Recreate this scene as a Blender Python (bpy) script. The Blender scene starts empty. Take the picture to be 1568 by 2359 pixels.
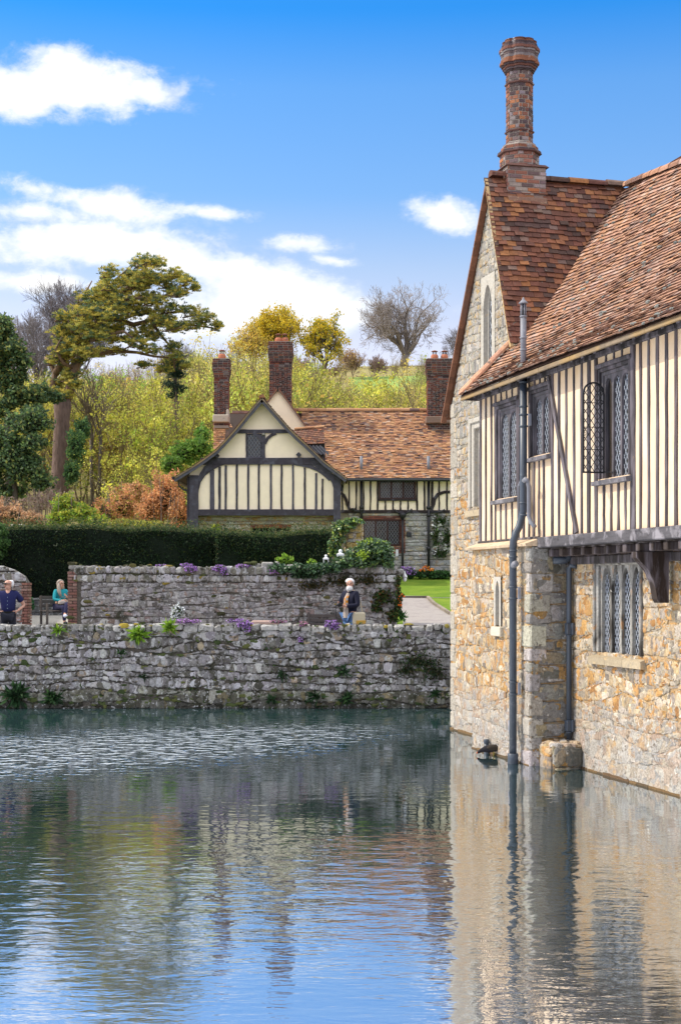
import bpy, math, random
import numpy as np
from mathutils import Vector, Matrix

# ------------------------------------------------------------------ basics
F_PX = 3400.0; CAM_H = 2.66; CX = 784.0; HZ = 1355.0
SC = bpy.context.scene
COL = SC.collection
rnd = random.Random(7)

def at(px, py, Y):
    return Vector(((px-CX)/F_PX*Y, Y, CAM_H-(py-HZ)/F_PX*Y))
def lin(c):
    c /= 255.0
    return c/12.92 if c <= .04045 else ((c+.055)/1.055)**2.4
def rgb(r, g, b): return (lin(r), lin(g), lin(b))
def clamp(x, a=0., b=1.): return a if x < a else b if x > b else x
def lerp(a, b, t): return a+(b-a)*t
def smooth(t):
    t = clamp(t); return t*t*(3-2*t)

# ------------------------------------------------------------------ mesh builder
class MB:
    def __init__(s): s.v = []; s.f = []; s.c = []; s.m = []
    def add(s, vs, fs, col=(1, 1, 1), mi=0):
        b = len(s.v)
        s.v.extend([tuple(p) for p in vs])
        s.f.extend([tuple(i+b for i in f) for f in fs])
        s.c.extend([col]*len(vs)); s.m.extend([mi]*len(fs))
    def hexa(s, p, col=(1, 1, 1), mi=0):
        s.add(p, [(0, 3, 2, 1), (4, 5, 6, 7), (0, 1, 5, 4), (1, 2, 6, 5), (2, 3, 7, 6), (3, 0, 4, 7)], col, mi)
    def box(s, lo, hi, col=(1, 1, 1), mi=0):
        x0, y0, z0 = lo; x1, y1, z1 = hi
        s.hexa([(x0, y0, z0), (x1, y0, z0), (x1, y1, z0), (x0, y1, z0), (x0, y0, z1), (x1, y0, z1), (x1, y1, z1), (x0, y1, z1)], col, mi)
    def bbox(s, lo, hi, b=.01, col=(1, 1, 1), mi=0):
        # box with chamfered edges: 24 verts
        lo = list(lo); hi = list(hi); c = [(a+d)/2 for a, d in zip(lo, hi)]; h = [abs(d-a)/2 for a, d in zip(lo, hi)]
        b = min(b, min(h)*.45)
        vs = []; idx = {}
        for sx in (-1, 1):
            for sy in (-1, 1):
                for sz in (-1, 1):
                    for ax in range(3):
                        p = [c[0]+sx*(h[0]-b), c[1]+sy*(h[1]-b), c[2]+sz*(h[2]-b)]
                        p[ax] += (sx, sy, sz)[ax]*b
                        idx[(sx, sy, sz, ax)] = len(vs); vs.append(p)
        fs = []
        for ax in range(3):
            o = [i for i in range(3) if i != ax]
            for sg in (-1, 1):
                q = []
                for a, d in ((-1, -1), (1, -1), (1, 1), (-1, 1)):
                    k = [0, 0, 0]; k[ax] = sg; k[o[0]] = a; k[o[1]] = d; q.append(idx[(*k, ax)])
                fs.append(tuple(q))
            for a in (-1, 1):
                for d in (-1, 1):
                    k0 = [0, 0, 0]; k0[ax] = -1; k0[o[0]] = a; k0[o[1]] = d
                    k1 = list(k0); k1[ax] = 1
                    fs.append((idx[(*k0, o[0])], idx[(*k1, o[0])], idx[(*k1, o[1])], idx[(*k0, o[1])]))
        for sx in (-1, 1):
            for sy in (-1, 1):
                for sz in (-1, 1): fs.append(tuple(idx[(sx, sy, sz, a)] for a in range(3)))
        s.add(vs, fs, col, mi)
    def bar(s, p0, p1, w, h, up=(0, 0, 1), col=(1, 1, 1), mi=0):
        p0 = Vector(p0); p1 = Vector(p1); d = (p1-p0).normalized(); up = Vector(up)
        x = d.cross(up).normalized()*(w/2); y = x.cross(d).normalized()*(h/2)
        s.hexa([p0-x-y, p0+x-y, p0+x+y, p0-x+y, p1-x-y, p1+x-y, p1+x+y, p1-x+y], col, mi)
    def ribbon(s, pts, w, h, up, col=(1, 1, 1), mi=0):
        # rectangular section swept along a polyline; w across (perp to up), h along up. w may be a list
        pts = [Vector(p) for p in pts]; up = Vector(up).normalized(); n = len(pts); b = len(s.v); vs = []
        for i, p in enumerate(pts):
            t = (pts[min(i+1, n-1)]-pts[max(i-1, 0)]).normalized()
            x = t.cross(up).normalized()*((w[i] if isinstance(w, (list, tuple)) else w)/2); y = up*(h/2)
            vs += [p-x-y, p+x-y, p+x+y, p-x+y]
        fs = [(0, 3, 2, 1), (4*n-4, 4*n-3, 4*n-2, 4*n-1)]
        for i in range(n-1):
            for k in range(4): fs.append((4*i+k, 4*i+(k+1) % 4, 4*i+4+(k+1) % 4, 4*i+4+k))
        s.add(vs, fs, col, mi)
    def tube(s, pts, rad, n=8, col=(1, 1, 1), mi=0, cap=True):
        pts = [Vector(p) for p in pts]; N = len(pts); vs = []; fs = []
        if not isinstance(rad, (list, tuple)): rad = [rad]*N
        t = (pts[1]-pts[0]).normalized(); a = Vector((1, 0, 0)) if abs(t.x) < .8 else Vector((0, 1, 0))
        x = t.cross(a).normalized()
        for i, p in enumerate(pts):
            t = (pts[min(i+1, N-1)]-pts[max(i-1, 0)])
            if t.length < 1e-9: t = Vector((0, 0, 1))
            t.normalize(); x = (x-t*x.dot(t)).normalized(); y = t.cross(x)
            for k in range(n):
                an = 2*math.pi*k/n; vs.append(p+(x*math.cos(an)+y*math.sin(an))*rad[i])
        for i in range(N-1):
            for k in range(n): fs.append((i*n+k, i*n+(k+1) % n, i*n+n+(k+1) % n, i*n+n+k))
        if cap: fs.append(tuple(range(n))[::-1]); fs.append(tuple(range(N*n-n, N*n)))
        s.add(vs, fs, col, mi)
    def lathe(s, c, prof, n=16, col=(1, 1, 1), mi=0, rot=0., sx=1., sy=1.):
        vs = []; fs = []
        for r, z in prof:
            for k in range(n):
                a = 2*math.pi*k/n+rot; vs.append((c[0]+r*math.cos(a)*sx, c[1]+r*math.sin(a)*sy, c[2]+z))
        m = len(prof)
        for i in range(m-1):
            for k in range(n): fs.append((i*n+k, i*n+(k+1) % n, i*n+n+(k+1) % n, i*n+n+k))
        fs.append(tuple(range(n))[::-1]); fs.append(tuple(range(m*n-n, m*n)))
        s.add(vs, fs, col, mi)
    def prism(s, poly, vec, col=(1, 1, 1), mi=0):
        p = [Vector(q) for q in poly]; vec = Vector(vec); n = len(p)
        s.add(p+[q+vec for q in p], [tuple(range(n))[::-1], tuple(range(n, 2*n))]+[(i, (i+1) % n, n+(i+1) % n, n+i) for i in range(n)], col, mi)
    def ball(s, c, r, n=8, m=6, col=(1, 1, 1), mi=0, jit=0., rg=rnd):
        if not isinstance(r, (tuple, list)): r = (r, r, r)
        vs = [(c[0], c[1], c[2]-r[2])]; fs = []
        for i in range(1, m):
            th = math.pi*i/m
            for k in range(n):
                a = 2*math.pi*k/n; q = 1+rg.uniform(-jit, jit)
                vs.append((c[0]+r[0]*q*math.sin(th)*math.cos(a), c[1]+r[1]*q*math.sin(th)*math.sin(a), c[2]-r[2]*q*math.cos(th)))
        vs.append((c[0], c[1], c[2]+r[2])); L = len(vs)-1
        for k in range(n):
            fs.append((0, 1+(k+1) % n, 1+k)); fs.append((L, L-n+k, L-n+(k+1) % n))
        for i in range(m-2):
            for k in range(n): fs.append((1+i*n+k, 1+i*n+(k+1) % n, 1+i*n+n+(k+1) % n, 1+i*n+n+k))
        s.add(vs, fs, col, mi)
    def build(s, name, mat, parent=None, sm=False):
        me = bpy.data.meshes.new(name)
        me.from_pydata(s.v, [], s.f)
        mats = mat if isinstance(mat, (list, tuple)) else [mat]
        for m in mats: me.materials.append(m)
        if len(mats) > 1: me.polygons.foreach_set('material_index', s.m)
        ca = me.color_attributes.new('Col', 'FLOAT_COLOR', 'POINT')
        arr = np.ones((len(s.v), 4), np.float32); arr[:, :3] = np.array(s.c, np.float32).reshape(-1, 3)
        ca.data.foreach_set('color', arr.ravel())
        if sm: me.polygons.foreach_set('use_smooth', [True]*len(me.polygons))
        me.update()
        o = bpy.data.objects.new(name, me); COL.objects.link(o)
        if parent: o.parent = parent
        return o

def fast_mesh(name, V, quads, cols, mat, parent=None):
    """V (n,3), quads (m,4) int, cols (n,3)"""
    me = bpy.data.meshes.new(name); n = len(V); m = len(quads)
    me.vertices.add(n); me.vertices.foreach_set('co', np.asarray(V, np.float32).ravel())
    me.loops.add(m*4); me.loops.foreach_set('vertex_index', np.asarray(quads, np.int32).ravel())
    me.polygons.add(m); me.polygons.foreach_set('loop_start', np.arange(0, 4*m, 4, dtype=np.int32))
    try: me.polygons.foreach_set('loop_total', np.full(m, 4, np.int32))
    except Exception: pass
    ca = me.color_attributes.new('Col', 'FLOAT_COLOR', 'POINT')
    arr = np.ones((n, 4), np.float32); arr[:, :3] = cols; ca.data.foreach_set('color', arr.ravel())
    me.materials.append(mat); me.update(calc_edges=True); me.validate()
    o = bpy.data.objects.new(name, me); COL.objects.link(o)
    if parent: o.parent = parent
    return o

def leaf_quads(C, size, cols, rng, asp=.55, up=0., axis=None, droop=0.):
    """leaf quads round centres C (n,3): returns V, Q, colours"""
    n = len(C); C = np.asarray(C, float)
    d = rng.normal(size=(n, 3)) if axis is None else np.asarray(axis, float)+rng.normal(size=(n, 3))*.35
    d[:, 2] += droop; d /= np.linalg.norm(d, axis=1)[:, None]+1e-9
    nn = rng.normal(size=(n, 3)); nn[:, 2] += up
    b = np.cross(d, nn); b /= np.linalg.norm(b, axis=1)[:, None]+1e-9
    s = np.asarray(size)*np.ones(n)*rng.uniform(.7, 1.3, n)
    L = d*s[:, None]; W = b*(s*asp*.5)[:, None]
    V = np.empty((n, 4, 3)); V[:, 0] = C-L*.5; V[:, 1] = C+W-L*.05; V[:, 2] = C+L*.5; V[:, 3] = C-W-L*.05
    Q = np.arange(4*n).reshape(n, 4)
    return V.reshape(-1, 3), Q, np.repeat(np.asarray(cols, float), 4, axis=0)

def pick_cols(pal, n, rng, var=.18):
    P = np.array([p[:3] for p in pal]); w = np.array([p[3] if len(p) > 3 else 1. for p in pal]); w = w/w.sum()
    c = P[rng.choice(len(P), n, p=w)]
    return c*rng.uniform(1-var, 1+var, (n, 1))

# ------------------------------------------------------------------ scene tree
def thing(name, label, cat, loc=(0, 0, 0), rotz=0., group=None):
    o = bpy.data.objects.new(name, None); COL.objects.link(o); o.empty_display_size = .2
    o.location = loc; o.rotation_euler = (0, 0, rotz); o['label'] = label; o['category'] = cat
    if group: o['group'] = group
    return o
def tag(o, label, cat, group=None):
    o['label'] = label; o['category'] = cat
    if group: o['group'] = group
    return o
def kind(o, k): o['kind'] = k; return o
def dup(root, loc, rotz, label, group=None, scale=1.):
    r = root.copy(); COL.objects.link(r); r.location = loc; r.rotation_euler = (0, 0, rotz); r.scale = (scale,)*3
    r['label'] = label
    if group: r['group'] = group
    for ch in list(root.children):
        c = ch.copy(); COL.objects.link(c); c.parent = r
        for g in ch.children:
            d = g.copy(); COL.objects.link(d); d.parent = c
    return r

# ------------------------------------------------------------------ materials
class NT:
    def __init__(s, tree): s.t = tree
    def n(s, typ, **kw):
        nd = s.t.nodes.new(typ)
        for k, v in kw.items():
            if k.startswith('i_'): nd.inputs[k[2:].replace('_', ' ')].default_value = v
            else: setattr(nd, k, v)
        return nd
    def l(s, a, b): s.t.links.new(a, b)
    def val(s, nd, i, v):
        if hasattr(v, 'links') or hasattr(v, 'is_linked'): s.l(v, nd.inputs[i])
        else: nd.inputs[i].default_value = v
    def math(s, op, a, b=0., c=None, cl=False):
        nd = s.t.nodes.new('ShaderNodeMath'); nd.operation = op; nd.use_clamp = cl
        s.val(nd, 0, a); s.val(nd, 1, b)
        if c is not None: s.val(nd, 2, c)
        return nd.outputs[0]
    def mix(s, f, a, b, bt='MIX'):
        nd = s.t.nodes.new('ShaderNodeMix'); nd.data_type = 'RGBA'; nd.blend_type = bt
        s.val(nd, 0, f)
        for i, v in ((6, a), (7, b)):
            if isinstance(v, tuple): v = (*v[:3], 1.)
            s.val(nd, i, v)
        return nd.outputs[2]
    def ramp(s, f, pts):
        nd = s.t.nodes.new('ShaderNodeValToRGB'); cr = nd.color_ramp
        while len(cr.elements) < len(pts): cr.elements.new(.5)
        for e, (p, c) in zip(cr.elements, pts):
            e.position = p; e.color = (*c[:3], 1) if isinstance(c, tuple) else (c, c, c, 1)
        s.l(f, nd.inputs[0]); return nd.outputs[0]
    def noise(s, vec, scale, detail=4, rough=.55, dist=0.):
        nd = s.t.nodes.new('ShaderNodeTexNoise')
        nd.inputs['Scale'].default_value = scale; nd.inputs['Detail'].default_value = detail
        nd.inputs['Roughness'].default_value = rough; nd.inputs['Distortion'].default_value = dist
        if vec is not None: s.l(vec, nd.inputs['Vector'])
        return nd.outputs[0]
    def mapping(s, vec, scale=(1, 1, 1), loc=(0, 0, 0), rot=(0, 0, 0)):
        nd = s.t.nodes.new('ShaderNodeMapping'); s.l(vec, nd.inputs[0])
        nd.inputs['Scale'].default_value = scale; nd.inputs['Location'].default_value = loc; nd.inputs['Rotation'].default_value = rot
        return nd.outputs[0]

def new_mat(name):
    m = bpy.data.materials.new(name); m.use_nodes = True; t = m.node_tree; t.nodes.clear()
    N = NT(t); out = N.n('ShaderNodeOutputMaterial'); return m, N, out

def surf_mat(name, base=(1, 1, 1), rough=.85, attr=True, grain=(18, .35), stains=(), bump=(25, .25, .01), spec=.25, stretch=(1, 1, 1), metal=0.):
    """base colour x per-piece tint x fine grain; stains = [(scale, lo, hi, colour, stretch)]"""
    m, N, out = new_mat(name)
    tc = N.n('ShaderNodeTexCoord').outputs['Object']; v = N.mapping(tc, stretch)
    col = None
    if attr:
        a = N.n('ShaderNodeAttribute', attribute_name='Col').outputs['Color']
        col = N.mix(1., a, base, 'MULTIPLY')
    g = N.noise(v, grain[0], 6, .65)
    gr = N.ramp(g, [(.25, 1-grain[1]), (.75, 1+grain[1]*.6)])
    col = N.mix(1., col if col is not None else base, gr, 'MULTIPLY')
    for i, st in enumerate(stains):
        sc, lo, hi, c = st[:4]; sv = N.mapping(tc, st[4] if len(st) > 4 else (1, 1, 1), (i*3.7, i*1.3, i*2.1))
        f = N.ramp(N.noise(sv, sc, 5, .6, .3), [(lo, 0.), (hi, 1.)])
        col = N.mix(f, col, c)
    b = N.n('ShaderNodeBsdfPrincipled'); N.l(col, b.inputs['Base Color'])
    b.inputs['Roughness'].default_value = rough; b.inputs['Specular IOR Level'].default_value = spec; b.inputs['Metallic'].default_value = metal
    if bump:
        bn = N.n('ShaderNodeBump', i_Strength=bump[1], i_Distance=bump[2]); N.l(N.noise(v, bump[0], 5, .6), bn.inputs['Height']); N.l(bn.outputs[0], b.inputs['Normal'])
    N.l(b.outputs[0], out.inputs[0]); return m

def leaf_mat(name, trans=.42, rough=.55, spec=.2):
    m, N, out = new_mat(name)
    a = N.n('ShaderNodeAttribute', attribute_name='Col').outputs['Color']
    b = N.n('ShaderNodeBsdfPrincipled'); N.l(a, b.inputs['Base Color']); b.inputs['Roughness'].default_value = rough; b.inputs['Specular IOR Level'].default_value = spec
    t = N.n('ShaderNodeBsdfTranslucent'); N.l(a, t.inputs[0])
    mx = N.n('ShaderNodeMixShader'); mx.inputs[0].default_value = trans
    N.l(b.outputs[0], mx.inputs[1]); N.l(t.outputs[0], mx.inputs[2]); N.l(mx.outputs[0], out.inputs[0]); return m

def glass_mat(name, col=(.02, .025, .035), rough=.06, wob=.6):
    # old leaded glass in front of a dark room: dark body with a bright sky reflection
    m, N, out = new_mat(name)
    b = N.n('ShaderNodeBsdfPrincipled'); b.inputs['Base Color'].default_value = (*col, 1)
    b.inputs['Roughness'].default_value = rough; b.inputs['Specular IOR Level'].default_value = .7
    tc = N.n('ShaderNodeTexCoord').outputs['Object']
    bn = N.n('ShaderNodeBump', i_Strength=wob, i_Distance=.02); N.l(N.noise(tc, 9, 2), bn.inputs['Height']); N.l(bn.outputs[0], b.inputs['Normal'])
    N.l(b.outputs[0], out.inputs[0]); return m

M = {}
M['moat_stone'] = surf_mat('moat_stone', grain=(22, .5), stains=[(2.0, .56, .68, (.045, .045, .03)), (8, .56, .66, (.05, .045, .035)), (15, .58, .68, (.46, .46, .47))], bump=(30, .6, .02))
M['mortar_dark'] = surf_mat('mortar_dark', base=(.115, .10, .085), attr=False, grain=(30, .5), stains=[(3, .5, .7, (.035, .045, .02))], bump=(40, .8, .03))
M['house_stone'] = surf_mat('house_stone', grain=(28, .5), stains=[(16, .565, .67, (.13, .105, .08)), (2.3, .60, .78, (.22, .20, .185), (1, 1, .45)), (12, .62, .72, (.58, .55, .50)), (3, .60, .78, (.50, .30, .10))], bump=(34, .7, .025))
M['mortar_buff'] = surf_mat('mortar_buff', base=(.42, .28, .145), attr=False, grain=(26, .4), stains=[(7, .5, .65, (.40, .36, .3))], bump=(40, .8, .03))
M['gable_stone'] = surf_mat('gable_stone', grain=(26, .4), stains=[(14, .62, .72, (.15, .13, .1)), (4, .6, .8, (.46, .33, .16))], bump=(34, .7, .025))
M['mortar_grey'] = surf_mat('mortar_grey', base=(.27, .24, .19), attr=False, grain=(26, .4), bump=(40, .8, .03))
M['dressed'] = surf_mat('dressed', base=(.43, .405, .36), grain=(30, .3), stains=[(6, .58, .75, (.20, .18, .16)), (9, .62, .72, (.50, .36, .2))], bump=(40, .35, .01))
M['dressed_worn'] = surf_mat('dressed_worn', base=(.34, .33, .31), grain=(30, .4), stains=[(4, .42, .60, (.05, .045, .04), (1, 1, .3)), (10, .60, .7, (.36, .19, .08), (1, 1, .4)), (14, .64, .70, (.5, .5, .48))], bump=(40, .5, .015))
M['tile'] = surf_mat('tile', grain=(24, .35), stains=[(1.1, .55, .75, (.16, .085, .065)), (11, .66, .73, (.16, .17, .15))], bump=(40, .4, .008))
M['tile_lichen'] = surf_mat('tile_lichen', grain=(20, .35), stains=[(1.6, .52, .75, (.26, .16, .13)), (6, .60, .72, (.17, .155, .15)), (.7, .55, .8, (.40, .24, .17))], bump=(40, .4, .008))
M['ridge_tile'] = surf_mat('ridge_tile', grain=(18, .4), stains=[(7, .60, .72, (.1, .08, .07))], bump=(30, .4, .01))
M['brick'] = surf_mat('brick', grain=(40, .35), stains=[(5, .64, .72, (.42, .40, .40)), (3, .66, .74, (.5, .32, .04))], bump=(50, .5, .01))
M['brick_far'] = surf_mat('brick_far', grain=(30, .35), stains=[(4, .66, .75, (.32, .28, .27))], bump=(50, .5, .01))
M['brick_mortar'] = surf_mat('brick_mortar', base=(.30, .26, .23), attr=False, grain=(40, .4), bump=(50, .5, .01))
M['plaster'] = surf_mat('plaster', base=(.69, .52, .36), attr=True, grain=(5, .10), stains=[(2.2, .48, .74, (.72, .62, .49), (1, 1, .35)), (3.5, .60, .78, (.68, .46, .24), (1, 1, .3)), (1.7, .62, .8, (.60, .50, .40), (1, 1, .2)), (24, .68, .74, (.5, .38, .25), (1, 1, .15))], bump=(30, .15, .008))
M['plaster_far'] = surf_mat('plaster_far', base=(.98, .83, .62), attr=False, grain=(3, .08), stains=[(1.2, .55, .85, (.88, .74, .55), (1, 1, .4))], bump=(30, .1, .008))
M['timber'] = surf_mat('timber', grain=(16, .45), stretch=(1, 1, .12), stains=[(7, .44, .70, (.17, .15, .175), (1, 1, .2)), (12, .68, .74, (.26, .17, .09), (1, 1, .3))], bump=(22, .6, .012))
M['timber_h'] = surf_mat('timber_h', grain=(14, .5), stretch=(.15, 1, 1), stains=[(5, .50, .66, (.25, .235, .26), (1, 1, 1)), (9, .60, .7, (.03, .028, .03))], bump=(22, .6, .012))
M['timber_far'] = surf_mat('timber_far', grain=(12, .4), stretch=(.6, .6, .6), stains=[(4, .52, .72, (.11, .11, .14))], bump=(22, .5, .012))
M['brown_wood'] = surf_mat('brown_wood', base=(.05, .022, .02), attr=False, grain=(14, .3), bump=None, rough=.6)
M['eave_board'] = surf_mat('eave_board', base=(.22, .17, .12), attr=False, grain=(14, .4), stretch=(.3, 1, 1), stains=[(1.1, .40, .75, (.36, .23, .09))], bump=(20, .4, .01))
M['lead'] = surf_mat('lead', base=(.20, .21, .25), grain=(9, .3), stains=[(7, .58, .75, (.40, .38, .42)), (4, .6, .8, (.11, .11, .13))], rough=.55, spec=.4, bump=(14, .2, .01), stretch=(1, 1, .4))
M['pipe_blue'] = surf_mat('pipe_blue', base=(.045, .06, .085), grain=(9, .25), stains=[(6, .6, .75, (.13, .15, .18))], rough=.42, spec=.5, bump=(14, .1, .01), stretch=(1, 1, .4))
M['pipe_black'] = surf_mat('pipe_black', base=(.018, .018, .022), attr=False, grain=(9, .2), rough=.45, spec=.5, bump=None)
M['came'] = surf_mat('came', base=(.46, .50, .58), attr=False, grain=(12, .3), rough=.4, spec=.6, bump=None)
M['came_dark'] = surf_mat('came_dark', base=(.02, .02, .024), attr=False, grain=(12, .2), rough=.45, bump=None)
M['came_far'] = surf_mat('came_far', base=(.22, .24, .27), attr=False, grain=(12, .2), rough=.5, bump=None)
M['glass'] = glass_mat('glass')
M['glass_far'] = glass_mat('glass_far', (.018, .02, .028), .08, .3)
M['dark'] = surf_mat('dark', base=(.012, .012, .013), attr=False, grain=(5, .2), bump=None, spec=.05)
M['white_paint'] = surf_mat('white_paint', base=(.78, .79, .82), attr=False, grain=(14, .12), rough=.5, bump=None)
M['bark'] = surf_mat('bark', grain=(9, .5), stretch=(1, 1, .3), bump=(9, 1., .06))
M['bark_thin'] = surf_mat('bark_thin', grain=(6, .3), bump=None)
M['leaf'] = leaf_mat('leaf')
M['needle'] = leaf_mat('needle', .36, .6, .15)
M['gloss_leaf'] = leaf_mat('gloss_leaf', .12, .34, .5)
M['petal'] = leaf_mat('petal', .3, .7, .1)
M['wood_bench'] = surf_mat('wood_bench', base=(.10, .085, .08), attr=False, grain=(9, .3), bump=(15, .3, .01))
M['pink_slab'] = surf_mat('pink_slab', base=(.5, .36, .31), attr=False, grain=(15, .25), bump=(25, .3, .01))
M['skin'] = surf_mat('skin', base=(.50, .28, .21), attr=False, grain=(8, .08), rough=.55, bump=None)
M['cloth'] = surf_mat('cloth', grain=(60, .15), rough=.9, bump=(30, .25, .01))
M['hair'] = surf_mat('hair', grain=(60, .3), rough=.7, bump=(50, .5, .01))
M['moss'] = surf_mat('moss', grain=(40, .4), rough=.95, bump=(50, .8, .02))

def clear_glass():
    m, N, out = new_mat('clear_glass')
    tr = N.n('ShaderNodeBsdfTransparent'); tr.inputs[0].default_value = (.80, .84, .88, 1)
    g = N.n('ShaderNodeBsdfGlossy'); g.inputs['Roughness'].default_value = .05
    fr = N.n('ShaderNodeFresnel', i_IOR=1.5); mx = N.n('ShaderNodeMixShader')
    N.l(fr.outputs[0], mx.inputs[0]); N.l(tr.outputs[0], mx.inputs[1]); N.l(g.outputs[0], mx.inputs[2]); N.l(mx.outputs[0], out.inputs[0]); return m
M['clear_glass'] = clear_glass()

# ------------------------------------------------------------------ walls of stones, bricks, tiles
def clip_poly(poly, clip):
    """clip 2-D polygon by convex counter-clockwise polygon"""
    out = poly
    for i in range(len(clip)):
        a = clip[i]; b = clip[(i+1) % len(clip)]; inp = out; out = []
        if not inp: return []
        def side(p): return (b[0]-a[0])*(p[1]-a[1])-(b[1]-a[1])*(p[0]-a[0])
        for j in range(len(inp)):
            p = inp[j]; q = inp[(j+1) % len(inp)]; sp, sq = side(p), side(q)
            if sp >= 0: out.append(p)
            if (sp >= 0) != (sq >= 0):
                t = sp/(sp-sq); out.append((p[0]+(q[0]-p[0])*t, p[1]+(q[1]-p[1])*t))
    return out

def pal_fn(pal, var=.15):
    ws = [p[3] for p in pal]
    def f(rg, u, v):
        c = rg.choices(pal, ws)[0]; k = rg.uniform(1-var, 1+var)
        return (c[0]*k, c[1]*k*rg.uniform(.97, 1.03), c[2]*k*rg.uniform(.94, 1.06))
    return f

def wall_plane(mb, P, u0, u1, v0, v1, holes=(), clip=None, w=0., col=(1, 1, 1), mi=0, reveal=0., rmi=0):
    us = sorted({u0, u1, *[h[0] for h in holes], *[h[1] for h in holes]}); vs = sorted({v0, v1, *[h[2] for h in holes], *[h[3] for h in holes]})
    us = [u for u in us if u0 <= u <= u1]; vs = [v for v in vs if v0 <= v <= v1]
    for a, b in zip(us, us[1:]):
        for c, d in zip(vs, vs[1:]):
            um, vm = (a+b)/2, (c+d)/2
            if any(h[0] < um < h[1] and h[2] < vm < h[3] for h in holes): continue
            q = [(a, c), (b, c), (b, d), (a, d)]
            if clip: q = clip_poly(q, clip)
            if len(q) >= 3: mb.add([P(x, y, w) for x, y in q], [tuple(range(len(q)))], col, mi)
    if reveal:
        for h in holes:
            q = [(h[0], h[2]), (h[1], h[2]), (h[1], h[3]), (h[0], h[3])]
            for i in range(4):
                a, b = q[i], q[(i+1) % 4]
                mb.add([P(*a, w), P(*b, w), P(*b, w-reveal), P(*a, w-reveal)], [(0, 1, 2, 3)], col, rmi)

def stones(mb, P, u0, u1, v0, v1, hr, wr, colf, rg, gap=.012, depth=.03, holes=(), clip=None, wave=.02, split=.12, mi=0, corner=.28, jit=.012, mask=None):
    must = sorted({v0, v1}|{h[2] for h in holes if v0 < h[2] < v1}|{h[3] for h in holes if v0 < h[3] < v1})
    br = []
    for a, b in zip(must, must[1:]):
        br.append((a, 0.)); v = a
        while True:
            f = (v-v0)/(v1-v0); v += rg.uniform(lerp(hr[0], hr[2], f) if len(hr) > 2 else hr[0], lerp(hr[1], hr[3], f) if len(hr) > 2 else hr[1])
            if v > b-hr[0]*.7: break
            br.append((v, wave))
    br.append((v1, 0.))
    ph = [[(rg.uniform(.5, 1.4), rg.uniform(0, 6.28), rg.uniform(.4, 1)) for _ in range(3)] for _ in br]
    def vy(i, u):
        v, a = br[i]
        return v+(a*sum(w*math.sin(f*u*2+p) for f, p, w in ph[i])/2 if a else 0.)
    for i in range(len(br)-1):
        lo, hi = br[i][0], br[i+1][0]; vm = (lo+hi)/2
        iv = [(u0, u1)]
        for h in holes:
            if h[2] < vm < h[3]:
                nv = []
                for a, b in iv:
                    if h[1] <= a or h[0] >= b: nv.append((a, b)); continue
                    if h[0] > a: nv.append((a, h[0]))
                    if h[1] < b: nv.append((h[1], b))
                iv = nv
        hh = hi-lo
        for a, b in iv:
            u = a
            while u < b-.02:
                w = rg.uniform(*wr)*(.6+.4*hh/max(hr[0], .01)) if hh < hr[1] else rg.uniform(*wr)
                if b-(u+w) < wr[0]*.6: w = b-u
                cells = [(u, u+w, 0., 1.)]
                if rg.random() < split and hh > hr[0]*1.3:
                    t = rg.uniform(.35, .65); cells = [(u, u+w, 0., t), (u, u+w, t, 1.)]
                for (ca, cb, t0, t1) in cells:
                    g = gap*rg.uniform(.6, 1.5)/2
                    def V(uu, t): return lerp(vy(i, uu), vy(i+1, uu), t)
                    gv = g*1.5; A = (ca+gv, V(ca, t0)+g); B = (cb-gv, V(cb, t0)+g); C_ = (cb-gv, V(cb, t1)-g); D = (ca+gv, V(ca, t1)-g)
                    if C_[1]-B[1] < .015 or D[1]-A[1] < .015 or cb-ca < .03: continue
                    q = [(p[0]+rg.uniform(-jit, jit), p[1]+rg.uniform(-jit, jit)) for p in (A, B, C_, D)]
                    md = min(cb-ca, D[1]-A[1]); poly = []
                    for k in range(4):
                        p = q[k]; pv = q[k-1]; nx = q[(k+1) % 4]; cc = md*corner*rg.uniform(.4, 1.2)
                        for o in (pv, nx):
                            L = math.hypot(o[0]-p[0], o[1]-p[1])+1e-6; poly.append((p[0]+(o[0]-p[0])/L*cc, p[1]+(o[1]-p[1])/L*cc))
                    if clip:
                        poly = clip_poly(poly, clip)
                        if len(poly) < 3: continue
                    cx = sum(p[0] for p in poly)/len(poly); cy = sum(p[1] for p in poly)/len(poly)
                    if mask and not mask(cx, cy): continue
                    n = len(poly); d = depth*rg.uniform(.35, 1.3); tx = rg.uniform(-.2, .2)*d/md; ty = rg.uniform(-.25, .25)*d/md
                    vs = []
                    for sc, w in ((1, -.01), (.93, d*.75), (.66, d)):
                        for x, y in poly:
                            x2 = cx+(x-cx)*sc; y2 = cy+(y-cy)*sc
                            vs.append(P(x2, y2, w+(tx*(x2-cx)+ty*(y2-cy) if w > 0 else 0)+(rg.uniform(-.12, .12)*d if w > 0 else 0)))
                    fs = [(r*n+k, r*n+(k+1) % n, r*n+n+(k+1) % n, r*n+n+k) for r in range(2) for k in range(n)]
                    fs.append(tuple(range(2*n, 3*n)))
                    mb.add(vs, fs, colf(rg, cx, cy), mi)
                u += w

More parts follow.
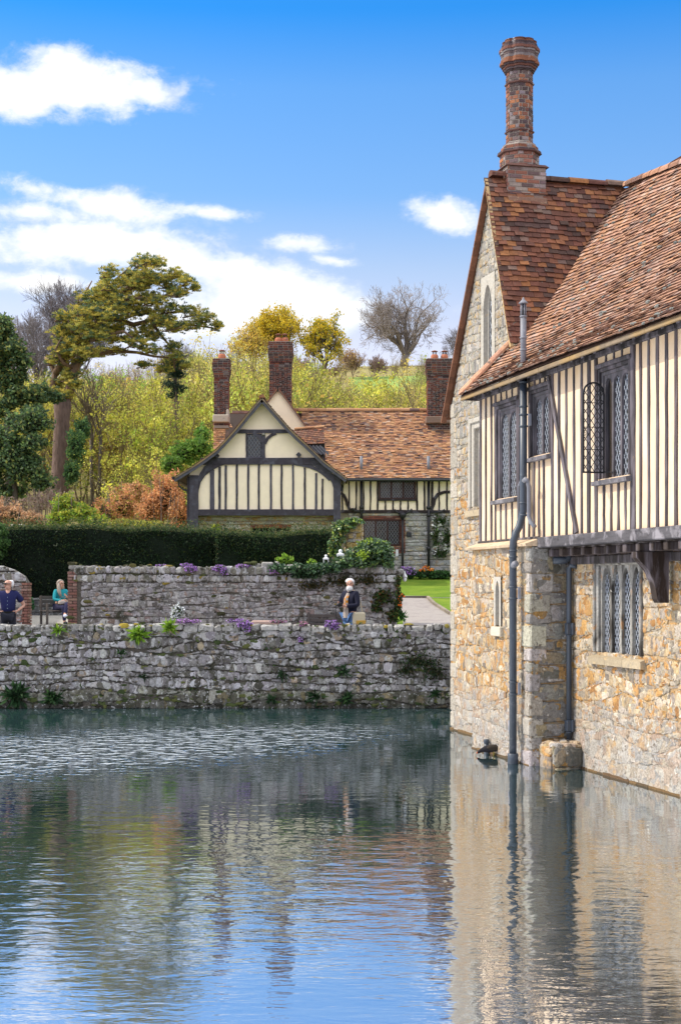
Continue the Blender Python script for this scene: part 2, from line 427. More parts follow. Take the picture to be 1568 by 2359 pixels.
def bricks(mb, P, u0, u1, v0, v1, colf, rg, bl=.225, bh=.072, gap=.011, depth=.012, mi=0):
    n = max(1, round((v1-v0)/bh)); h = (v1-v0)/n
    for i in range(n):
        u = u0-(bl/2 if i % 2 else 0)
        while u < u1-.01:
            a = max(u, u0); b = min(u+bl, u1); u += bl
            if b-a < .02: continue
            d = depth*rg.uniform(.6, 1.2); g = gap/2; v = v0+i*h
            a2 = a+(g if a > u0 else 0); b2 = b-(g if b < u1 else 0)
            lo = [P(a2, v+g, -.004), P(b2, v+g, -.004), P(b2, v+h-g, -.004), P(a2, v+h-g, -.004)]
            e = .004
            hi = [P(a2+e, v+g+e, d), P(b2-e, v+g+e, d), P(b2-e, v+h-g-e, d), P(a2+e, v+h-g-e, d)]
            mb.add(lo+hi, [(0, 1, 5, 4), (1, 2, 6, 5), (2, 3, 7, 6), (3, 0, 4, 7), (4, 5, 6, 7)], colf(rg, a, v), mi)

def tiles(mb, S, ub, vlen, colf, rg, tw=.165, ex=.10, tl=.2, th=.014, mi=0, rough=1., nfix=None):
    """S(u,v)->point, ub(v)->(u0,u1); tiles lapped upwards along v"""
    rows = int(vlen/ex); up = Vector((0, 0, 1))
    for r in range(rows):
        v = r*ex; a, b = ub(v+ex*.5)
        if b-a < .03: continue
        u = a-(tw/2 if r % 2 else 0)-rg.uniform(0, .03)
        while u < b:
            w = tw*rg.uniform(.92, 1.06); x0 = max(a, u+.002); x1 = min(b, u+w-.002); u += w
            if x1-x0 < .03: continue
            vv = v+rg.uniform(-.012, .012)*rough; v2 = min(v+tl, vlen)
            p0, p1, p2, p3 = Vector(S(x0, vv)), Vector(S(x1, vv)), Vector(S(x1, v2)), Vector(S(x0, v2))
            n = (p1-p0).cross(p3-p0)
            if n.length < 1e-9: continue
            n.normalize()
            if nfix is not None and n.dot(nfix) < 0: n = -n
            l = th*2.45*rg.uniform(.92, 1.12)*(1+(.5*rg.random()**7)*rough); k = rg.uniform(-.004, .004)*rough
            q0 = p0+n*(l+k); q1 = p1+n*(l-k); q2 = p2+n*.002; q3 = p3+n*.002
            c = colf(rg, x0, v); dk = (c[0]*.34, c[1]*.34, c[2]*.38)   # weathered top, butt end darkened to draw the course lines
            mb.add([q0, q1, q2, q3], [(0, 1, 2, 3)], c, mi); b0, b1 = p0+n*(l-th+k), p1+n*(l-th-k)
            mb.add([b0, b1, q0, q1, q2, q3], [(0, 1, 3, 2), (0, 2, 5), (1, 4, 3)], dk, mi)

def ridge(mb, p0, p1, r, colf, rg, seg=.33, mi=0, sag=0.):
    p0 = Vector(p0); p1 = Vector(p1); L = (p1-p0).length; n = max(1, int(L/seg)); d = (p1-p0)/n
    x = d.normalized().cross(Vector((0, 0, 1))).normalized()
    for i in range(n):
        a = p0+d*i; b = a+d*.985; rr = r*rg.uniform(.94, 1.06); vs = []; dz = -sag*math.sin(math.pi*i/n)+rg.uniform(-.006, .006)
        for q, k in ((a, 1.04), (b, .97)):
            for j in range(7):
                an = math.radians(-10+200*j/6); vs.append(q+x*math.cos(an)*rr*k+Vector((0, 0, math.sin(an)*rr*k*.9+dz-.02)))
        fs = [(j, j+1, 8+j, 7+j) for j in range(6)]+[tuple(range(7)), tuple(range(7, 14))]
        mb.add(vs, fs, colf(rg, 0, 0), mi)

def wobbly(mb, P, u0, u1, v0, v1, w0, w1, rg, col, jit=.006, n=5, mi=0):
    """a hand-hewn post on a wall"""
    vs = []
    for i in range(n+1):
        t = i/n; v = lerp(v0, v1, t); a = u0+rg.uniform(-jit, jit); b = u1+rg.uniform(-jit, jit); f = w1+rg.uniform(-jit, jit)*.4
        vs += [P(a, v, w0), P(b, v, w0), P(b, v, f), P(a, v, f)]
    fs = [(0, 3, 2, 1), (4*n, 4*n+1, 4*n+2, 4*n+3)]
    for i in range(n):
        for k in range(4): fs.append((4*i+k, 4*i+(k+1) % 4, 4*i+4+(k+1) % 4, 4*i+4+k))
    mb.add(vs, fs, col, mi)

def arch_pts(u0, u1, v0, vs, vt, n=7, pointed=True):
    """opening outline from bottom-left clockwise: up the left jamb, over the arch, down the right jamb"""
    c = (u0+u1)/2; pts = [(u0, v0), (u0, vs)]
    for i in range(1, 2*n):
        t = i/n-1  # -1..1
        if pointed: h = (1-abs(t)**1.7)**.8
        else: h = math.sqrt(max(0, 1-t*t))
        pts.append((c+t*(u1-u0)/2, vs+(vt-vs)*h))
    return pts+[(u1, vs), (u1, v0)]

def arch_plate(mb, P, U0, U1, V0, V1, op, wf, wb, col=(1, 1, 1), mi=0, back=False):
    """plate filling the rectangle U,V with an arched hole op; reveal from wf back to wb"""
    outer = []; n = len(op)
    for i, (u, v) in enumerate(op):
        if i == 0: outer.append((U0, V0))
        elif i == n-1: outer.append((U1, V0))
        elif i == 1: outer.append((U0, v))
        elif i == n-2: outer.append((U1, v))
        else: outer.append((u, V1))
    ex = [(U0, V1), (U1, V1)]
    vs = [P(u, v, wf) for u, v in outer]+[P(u, v, wf) for u, v in op]+[P(u, v, wb) for u, v in op]+[P(*e, wf) for e in ex]
    fs = []
    for i in range(n-1):
        if i == 1: fs.append((1, 3*n, 2, n+2, n+1))
        elif i == n-3: fs.append((i, 3*n+1, i+1, n+i+1, n+i))
        else: fs.append((i, i+1, n+i+1, n+i))
        fs.append((n+i, n+i+1, 2*n+i+1, 2*n+i))
    mb.add(vs, fs, col, mi)

def clip_line(p, q, poly):
    t0, t1 = 0., 1.; d = (q[0]-p[0], q[1]-p[1]); n = len(poly)
    for i in range(n):
        a = poly[i]; b = poly[(i+1) % n]; nx, ny = -(b[1]-a[1]), b[0]-a[0]
        num = nx*(p[0]-a[0])+ny*(p[1]-a[1]); den = nx*d[0]+ny*d[1]
        if abs(den) < 1e-12:
            if num < 0: return None
            continue
        t = -num/den
        if den > 0: t0 = max(t0, t)
        else: t1 = min(t1, t)
    if t1-t0 < 1e-4: return None
    return (p[0]+d[0]*t0, p[1]+d[1]*t0), (p[0]+d[0]*t1, p[1]+d[1]*t1)

def lattice(mb, P, poly, su, sv, wd, w, col=(1, 1, 1), mi=0, th=.004):
    """diamond lead cames clipped to a convex counter-clockwise polygon; su, sv = diamond width and height"""
    us = [p[0] for p in poly]; vs = [p[1] for p in poly]; a, b, c, d = min(us), max(us), min(vs), max(vs)
    sl = sv/su; H = d-c
    for sg in (1, -1):
        k = -int(H/sl/su)-2
        while a+k*su < b+H/sl+su:
            x = a+k*su+su/2; k += 1
            ln = clip_line((x, c), (x+sg*H/sl, d), poly)
            if not ln: continue
            p, q = ln; L = math.hypot(q[0]-p[0], q[1]-p[1])
            if L < .01: continue
            nu, nv = -(q[1]-p[1])/L*wd/2, (q[0]-p[0])/L*wd/2
            pts = [(p[0]+nu, p[1]+nv), (p[0]-nu, p[1]-nv), (q[0]-nu, q[1]-nv), (q[0]+nu, q[1]+nv)]
            mb.add([P(x, y, w) for x, y in pts]+[P(x, y, w+th) for x, y in pts], [(0, 1, 5, 4), (1, 2, 6, 5), (2, 3, 7, 6), (3, 0, 4, 7), (4, 5, 6, 7)], col, mi)
# ================================================================== the moated stone house on the right
DX, DY = -.2525, .9676; NX, NY = -.9676, -.2525; MX, MY = 3.563, 21.79
def RM(px, py, m):
    """local (s along the wall, z) of a picture point lying on the vertical plane m"""
    k = (px-CX)/F_PX; s = (k*(MY+m*NY)-MX-m*NX)/(DX-k*DY); Y = MY+s*DY+m*NY
    return s, CAM_H-(py-HZ)/F_PX*Y
manor = thing('manor_house', 'stone house with jettied half timbered upper floor standing in the moat', 'house', (MX, MY, 0), math.atan2(DY, DX))
rg = random.Random(11)
def PW(m0): return lambda u, v, w: (u, m0+w, v)
def PS(s0): return lambda u, v, w: (s0-w, u, v)     # faces looking back along the wall, towards the viewer

ST_BUFF = pal_fn([(0.392, 0.335, 0.265, 3), (0.318, 0.272, 0.223, 2.4), (0.445, 0.330, 0.197, 3), (0.424, 0.242, 0.092, 2.6), (0.530, 0.451, 0.344, 1.6), (0.360, 0.184, 0.063, 1.2), (0.212, 0.179, 0.143, 1.2)], .18)
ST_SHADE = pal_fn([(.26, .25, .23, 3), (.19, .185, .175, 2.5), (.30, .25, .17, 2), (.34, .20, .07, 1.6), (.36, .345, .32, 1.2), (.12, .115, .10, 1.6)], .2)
ST_GABLE = pal_fn([(.35, .325, .285, 3), (.28, .265, .245, 2.5), (.38, .32, .24, 2), (.42, .39, .35, 1.3), (.37, .26, .14, 1.), (.19, .18, .165, 1)], .16)
W4 = (-2.02, -.47, 1.74, 3.10); W5 = (1.62, 1.93, 2.02, 2.84); W6 = (3.86, 4.55, 6.5, 8.16); W7 = (3.85, 5.15, 4.12, 5.72)
def st_main(r, u, v):
    c = ST_BUFF(r, u, v)
    if v < 1.0: k = .35*smooth((1.-v)/.6); g = .34*r.uniform(.7, 1.2); c = tuple(lerp(a, b, k+.25) for a, b in zip(c, (g*.98, g*.99, g*.99)))
    return c
# main wall of the recess with the four light window
mb = MB(); wall_plane(mb, PW(0), -7, .45, -.6, 3.32, [W4]); 
mortar = mb
mb2 = MB(); stones(mb2, PW(0), -7, .45, -.25, .72, (.19, .32), (.18, .44), st_main, rg, gap=.024, depth=.02, split=.25, wave=.10, jit=.035, corner=.3); stones(mb2, PW(0), -7, .45, .72, 3.30, (.09, .19), (.08, .26), st_main, rg, gap=.024, depth=.016, holes=[W4], split=.4, wave=.12, jit=.03, corner=.36)
w = mortar.build('wall', M['mortar_buff'], manor); w['label'] = 'recessed ground floor wall of orange and grey rubble'
mb2.build('stonework', M['house_stone'], w)
# projecting wall with the drainpipe
mb = MB(); wall_plane(mb, PW(.62), .45, 3.0, -.6, 3.32, [W5], reveal=.25); wall_plane(mb, PS(.45), 0, .62, -.6, 3.32); wall_plane(mb, lambda u, v, w: (3.0+w, u, v), -.1, .62, -.6, 3.32)
w = mb.build('wall', M['mortar_buff'], manor); w['label'] = 'projecting wall beside the drainpipe'
mb = MB(); stones(mb, PW(.62), .47, 3.0, -.25, 3.30, (.12, .25), (.10, .28), lambda r, u, v: st_main(r, u, min(v, 1.4)), rg, gap=.024, depth=.016, holes=[W5], split=.4, wave=.11, jit=.03, corner=.34)
mb.build('stonework', M['house_stone'], w)
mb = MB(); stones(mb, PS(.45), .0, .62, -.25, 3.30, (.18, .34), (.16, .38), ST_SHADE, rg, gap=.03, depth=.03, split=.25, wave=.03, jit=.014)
# big quoins at the corner
z = -.2
while z < 3.2:
    h = rg.uniform(.16, .42); a = rg.uniform(.12, .34); b = rg.uniform(.10, .36); g = rg.uniform(.26, .46); n0 = len(mb.v)
    mb.bbox((.45-.038, .62-b, z+.010), (.45+a, .62+.035, min(z+h, 3.3)-.010), .022, (g, g*rg.uniform(.9, .98), g*rg.uniform(.76, .95))); z += h
    for i in range(n0, len(mb.v)): p = mb.v[i]; mb.v[i] = (p[0]+rg.uniform(-.008, .008), p[1]+rg.uniform(-.008, .008), p[2]+rg.uniform(-.008, .008))
mb.build('buttress', M['house_stone'], w)
# gable wall
GC = [(2.5, -.3), (6.2, -.3), (6.2, 6.02), (3.99, 9.74), (2.72, 6.5), (2.5, 6.0)]
mb = MB(); wall_plane(mb, PW(-.1), 2.4, 6.2, -.6, 9.8, [W6, W7], clip=[(p[0], p[1]) if p[1] > 0 else (p[0], -.6) for p in GC], reveal=.3)
wall_plane(mb, lambda u, v, w: (6.2, u, v), -5.6, -.1, -.6, 6.0)
gw = mb.build('gable_wall', M['mortar_grey'], manor)
mb = MB(); stones(mb, PW(-.1), 2.9, 6.2, 3.2, 9.8, (.085, .16), (.07, .19), lambda r, u, v: ST_GABLE(r, u, v) if v > 5.2 or r.random() < .4 else ST_BUFF(r, u, v), rg, gap=.018, depth=.016, holes=[W6, W7], clip=GC, split=.4, wave=.09, jit=.022, corner=.34)
stones(mb, PW(-.1), 2.9, 6.2, -.25, 3.2, (.11, .22), (.09, .25), lambda r, u, v: st_main(r, u, min(v, 1.2)), rg, gap=.022, depth=.016, split=.4, wave=.10, jit=.028, corner=.34)
mb.build('stonework', M['gable_stone'], gw)
mb = MB(); z = -.2; q = 0
while z < 6.0:
    h = rg.uniform(.25, .42); a = (.36, .2)[q % 2]*rg.uniform(.85, 1.15); q += 1; g = rg.uniform(.30, .46)
    mb.bbox((6.2-a, -.5, z+.006), (6.215, -.1+.028, z+h-.006), .02, (g*1.03, g*.94, g*.8)); z += h
mb.build('corner_stones', M['house_stone'], gw)

# ---------------------------------------------------------------- stone windows
def stone_window(name, parent, m0, hole, n, mat, lw, sill=True, rec=.12, pointed=True, head=.10, jamb=.12, lat=(.075, .12), label=None, fr=.05):
    a, b, c, d = hole
    P = PW(m0); mb = MB()
    # moulded outer frame in two steps
    for i, (e, wf) in enumerate(((0., fr), (jamb*.45, fr-.035))):
        j = jamb*.45 if i == 0 else jamb*.55
        A, B, C_, D = a+e, b-e, c, d-e*.9
        mb.bbox((A, m0-rec, C_), (A+j, m0+wf, D), .012); mb.bbox((B-j, m0-rec, C_), (B, m0+wf, D), .012); mb.bbox((A+j, m0-rec, D-j), (B-j, m0+wf-.002, D), .012)
    A, B, D = a+jamb, b-jamb, d-jamb*.95
    L = (B-A)/n; gl = MB(); lt = MB()
    for i in range(n):
        u0 = A+i*L; u1 = u0+L; op = arch_pts(u0+lw/2, u1-lw/2, c, D-head-(L-lw)*.75, D-head*.35, 7, pointed)
        arch_plate(mb, P, u0, u1, c, D, op, -rec*.35, -rec-.005)
        poly = op[::-1]
        gl.add([P(u, v, -rec) for u, v in poly], [tuple(range(len(poly)))])
        lattice(lt, P, poly, lat[0], lat[1], .0075, -rec+.002)
        for e in (poly[-1], poly[0]): pass
    f = mb.build(name, mat, parent)
    if label: f['label'] = label
    gl.build('glass', M['glass'], f); lt.build('lead_lattice', M['came'], f)
    if sill:
        s = MB(); k = 3; g = (b-a+.16)/k
        for i in range(k):
            x = a-.08+i*g; t = rg.uniform(.85, 1.1)
            s.add([(x+.004, m0-rec, c), (x+g-.004, m0-rec, c), (x+g-.004, m0+.09, c-.07), (x+.004, m0+.09, c-.07), (x+.004, m0-rec, c-.17), (x+g-.004, m0-rec, c-.17), (x+g-.004, m0+.085, c-.17), (x+.004, m0+.085, c-.17)],
                  [(0, 3, 2, 1), (4, 5, 6, 7), (0, 1, 5, 4), (1, 2, 6, 5), (2, 3, 7, 6), (3, 0, 4, 7)], (.92*t, .80*t, .62*t))
        s.build('sill', M['dressed'], f)
    return f
stone_window('window', manor, 0, W4, 4, M['dressed_worn'], .075, rec=.085, label='stained stone window with four pointed lights')
mb = MB(); P6 = PW(-.1); op1 = arch_pts(W6[0]+.15, W6[1]-.13, W6[2]+.06, W6[3]-.52, W6[3]-.17, 8); op2 = arch_pts(W6[0]+.21, W6[1]-.18, W6[2]+.08, W6[3]-.56, W6[3]-.26, 8)
arch_plate(mb, P6, W6[0], W6[1], W6[2]+.06, W6[3], op1, .02, -.055); arch_plate(mb, P6, W6[0]+.1, W6[1]-.1, W6[2]+.08, W6[3]-.1, op2, -.055, -.095)
mb.bbox((W6[0]+.06, -.3, W6[2]-.06), (W6[1]-.04, -.03, W6[2]+.06), .015, (1.1, 1.05, 1.))
f = mb.build('window', M['dressed'], manor); f['label'] = 'tall lancet window high in the stone gable'
gl = MB(); gl.add([P6(u, v, -.088) for u, v in op2[::-1]], [tuple(range(len(op2)))]); gl.build('glass', M['glass'], f); lt = MB(); lattice(lt, P6, op2[::-1], .12, .20, .011, -.086); lt.build('lead_lattice', M['came'], f)
f = stone_window('window', manor, -.1, W7, 2, M['dressed'], .10, rec=.2, jamb=.2, head=.12, sill=True, label='pale stone window half hidden behind the timber bay')
# blocked slit
mb = MB(); op = arch_pts(W5[0]+.07, W5[1]-.07, W5[2]+.05, W5[3]-.24, W5[3]-.06, 6)
arch_plate(mb, PW(.62), W5[0], W5[1], W5[2], W5[3], op, .04, -.14); mb.bbox((W5[0]-.06, .5, W5[2]-.12), (W5[1]+.03, .70, W5[2]+.03), .01, (1.25, 1.2, 1.1))
f = mb.build('window', M['dressed'], manor); f['label'] = 'narrow blocked lancet beside the drainpipe'
mb = MB(); mb.add([PW(.62)(u, v, -.12) for u, v in op[::-1]], [tuple(range(len(op)))], (.72, .74, .76)); mb.build('blocking', M['dressed'], f)

# ---------------------------------------------------------------- timber framed upper floor
TW = .47; ZB, ZT = 3.42, 5.84
W1 = (-2.60, -1.62, 4.14, 5.64); W2 = (1.36, 2.32, 4.10, 5.60); W3 = (.06, .86, 4.66, 5.66)
mb = MB(); wall_plane(mb, PW(TW), -7, 3.1, 3.3, 5.95, [W1, W2, W3], reveal=.2); wall_plane(mb, lambda u, v, w: (3.1, u, v), -.1, TW, 3.3, 5.95)
tw = mb.build('plaster_wall', M['plaster'], manor)
TD = [(.055, .046, .054), (.068, .057, .066), (.045, .038, .046), (.085, .065, .068)]
def stud(u, z0, z1, wd, proud=.018, jit=.008):
    wd *= .86; mb = MB(); c = rg.choice(TD); wobbly(mb, PW(TW), u-wd/2, u+wd/2, z0, z1, -.02, proud+rg.uniform(-.004, .004), rg, c, jit, 6); mb.build('stud', M['timber'], manor)
full = [(3.04, .10), (2.78, .05), (2.52, .055), (2.345, .08), (1.33, .085), (1.10, .06), (-.02, .08), (-.27, .065), (-.53, .06), (-.80, .065), (-1.07, .06), (-1.31, .10), (-1.55, .09),
        (-2.68, .15), (-2.90, .06), (-3.13, .06), (-3.37, .07), (-3.61, .065), (-3.86, .07), (-4.12, .075), (-4.4, .07), (-4.66, .08), (-4.95, .07), (-5.25, .08), (-5.6, .07), (-6., .1), (-6.4, .07), (-6.8, .07)]
for u, wd in full: stud(u, ZB, ZT, wd)
for u in (2.10, 1.86, 1.60): stud(u, ZB, W2[2]-.02, .055)
for u in (.885, .68, .49, .30): stud(u, ZB, W3[2]-.02 if u < .87 else ZT, .055)
for u in (-1.80, -2.03, -2.25, -2.46): stud(u, ZB, W1[2]-.02, .055)
for h in (W1, W2, W3):
    k = 4
    for i in range(1, k): stud(h[0]+(h[1]-h[0])*i/k, h[3]+.06, ZT, .045)
mb = MB(); mb.bar((.10, TW+.028, 5.78), (-.93, TW+.028, 3.44), .075, .03, (0, 1, 0), (.09, .08, .085)); mb.build('brace', M['timber'], manor)
mb = MB()
for a, b in ((-7, -3.9), (-3.895, -1.1), (-1.095, 1.2), (1.205, 3.1)): mb.bbox((a, TW-.1, 5.80), (b, TW+.045, 5.97), .012, (.03, .026, .028))
mb.build('wall_plate', M['timber'], manor)
mb = MB()
for a, b in ((-7, -2.9), (-2.895, .45)): mb.bbox((a, .3, 3.265), (b, TW+.07, 3.42), .012, (.085, .08, .09))
mb.bbox((.455, .3, 3.40), (3.1, TW+.035, 3.44), .008, (.07, .06, .06))
mb.build('bressumer', M['timber_h'], manor)
# sloping stone ledge under the left half of the timber wall
mb = MB(); a = .40
while a < 3.14:
    b = min(a+rg.uniform(.35, .7), 3.14); t = rg.uniform(.85, 1.1)
    mb.hexa([(a+.003, .3, 3.29), (b-.003, .3, 3.29), (b-.003, .72, 3.29), (a+.003, .72, 3.29), (a+.003, .3, 3.47), (b-.003, .3, 3.47), (b-.003, .735, 3.325), (a+.003, .735, 3.325)], (1.35*t, 1.1*t, .85*t)); a = b
mb.build('ledge', M['dressed'], manor)
# underside of the overhang
mb = MB(); mb.box((-7, -.3, 3.24), (.44, .34, 3.262), (.05, .04, .035)); mb.build('soffit', M['timber'], manor)
for i in range(19):
    s = .25-i*.385; g = rg.uniform(.7, 1.3); mb = MB(); e = TW+.02 if s < -2.2 else .40
    mb.bbox((s-.055, 0, 3.13), (s+.055, e, 3.238), .01, (.06*g, .045*g, .04*g)); mb.build('joist', M['timber'], manor)
mb = MB(); mb.bbox((-7, 0, 3.01), (.43, .09, 3.128), .012, (.04, .035, .035)); mb.build('beam', M['timber'], manor)
mb = MB(); prof = [(0, 3.125), (.45, 3.125), (.45, 3.05), (.37, 2.98), (.28, 2.88), (.215, 2.76), (.18, 2.62), (.165, 2.52), (.13, 2.47), (0, 2.47)]
mb.prism([(-2.78, .095+m, z) if i < 9 and i > 0 else (-2.78, .095, z) for i, (m, z) in enumerate(prof)], (-.15, 0, 0), (.035, .024, .02)); mb.build('bracket', M['timber'], manor)

# ---------------------------------------------------------------- timber windows
def timber_window(h, n, label, lights0, open_first=False):
    a, b, c, d = h; P = PW(TW); mb = MB(); dk = (.05, .045, .05); md = (.085, .08, .09)
    rec = .035
    for e, j, wf, cc in ((0, .05, .02, dk), (.05, .05, -.012, md)):
        mb.bbox((a+e, TW-.12, c), (a+e+j, TW+wf, d-e), .008, cc); mb.bbox((b-e-j, TW-.12, c), (b-e, TW+wf, d-e), .008, cc); mb.bbox((a+e+j, TW-.12, d-e-j), (b-e-j, TW+wf-.002, d-e), .008, cc)
    A, B, D = a+.10, b-.10, d-.10; A = a+lights0 if lights0 else A; L = (B-A)/n; gl = MB(); lt = MB(); lw = .05
    if lights0: pass
    for i in range(n):
        u0 = A+i*L; u1 = u0+L; op = arch_pts(u0+lw/2, u1-lw/2, c, D-.045-(L-lw)*.62, D-.045, 7, False)
        arch_plate(mb, P, u0, u1, c, D, op, -rec, -rec-.045, md)
        if open_first and i == n-1:
            gl.add([P(u, v, -rec-.115) for u, v in op[::-1]], [tuple(range(len(op)))]); continue
        poly = op[::-1]; gl.add([P(u, v, -rec-.035) for u, v in poly], [tuple(range(len(poly)))])
        lattice(lt, P, poly, .078, .13, .0062, -rec-.033)
    f = mb.build('window', M['timber'], manor); f['label'] = label
    gl.build('glass', M['glass'], f); lt.build('lead_lattice', M['came'], f)
    s = MB(); s.add([(a-.06, TW-.05, c), (b+.04, TW-.05, c), (b+.04, TW+.10, c-.035), (a-.06, TW+.10, c-.035), (a-.06, TW-.05, c-.09), (b+.04, TW-.05, c-.09), (b+.04, TW+.095, c-.09), (a-.06, TW+.095, c-.09)],
          [(0, 3, 2, 1), (4, 5, 6, 7), (0, 1, 5, 4), (1, 2, 6, 5), (2, 3, 7, 6), (3, 0, 4, 7)], (.12, .115, .13)); s.build('sill', M['timber_h'], f)
    s = MB(); s.bbox((a-.05, TW-.05, d), (b+.04, TW+.055, d+.06), .012, (.06, .055, .062)); s.build('lintel', M['timber'], f)
    return f
w1 = timber_window(W1, 3, 'timber window with its arched casement swung open', 0, True)
timber_window(W2, 2, 'tall timber window with two arched lights beside the corner', 0)
timber_window(W3, 2, 'short timber window beside the drainpipe', 0)
# open casement, square to the wall
cs = -1.80; c0, c1, z0, z1 = .47, .79, 4.21, 5.44
P = PS(cs); mb = MB(); op = arch_pts(c0+.022, c1-.022, z0+.022, z1-.16, z1-.02, 8, False); ou = arch_pts(c0, c1, z0, z1-.16, z1, 8, False)
n = len(op); vs = [P(u, v, .012) for u, v in ou]+[P(u, v, .012) for u, v in op]+[P(u, v, -.012) for u, v in ou]+[P(u, v, -.012) for u, v in op]
fs = []
for i in range(n):
    j = (i+1) % n; fs += [(i, j, n+j, n+i), (2*n+i, 3*n+i, 3*n+j, 2*n+j), (i, 2*n+i, 2*n+j, j), (n+i, n+j, 3*n+j, 3*n+i)]
mb.add(vs, fs)
for zz in (z0+.32, z0+.62, z0+.95): mb.bar(P(c0+.02, zz, 0), P(c1-.02, zz, 0), .008, .008, (1, 0, 0))
mb.tube([P(c1-.03+.022*t/8*math.cos(t*1.0), z0+.52+.03*t/8*math.sin(t*1.0), .018) for t in range(13)], .004, 5); mb.bar(P(c1-.03, z0+.60, .02), P(c1-.005, z0+.60, .02), .015, .03, (1, 0, 0))
ca = mb.build('casement', M['came_dark'], w1); ca['label'] = 'iron framed arched casement standing open'
mb = MB(); lattice(mb, P, op[::-1], .085, .125, .008, -.004, th=.008); mb.add([P(u, v, 0) for u, v in op[::-1]], [tuple(range(n))], mi=1)
for k in range(1): mb.bar(P(c0, z0+.02, -.02), (cs-.25, c0-.03, z0), .012, .012)
mb.build('casement_lattice', [M['came_dark'], M['clear_glass']], w1)

# ---------------------------------------------------------------- roofs
T_MAIN = pal_fn([(0.418, 0.234, 0.155, 3), (0.386, 0.201, 0.116, 3), (0.340, 0.177, 0.112, 2.4), (0.286, 0.151, 0.109, 1.2), (0.232, 0.144, 0.116, .6), (0.432, 0.287, 0.224, 1.6), (0.170, 0.106, 0.085, .35)], .11)
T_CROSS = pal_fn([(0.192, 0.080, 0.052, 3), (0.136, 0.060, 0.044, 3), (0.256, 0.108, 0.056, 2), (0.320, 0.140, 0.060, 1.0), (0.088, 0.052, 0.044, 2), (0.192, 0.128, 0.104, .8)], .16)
T_FAR = pal_fn([(0.404, 0.210, 0.110, 3), (0.345, 0.164, 0.087, 2.5), (0.449, 0.247, 0.134, 2), (0.239, 0.124, 0.087, 1.5), (0.150, 0.090, 0.075, 1), (0.419, 0.284, 0.206, .8)], .16)
prof = [(.80, 5.865), (.35, 6.265), (-.1, 6.73), (-1., 7.82), (-2.6, 9.80)]
cum = [0.]
for a, b in zip(prof, prof[1:]): cum.append(cum[-1]+math.hypot(b[0]-a[0], b[1]-a[1]))
VL = cum[-1]
def prof_at(v):
    v = clamp(v, 0, VL)
    for i in range(len(cum)-1):
        if v <= cum[i+1]+1e-9:
            t = (v-cum[i])/(cum[i+1]-cum[i]); return lerp(prof[i][0], prof[i+1][0], t), lerp(prof[i][1], prof[i+1][1], t)
def S_main(u, v):
    m, z = prof_at(v); k = v/VL
    sag = -.05*math.sin((u+1.5)*.55)*math.sin(math.pi*k)+.012*math.sin(u*2.1+v*1.7)*min(1, k*4)
    return (u, m, z+sag-.085*k*clamp(4-u, 0, 8)*.9-(.02*math.sin((u-3)*.5) if k < .1 else 0))
def u_left(v):
    m, z = prof_at(v)
    return 3.18 if m > -.1 else lerp(2.80, 4.0, (-.1-m)/2.5)
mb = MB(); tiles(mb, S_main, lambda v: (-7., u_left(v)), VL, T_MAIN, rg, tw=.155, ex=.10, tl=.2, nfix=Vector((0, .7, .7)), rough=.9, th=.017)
rf = mb.build('roof', M['tile_lichen'], manor); rf['label'] = 'broad lichened tile roof above the timber wall'
mb = MB()
for i in range(12):
    v0, v1 = VL*i/12, VL*(i+1)/12
    for j in range(6):
        us = [lerp(-7, u_left(v), j/6) for v in (v0, v1)]+[lerp(-7, u_left(v), (j+1)/6) for v in (v1, v0)]
        mb.add([tuple(Vector(S_main(u, v))-Vector((0, .012, .016))) for u, v in zip(us, (v0, v1, v1, v0))], [(0, 1, 2, 3)], (.1, .06, .05))
mb.add([(-7, -2.6, 9.78), (4, -2.6, 9.78), (4, -6, 5.6), (-7, -6, 5.6)], [(0, 1, 2, 3)], (.2, .1, .07)); mb.build('roof_deck', M['tile'], rf)
mb = MB(); ridge(mb, (-4.2, -2.6, 9.84-.63), (3.9, -2.6, 9.84), .11, T_MAIN, rg, .34, sag=.05)
ridge(mb, (3.12, .80, 5.92), (3.12, -.08, 6.80), .10, pal_fn([(.55, .30, .2, 1), (.48, .26, .17, 1)], .1), rg, .22); mb.build('ridge_tiles', M['ridge_tile'], rf)['kind'] = 'stuff'
mb = MB()   # curled lumps of moss and lichen between the tiles
for i in range(280):
    v = VL*rg.random()**1.25*.97; u = rg.uniform(-4.6, u_left(v)-.05)
    p = Vector(S_main(u, v))+Vector((0, .02, .035)); r = rg.uniform(.012, .04); g = rg.uniform(.7, 1.2)
    mb.ball(p, (r*rg.uniform(1, 2.2), r*.8, r*.7), 6, 4, (.20*g, .21*g, .20*g), jit=.25, rg=rg)
kind(mb.build('moss', M['moss'], rf), 'stuff')
CV = math.hypot(1.23, 3.07)
def S_cross(u, v):
    t = v/CV; return (lerp(2.77, 4.0, t), -u, lerp(6.73, 9.8, t)+.012*math.sin(u*3)*math.sin(math.pi*t))
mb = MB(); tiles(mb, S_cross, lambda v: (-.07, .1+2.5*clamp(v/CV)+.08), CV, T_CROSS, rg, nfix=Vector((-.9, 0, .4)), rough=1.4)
cr = mb.build('roof', M['tile'], manor); cr['label'] = 'steep dark tile roof behind the gable'
mb = MB(); mb.add([(2.80, .06, 6.72), (2.80, -.2, 6.72), (4.02, -2.7, 9.77), (4.02, .06, 9.77)], [(0, 1, 2, 3)], (.08, .05, .04))
mb.add([(3.99, .02, 9.80), (3.99, -5, 9.80), (6.42, -5, 5.86), (6.42, .02, 5.86)], [(0, 1, 2, 3)], (.2, .09, .05)); mb.build('roof_deck', M['tile'], cr)
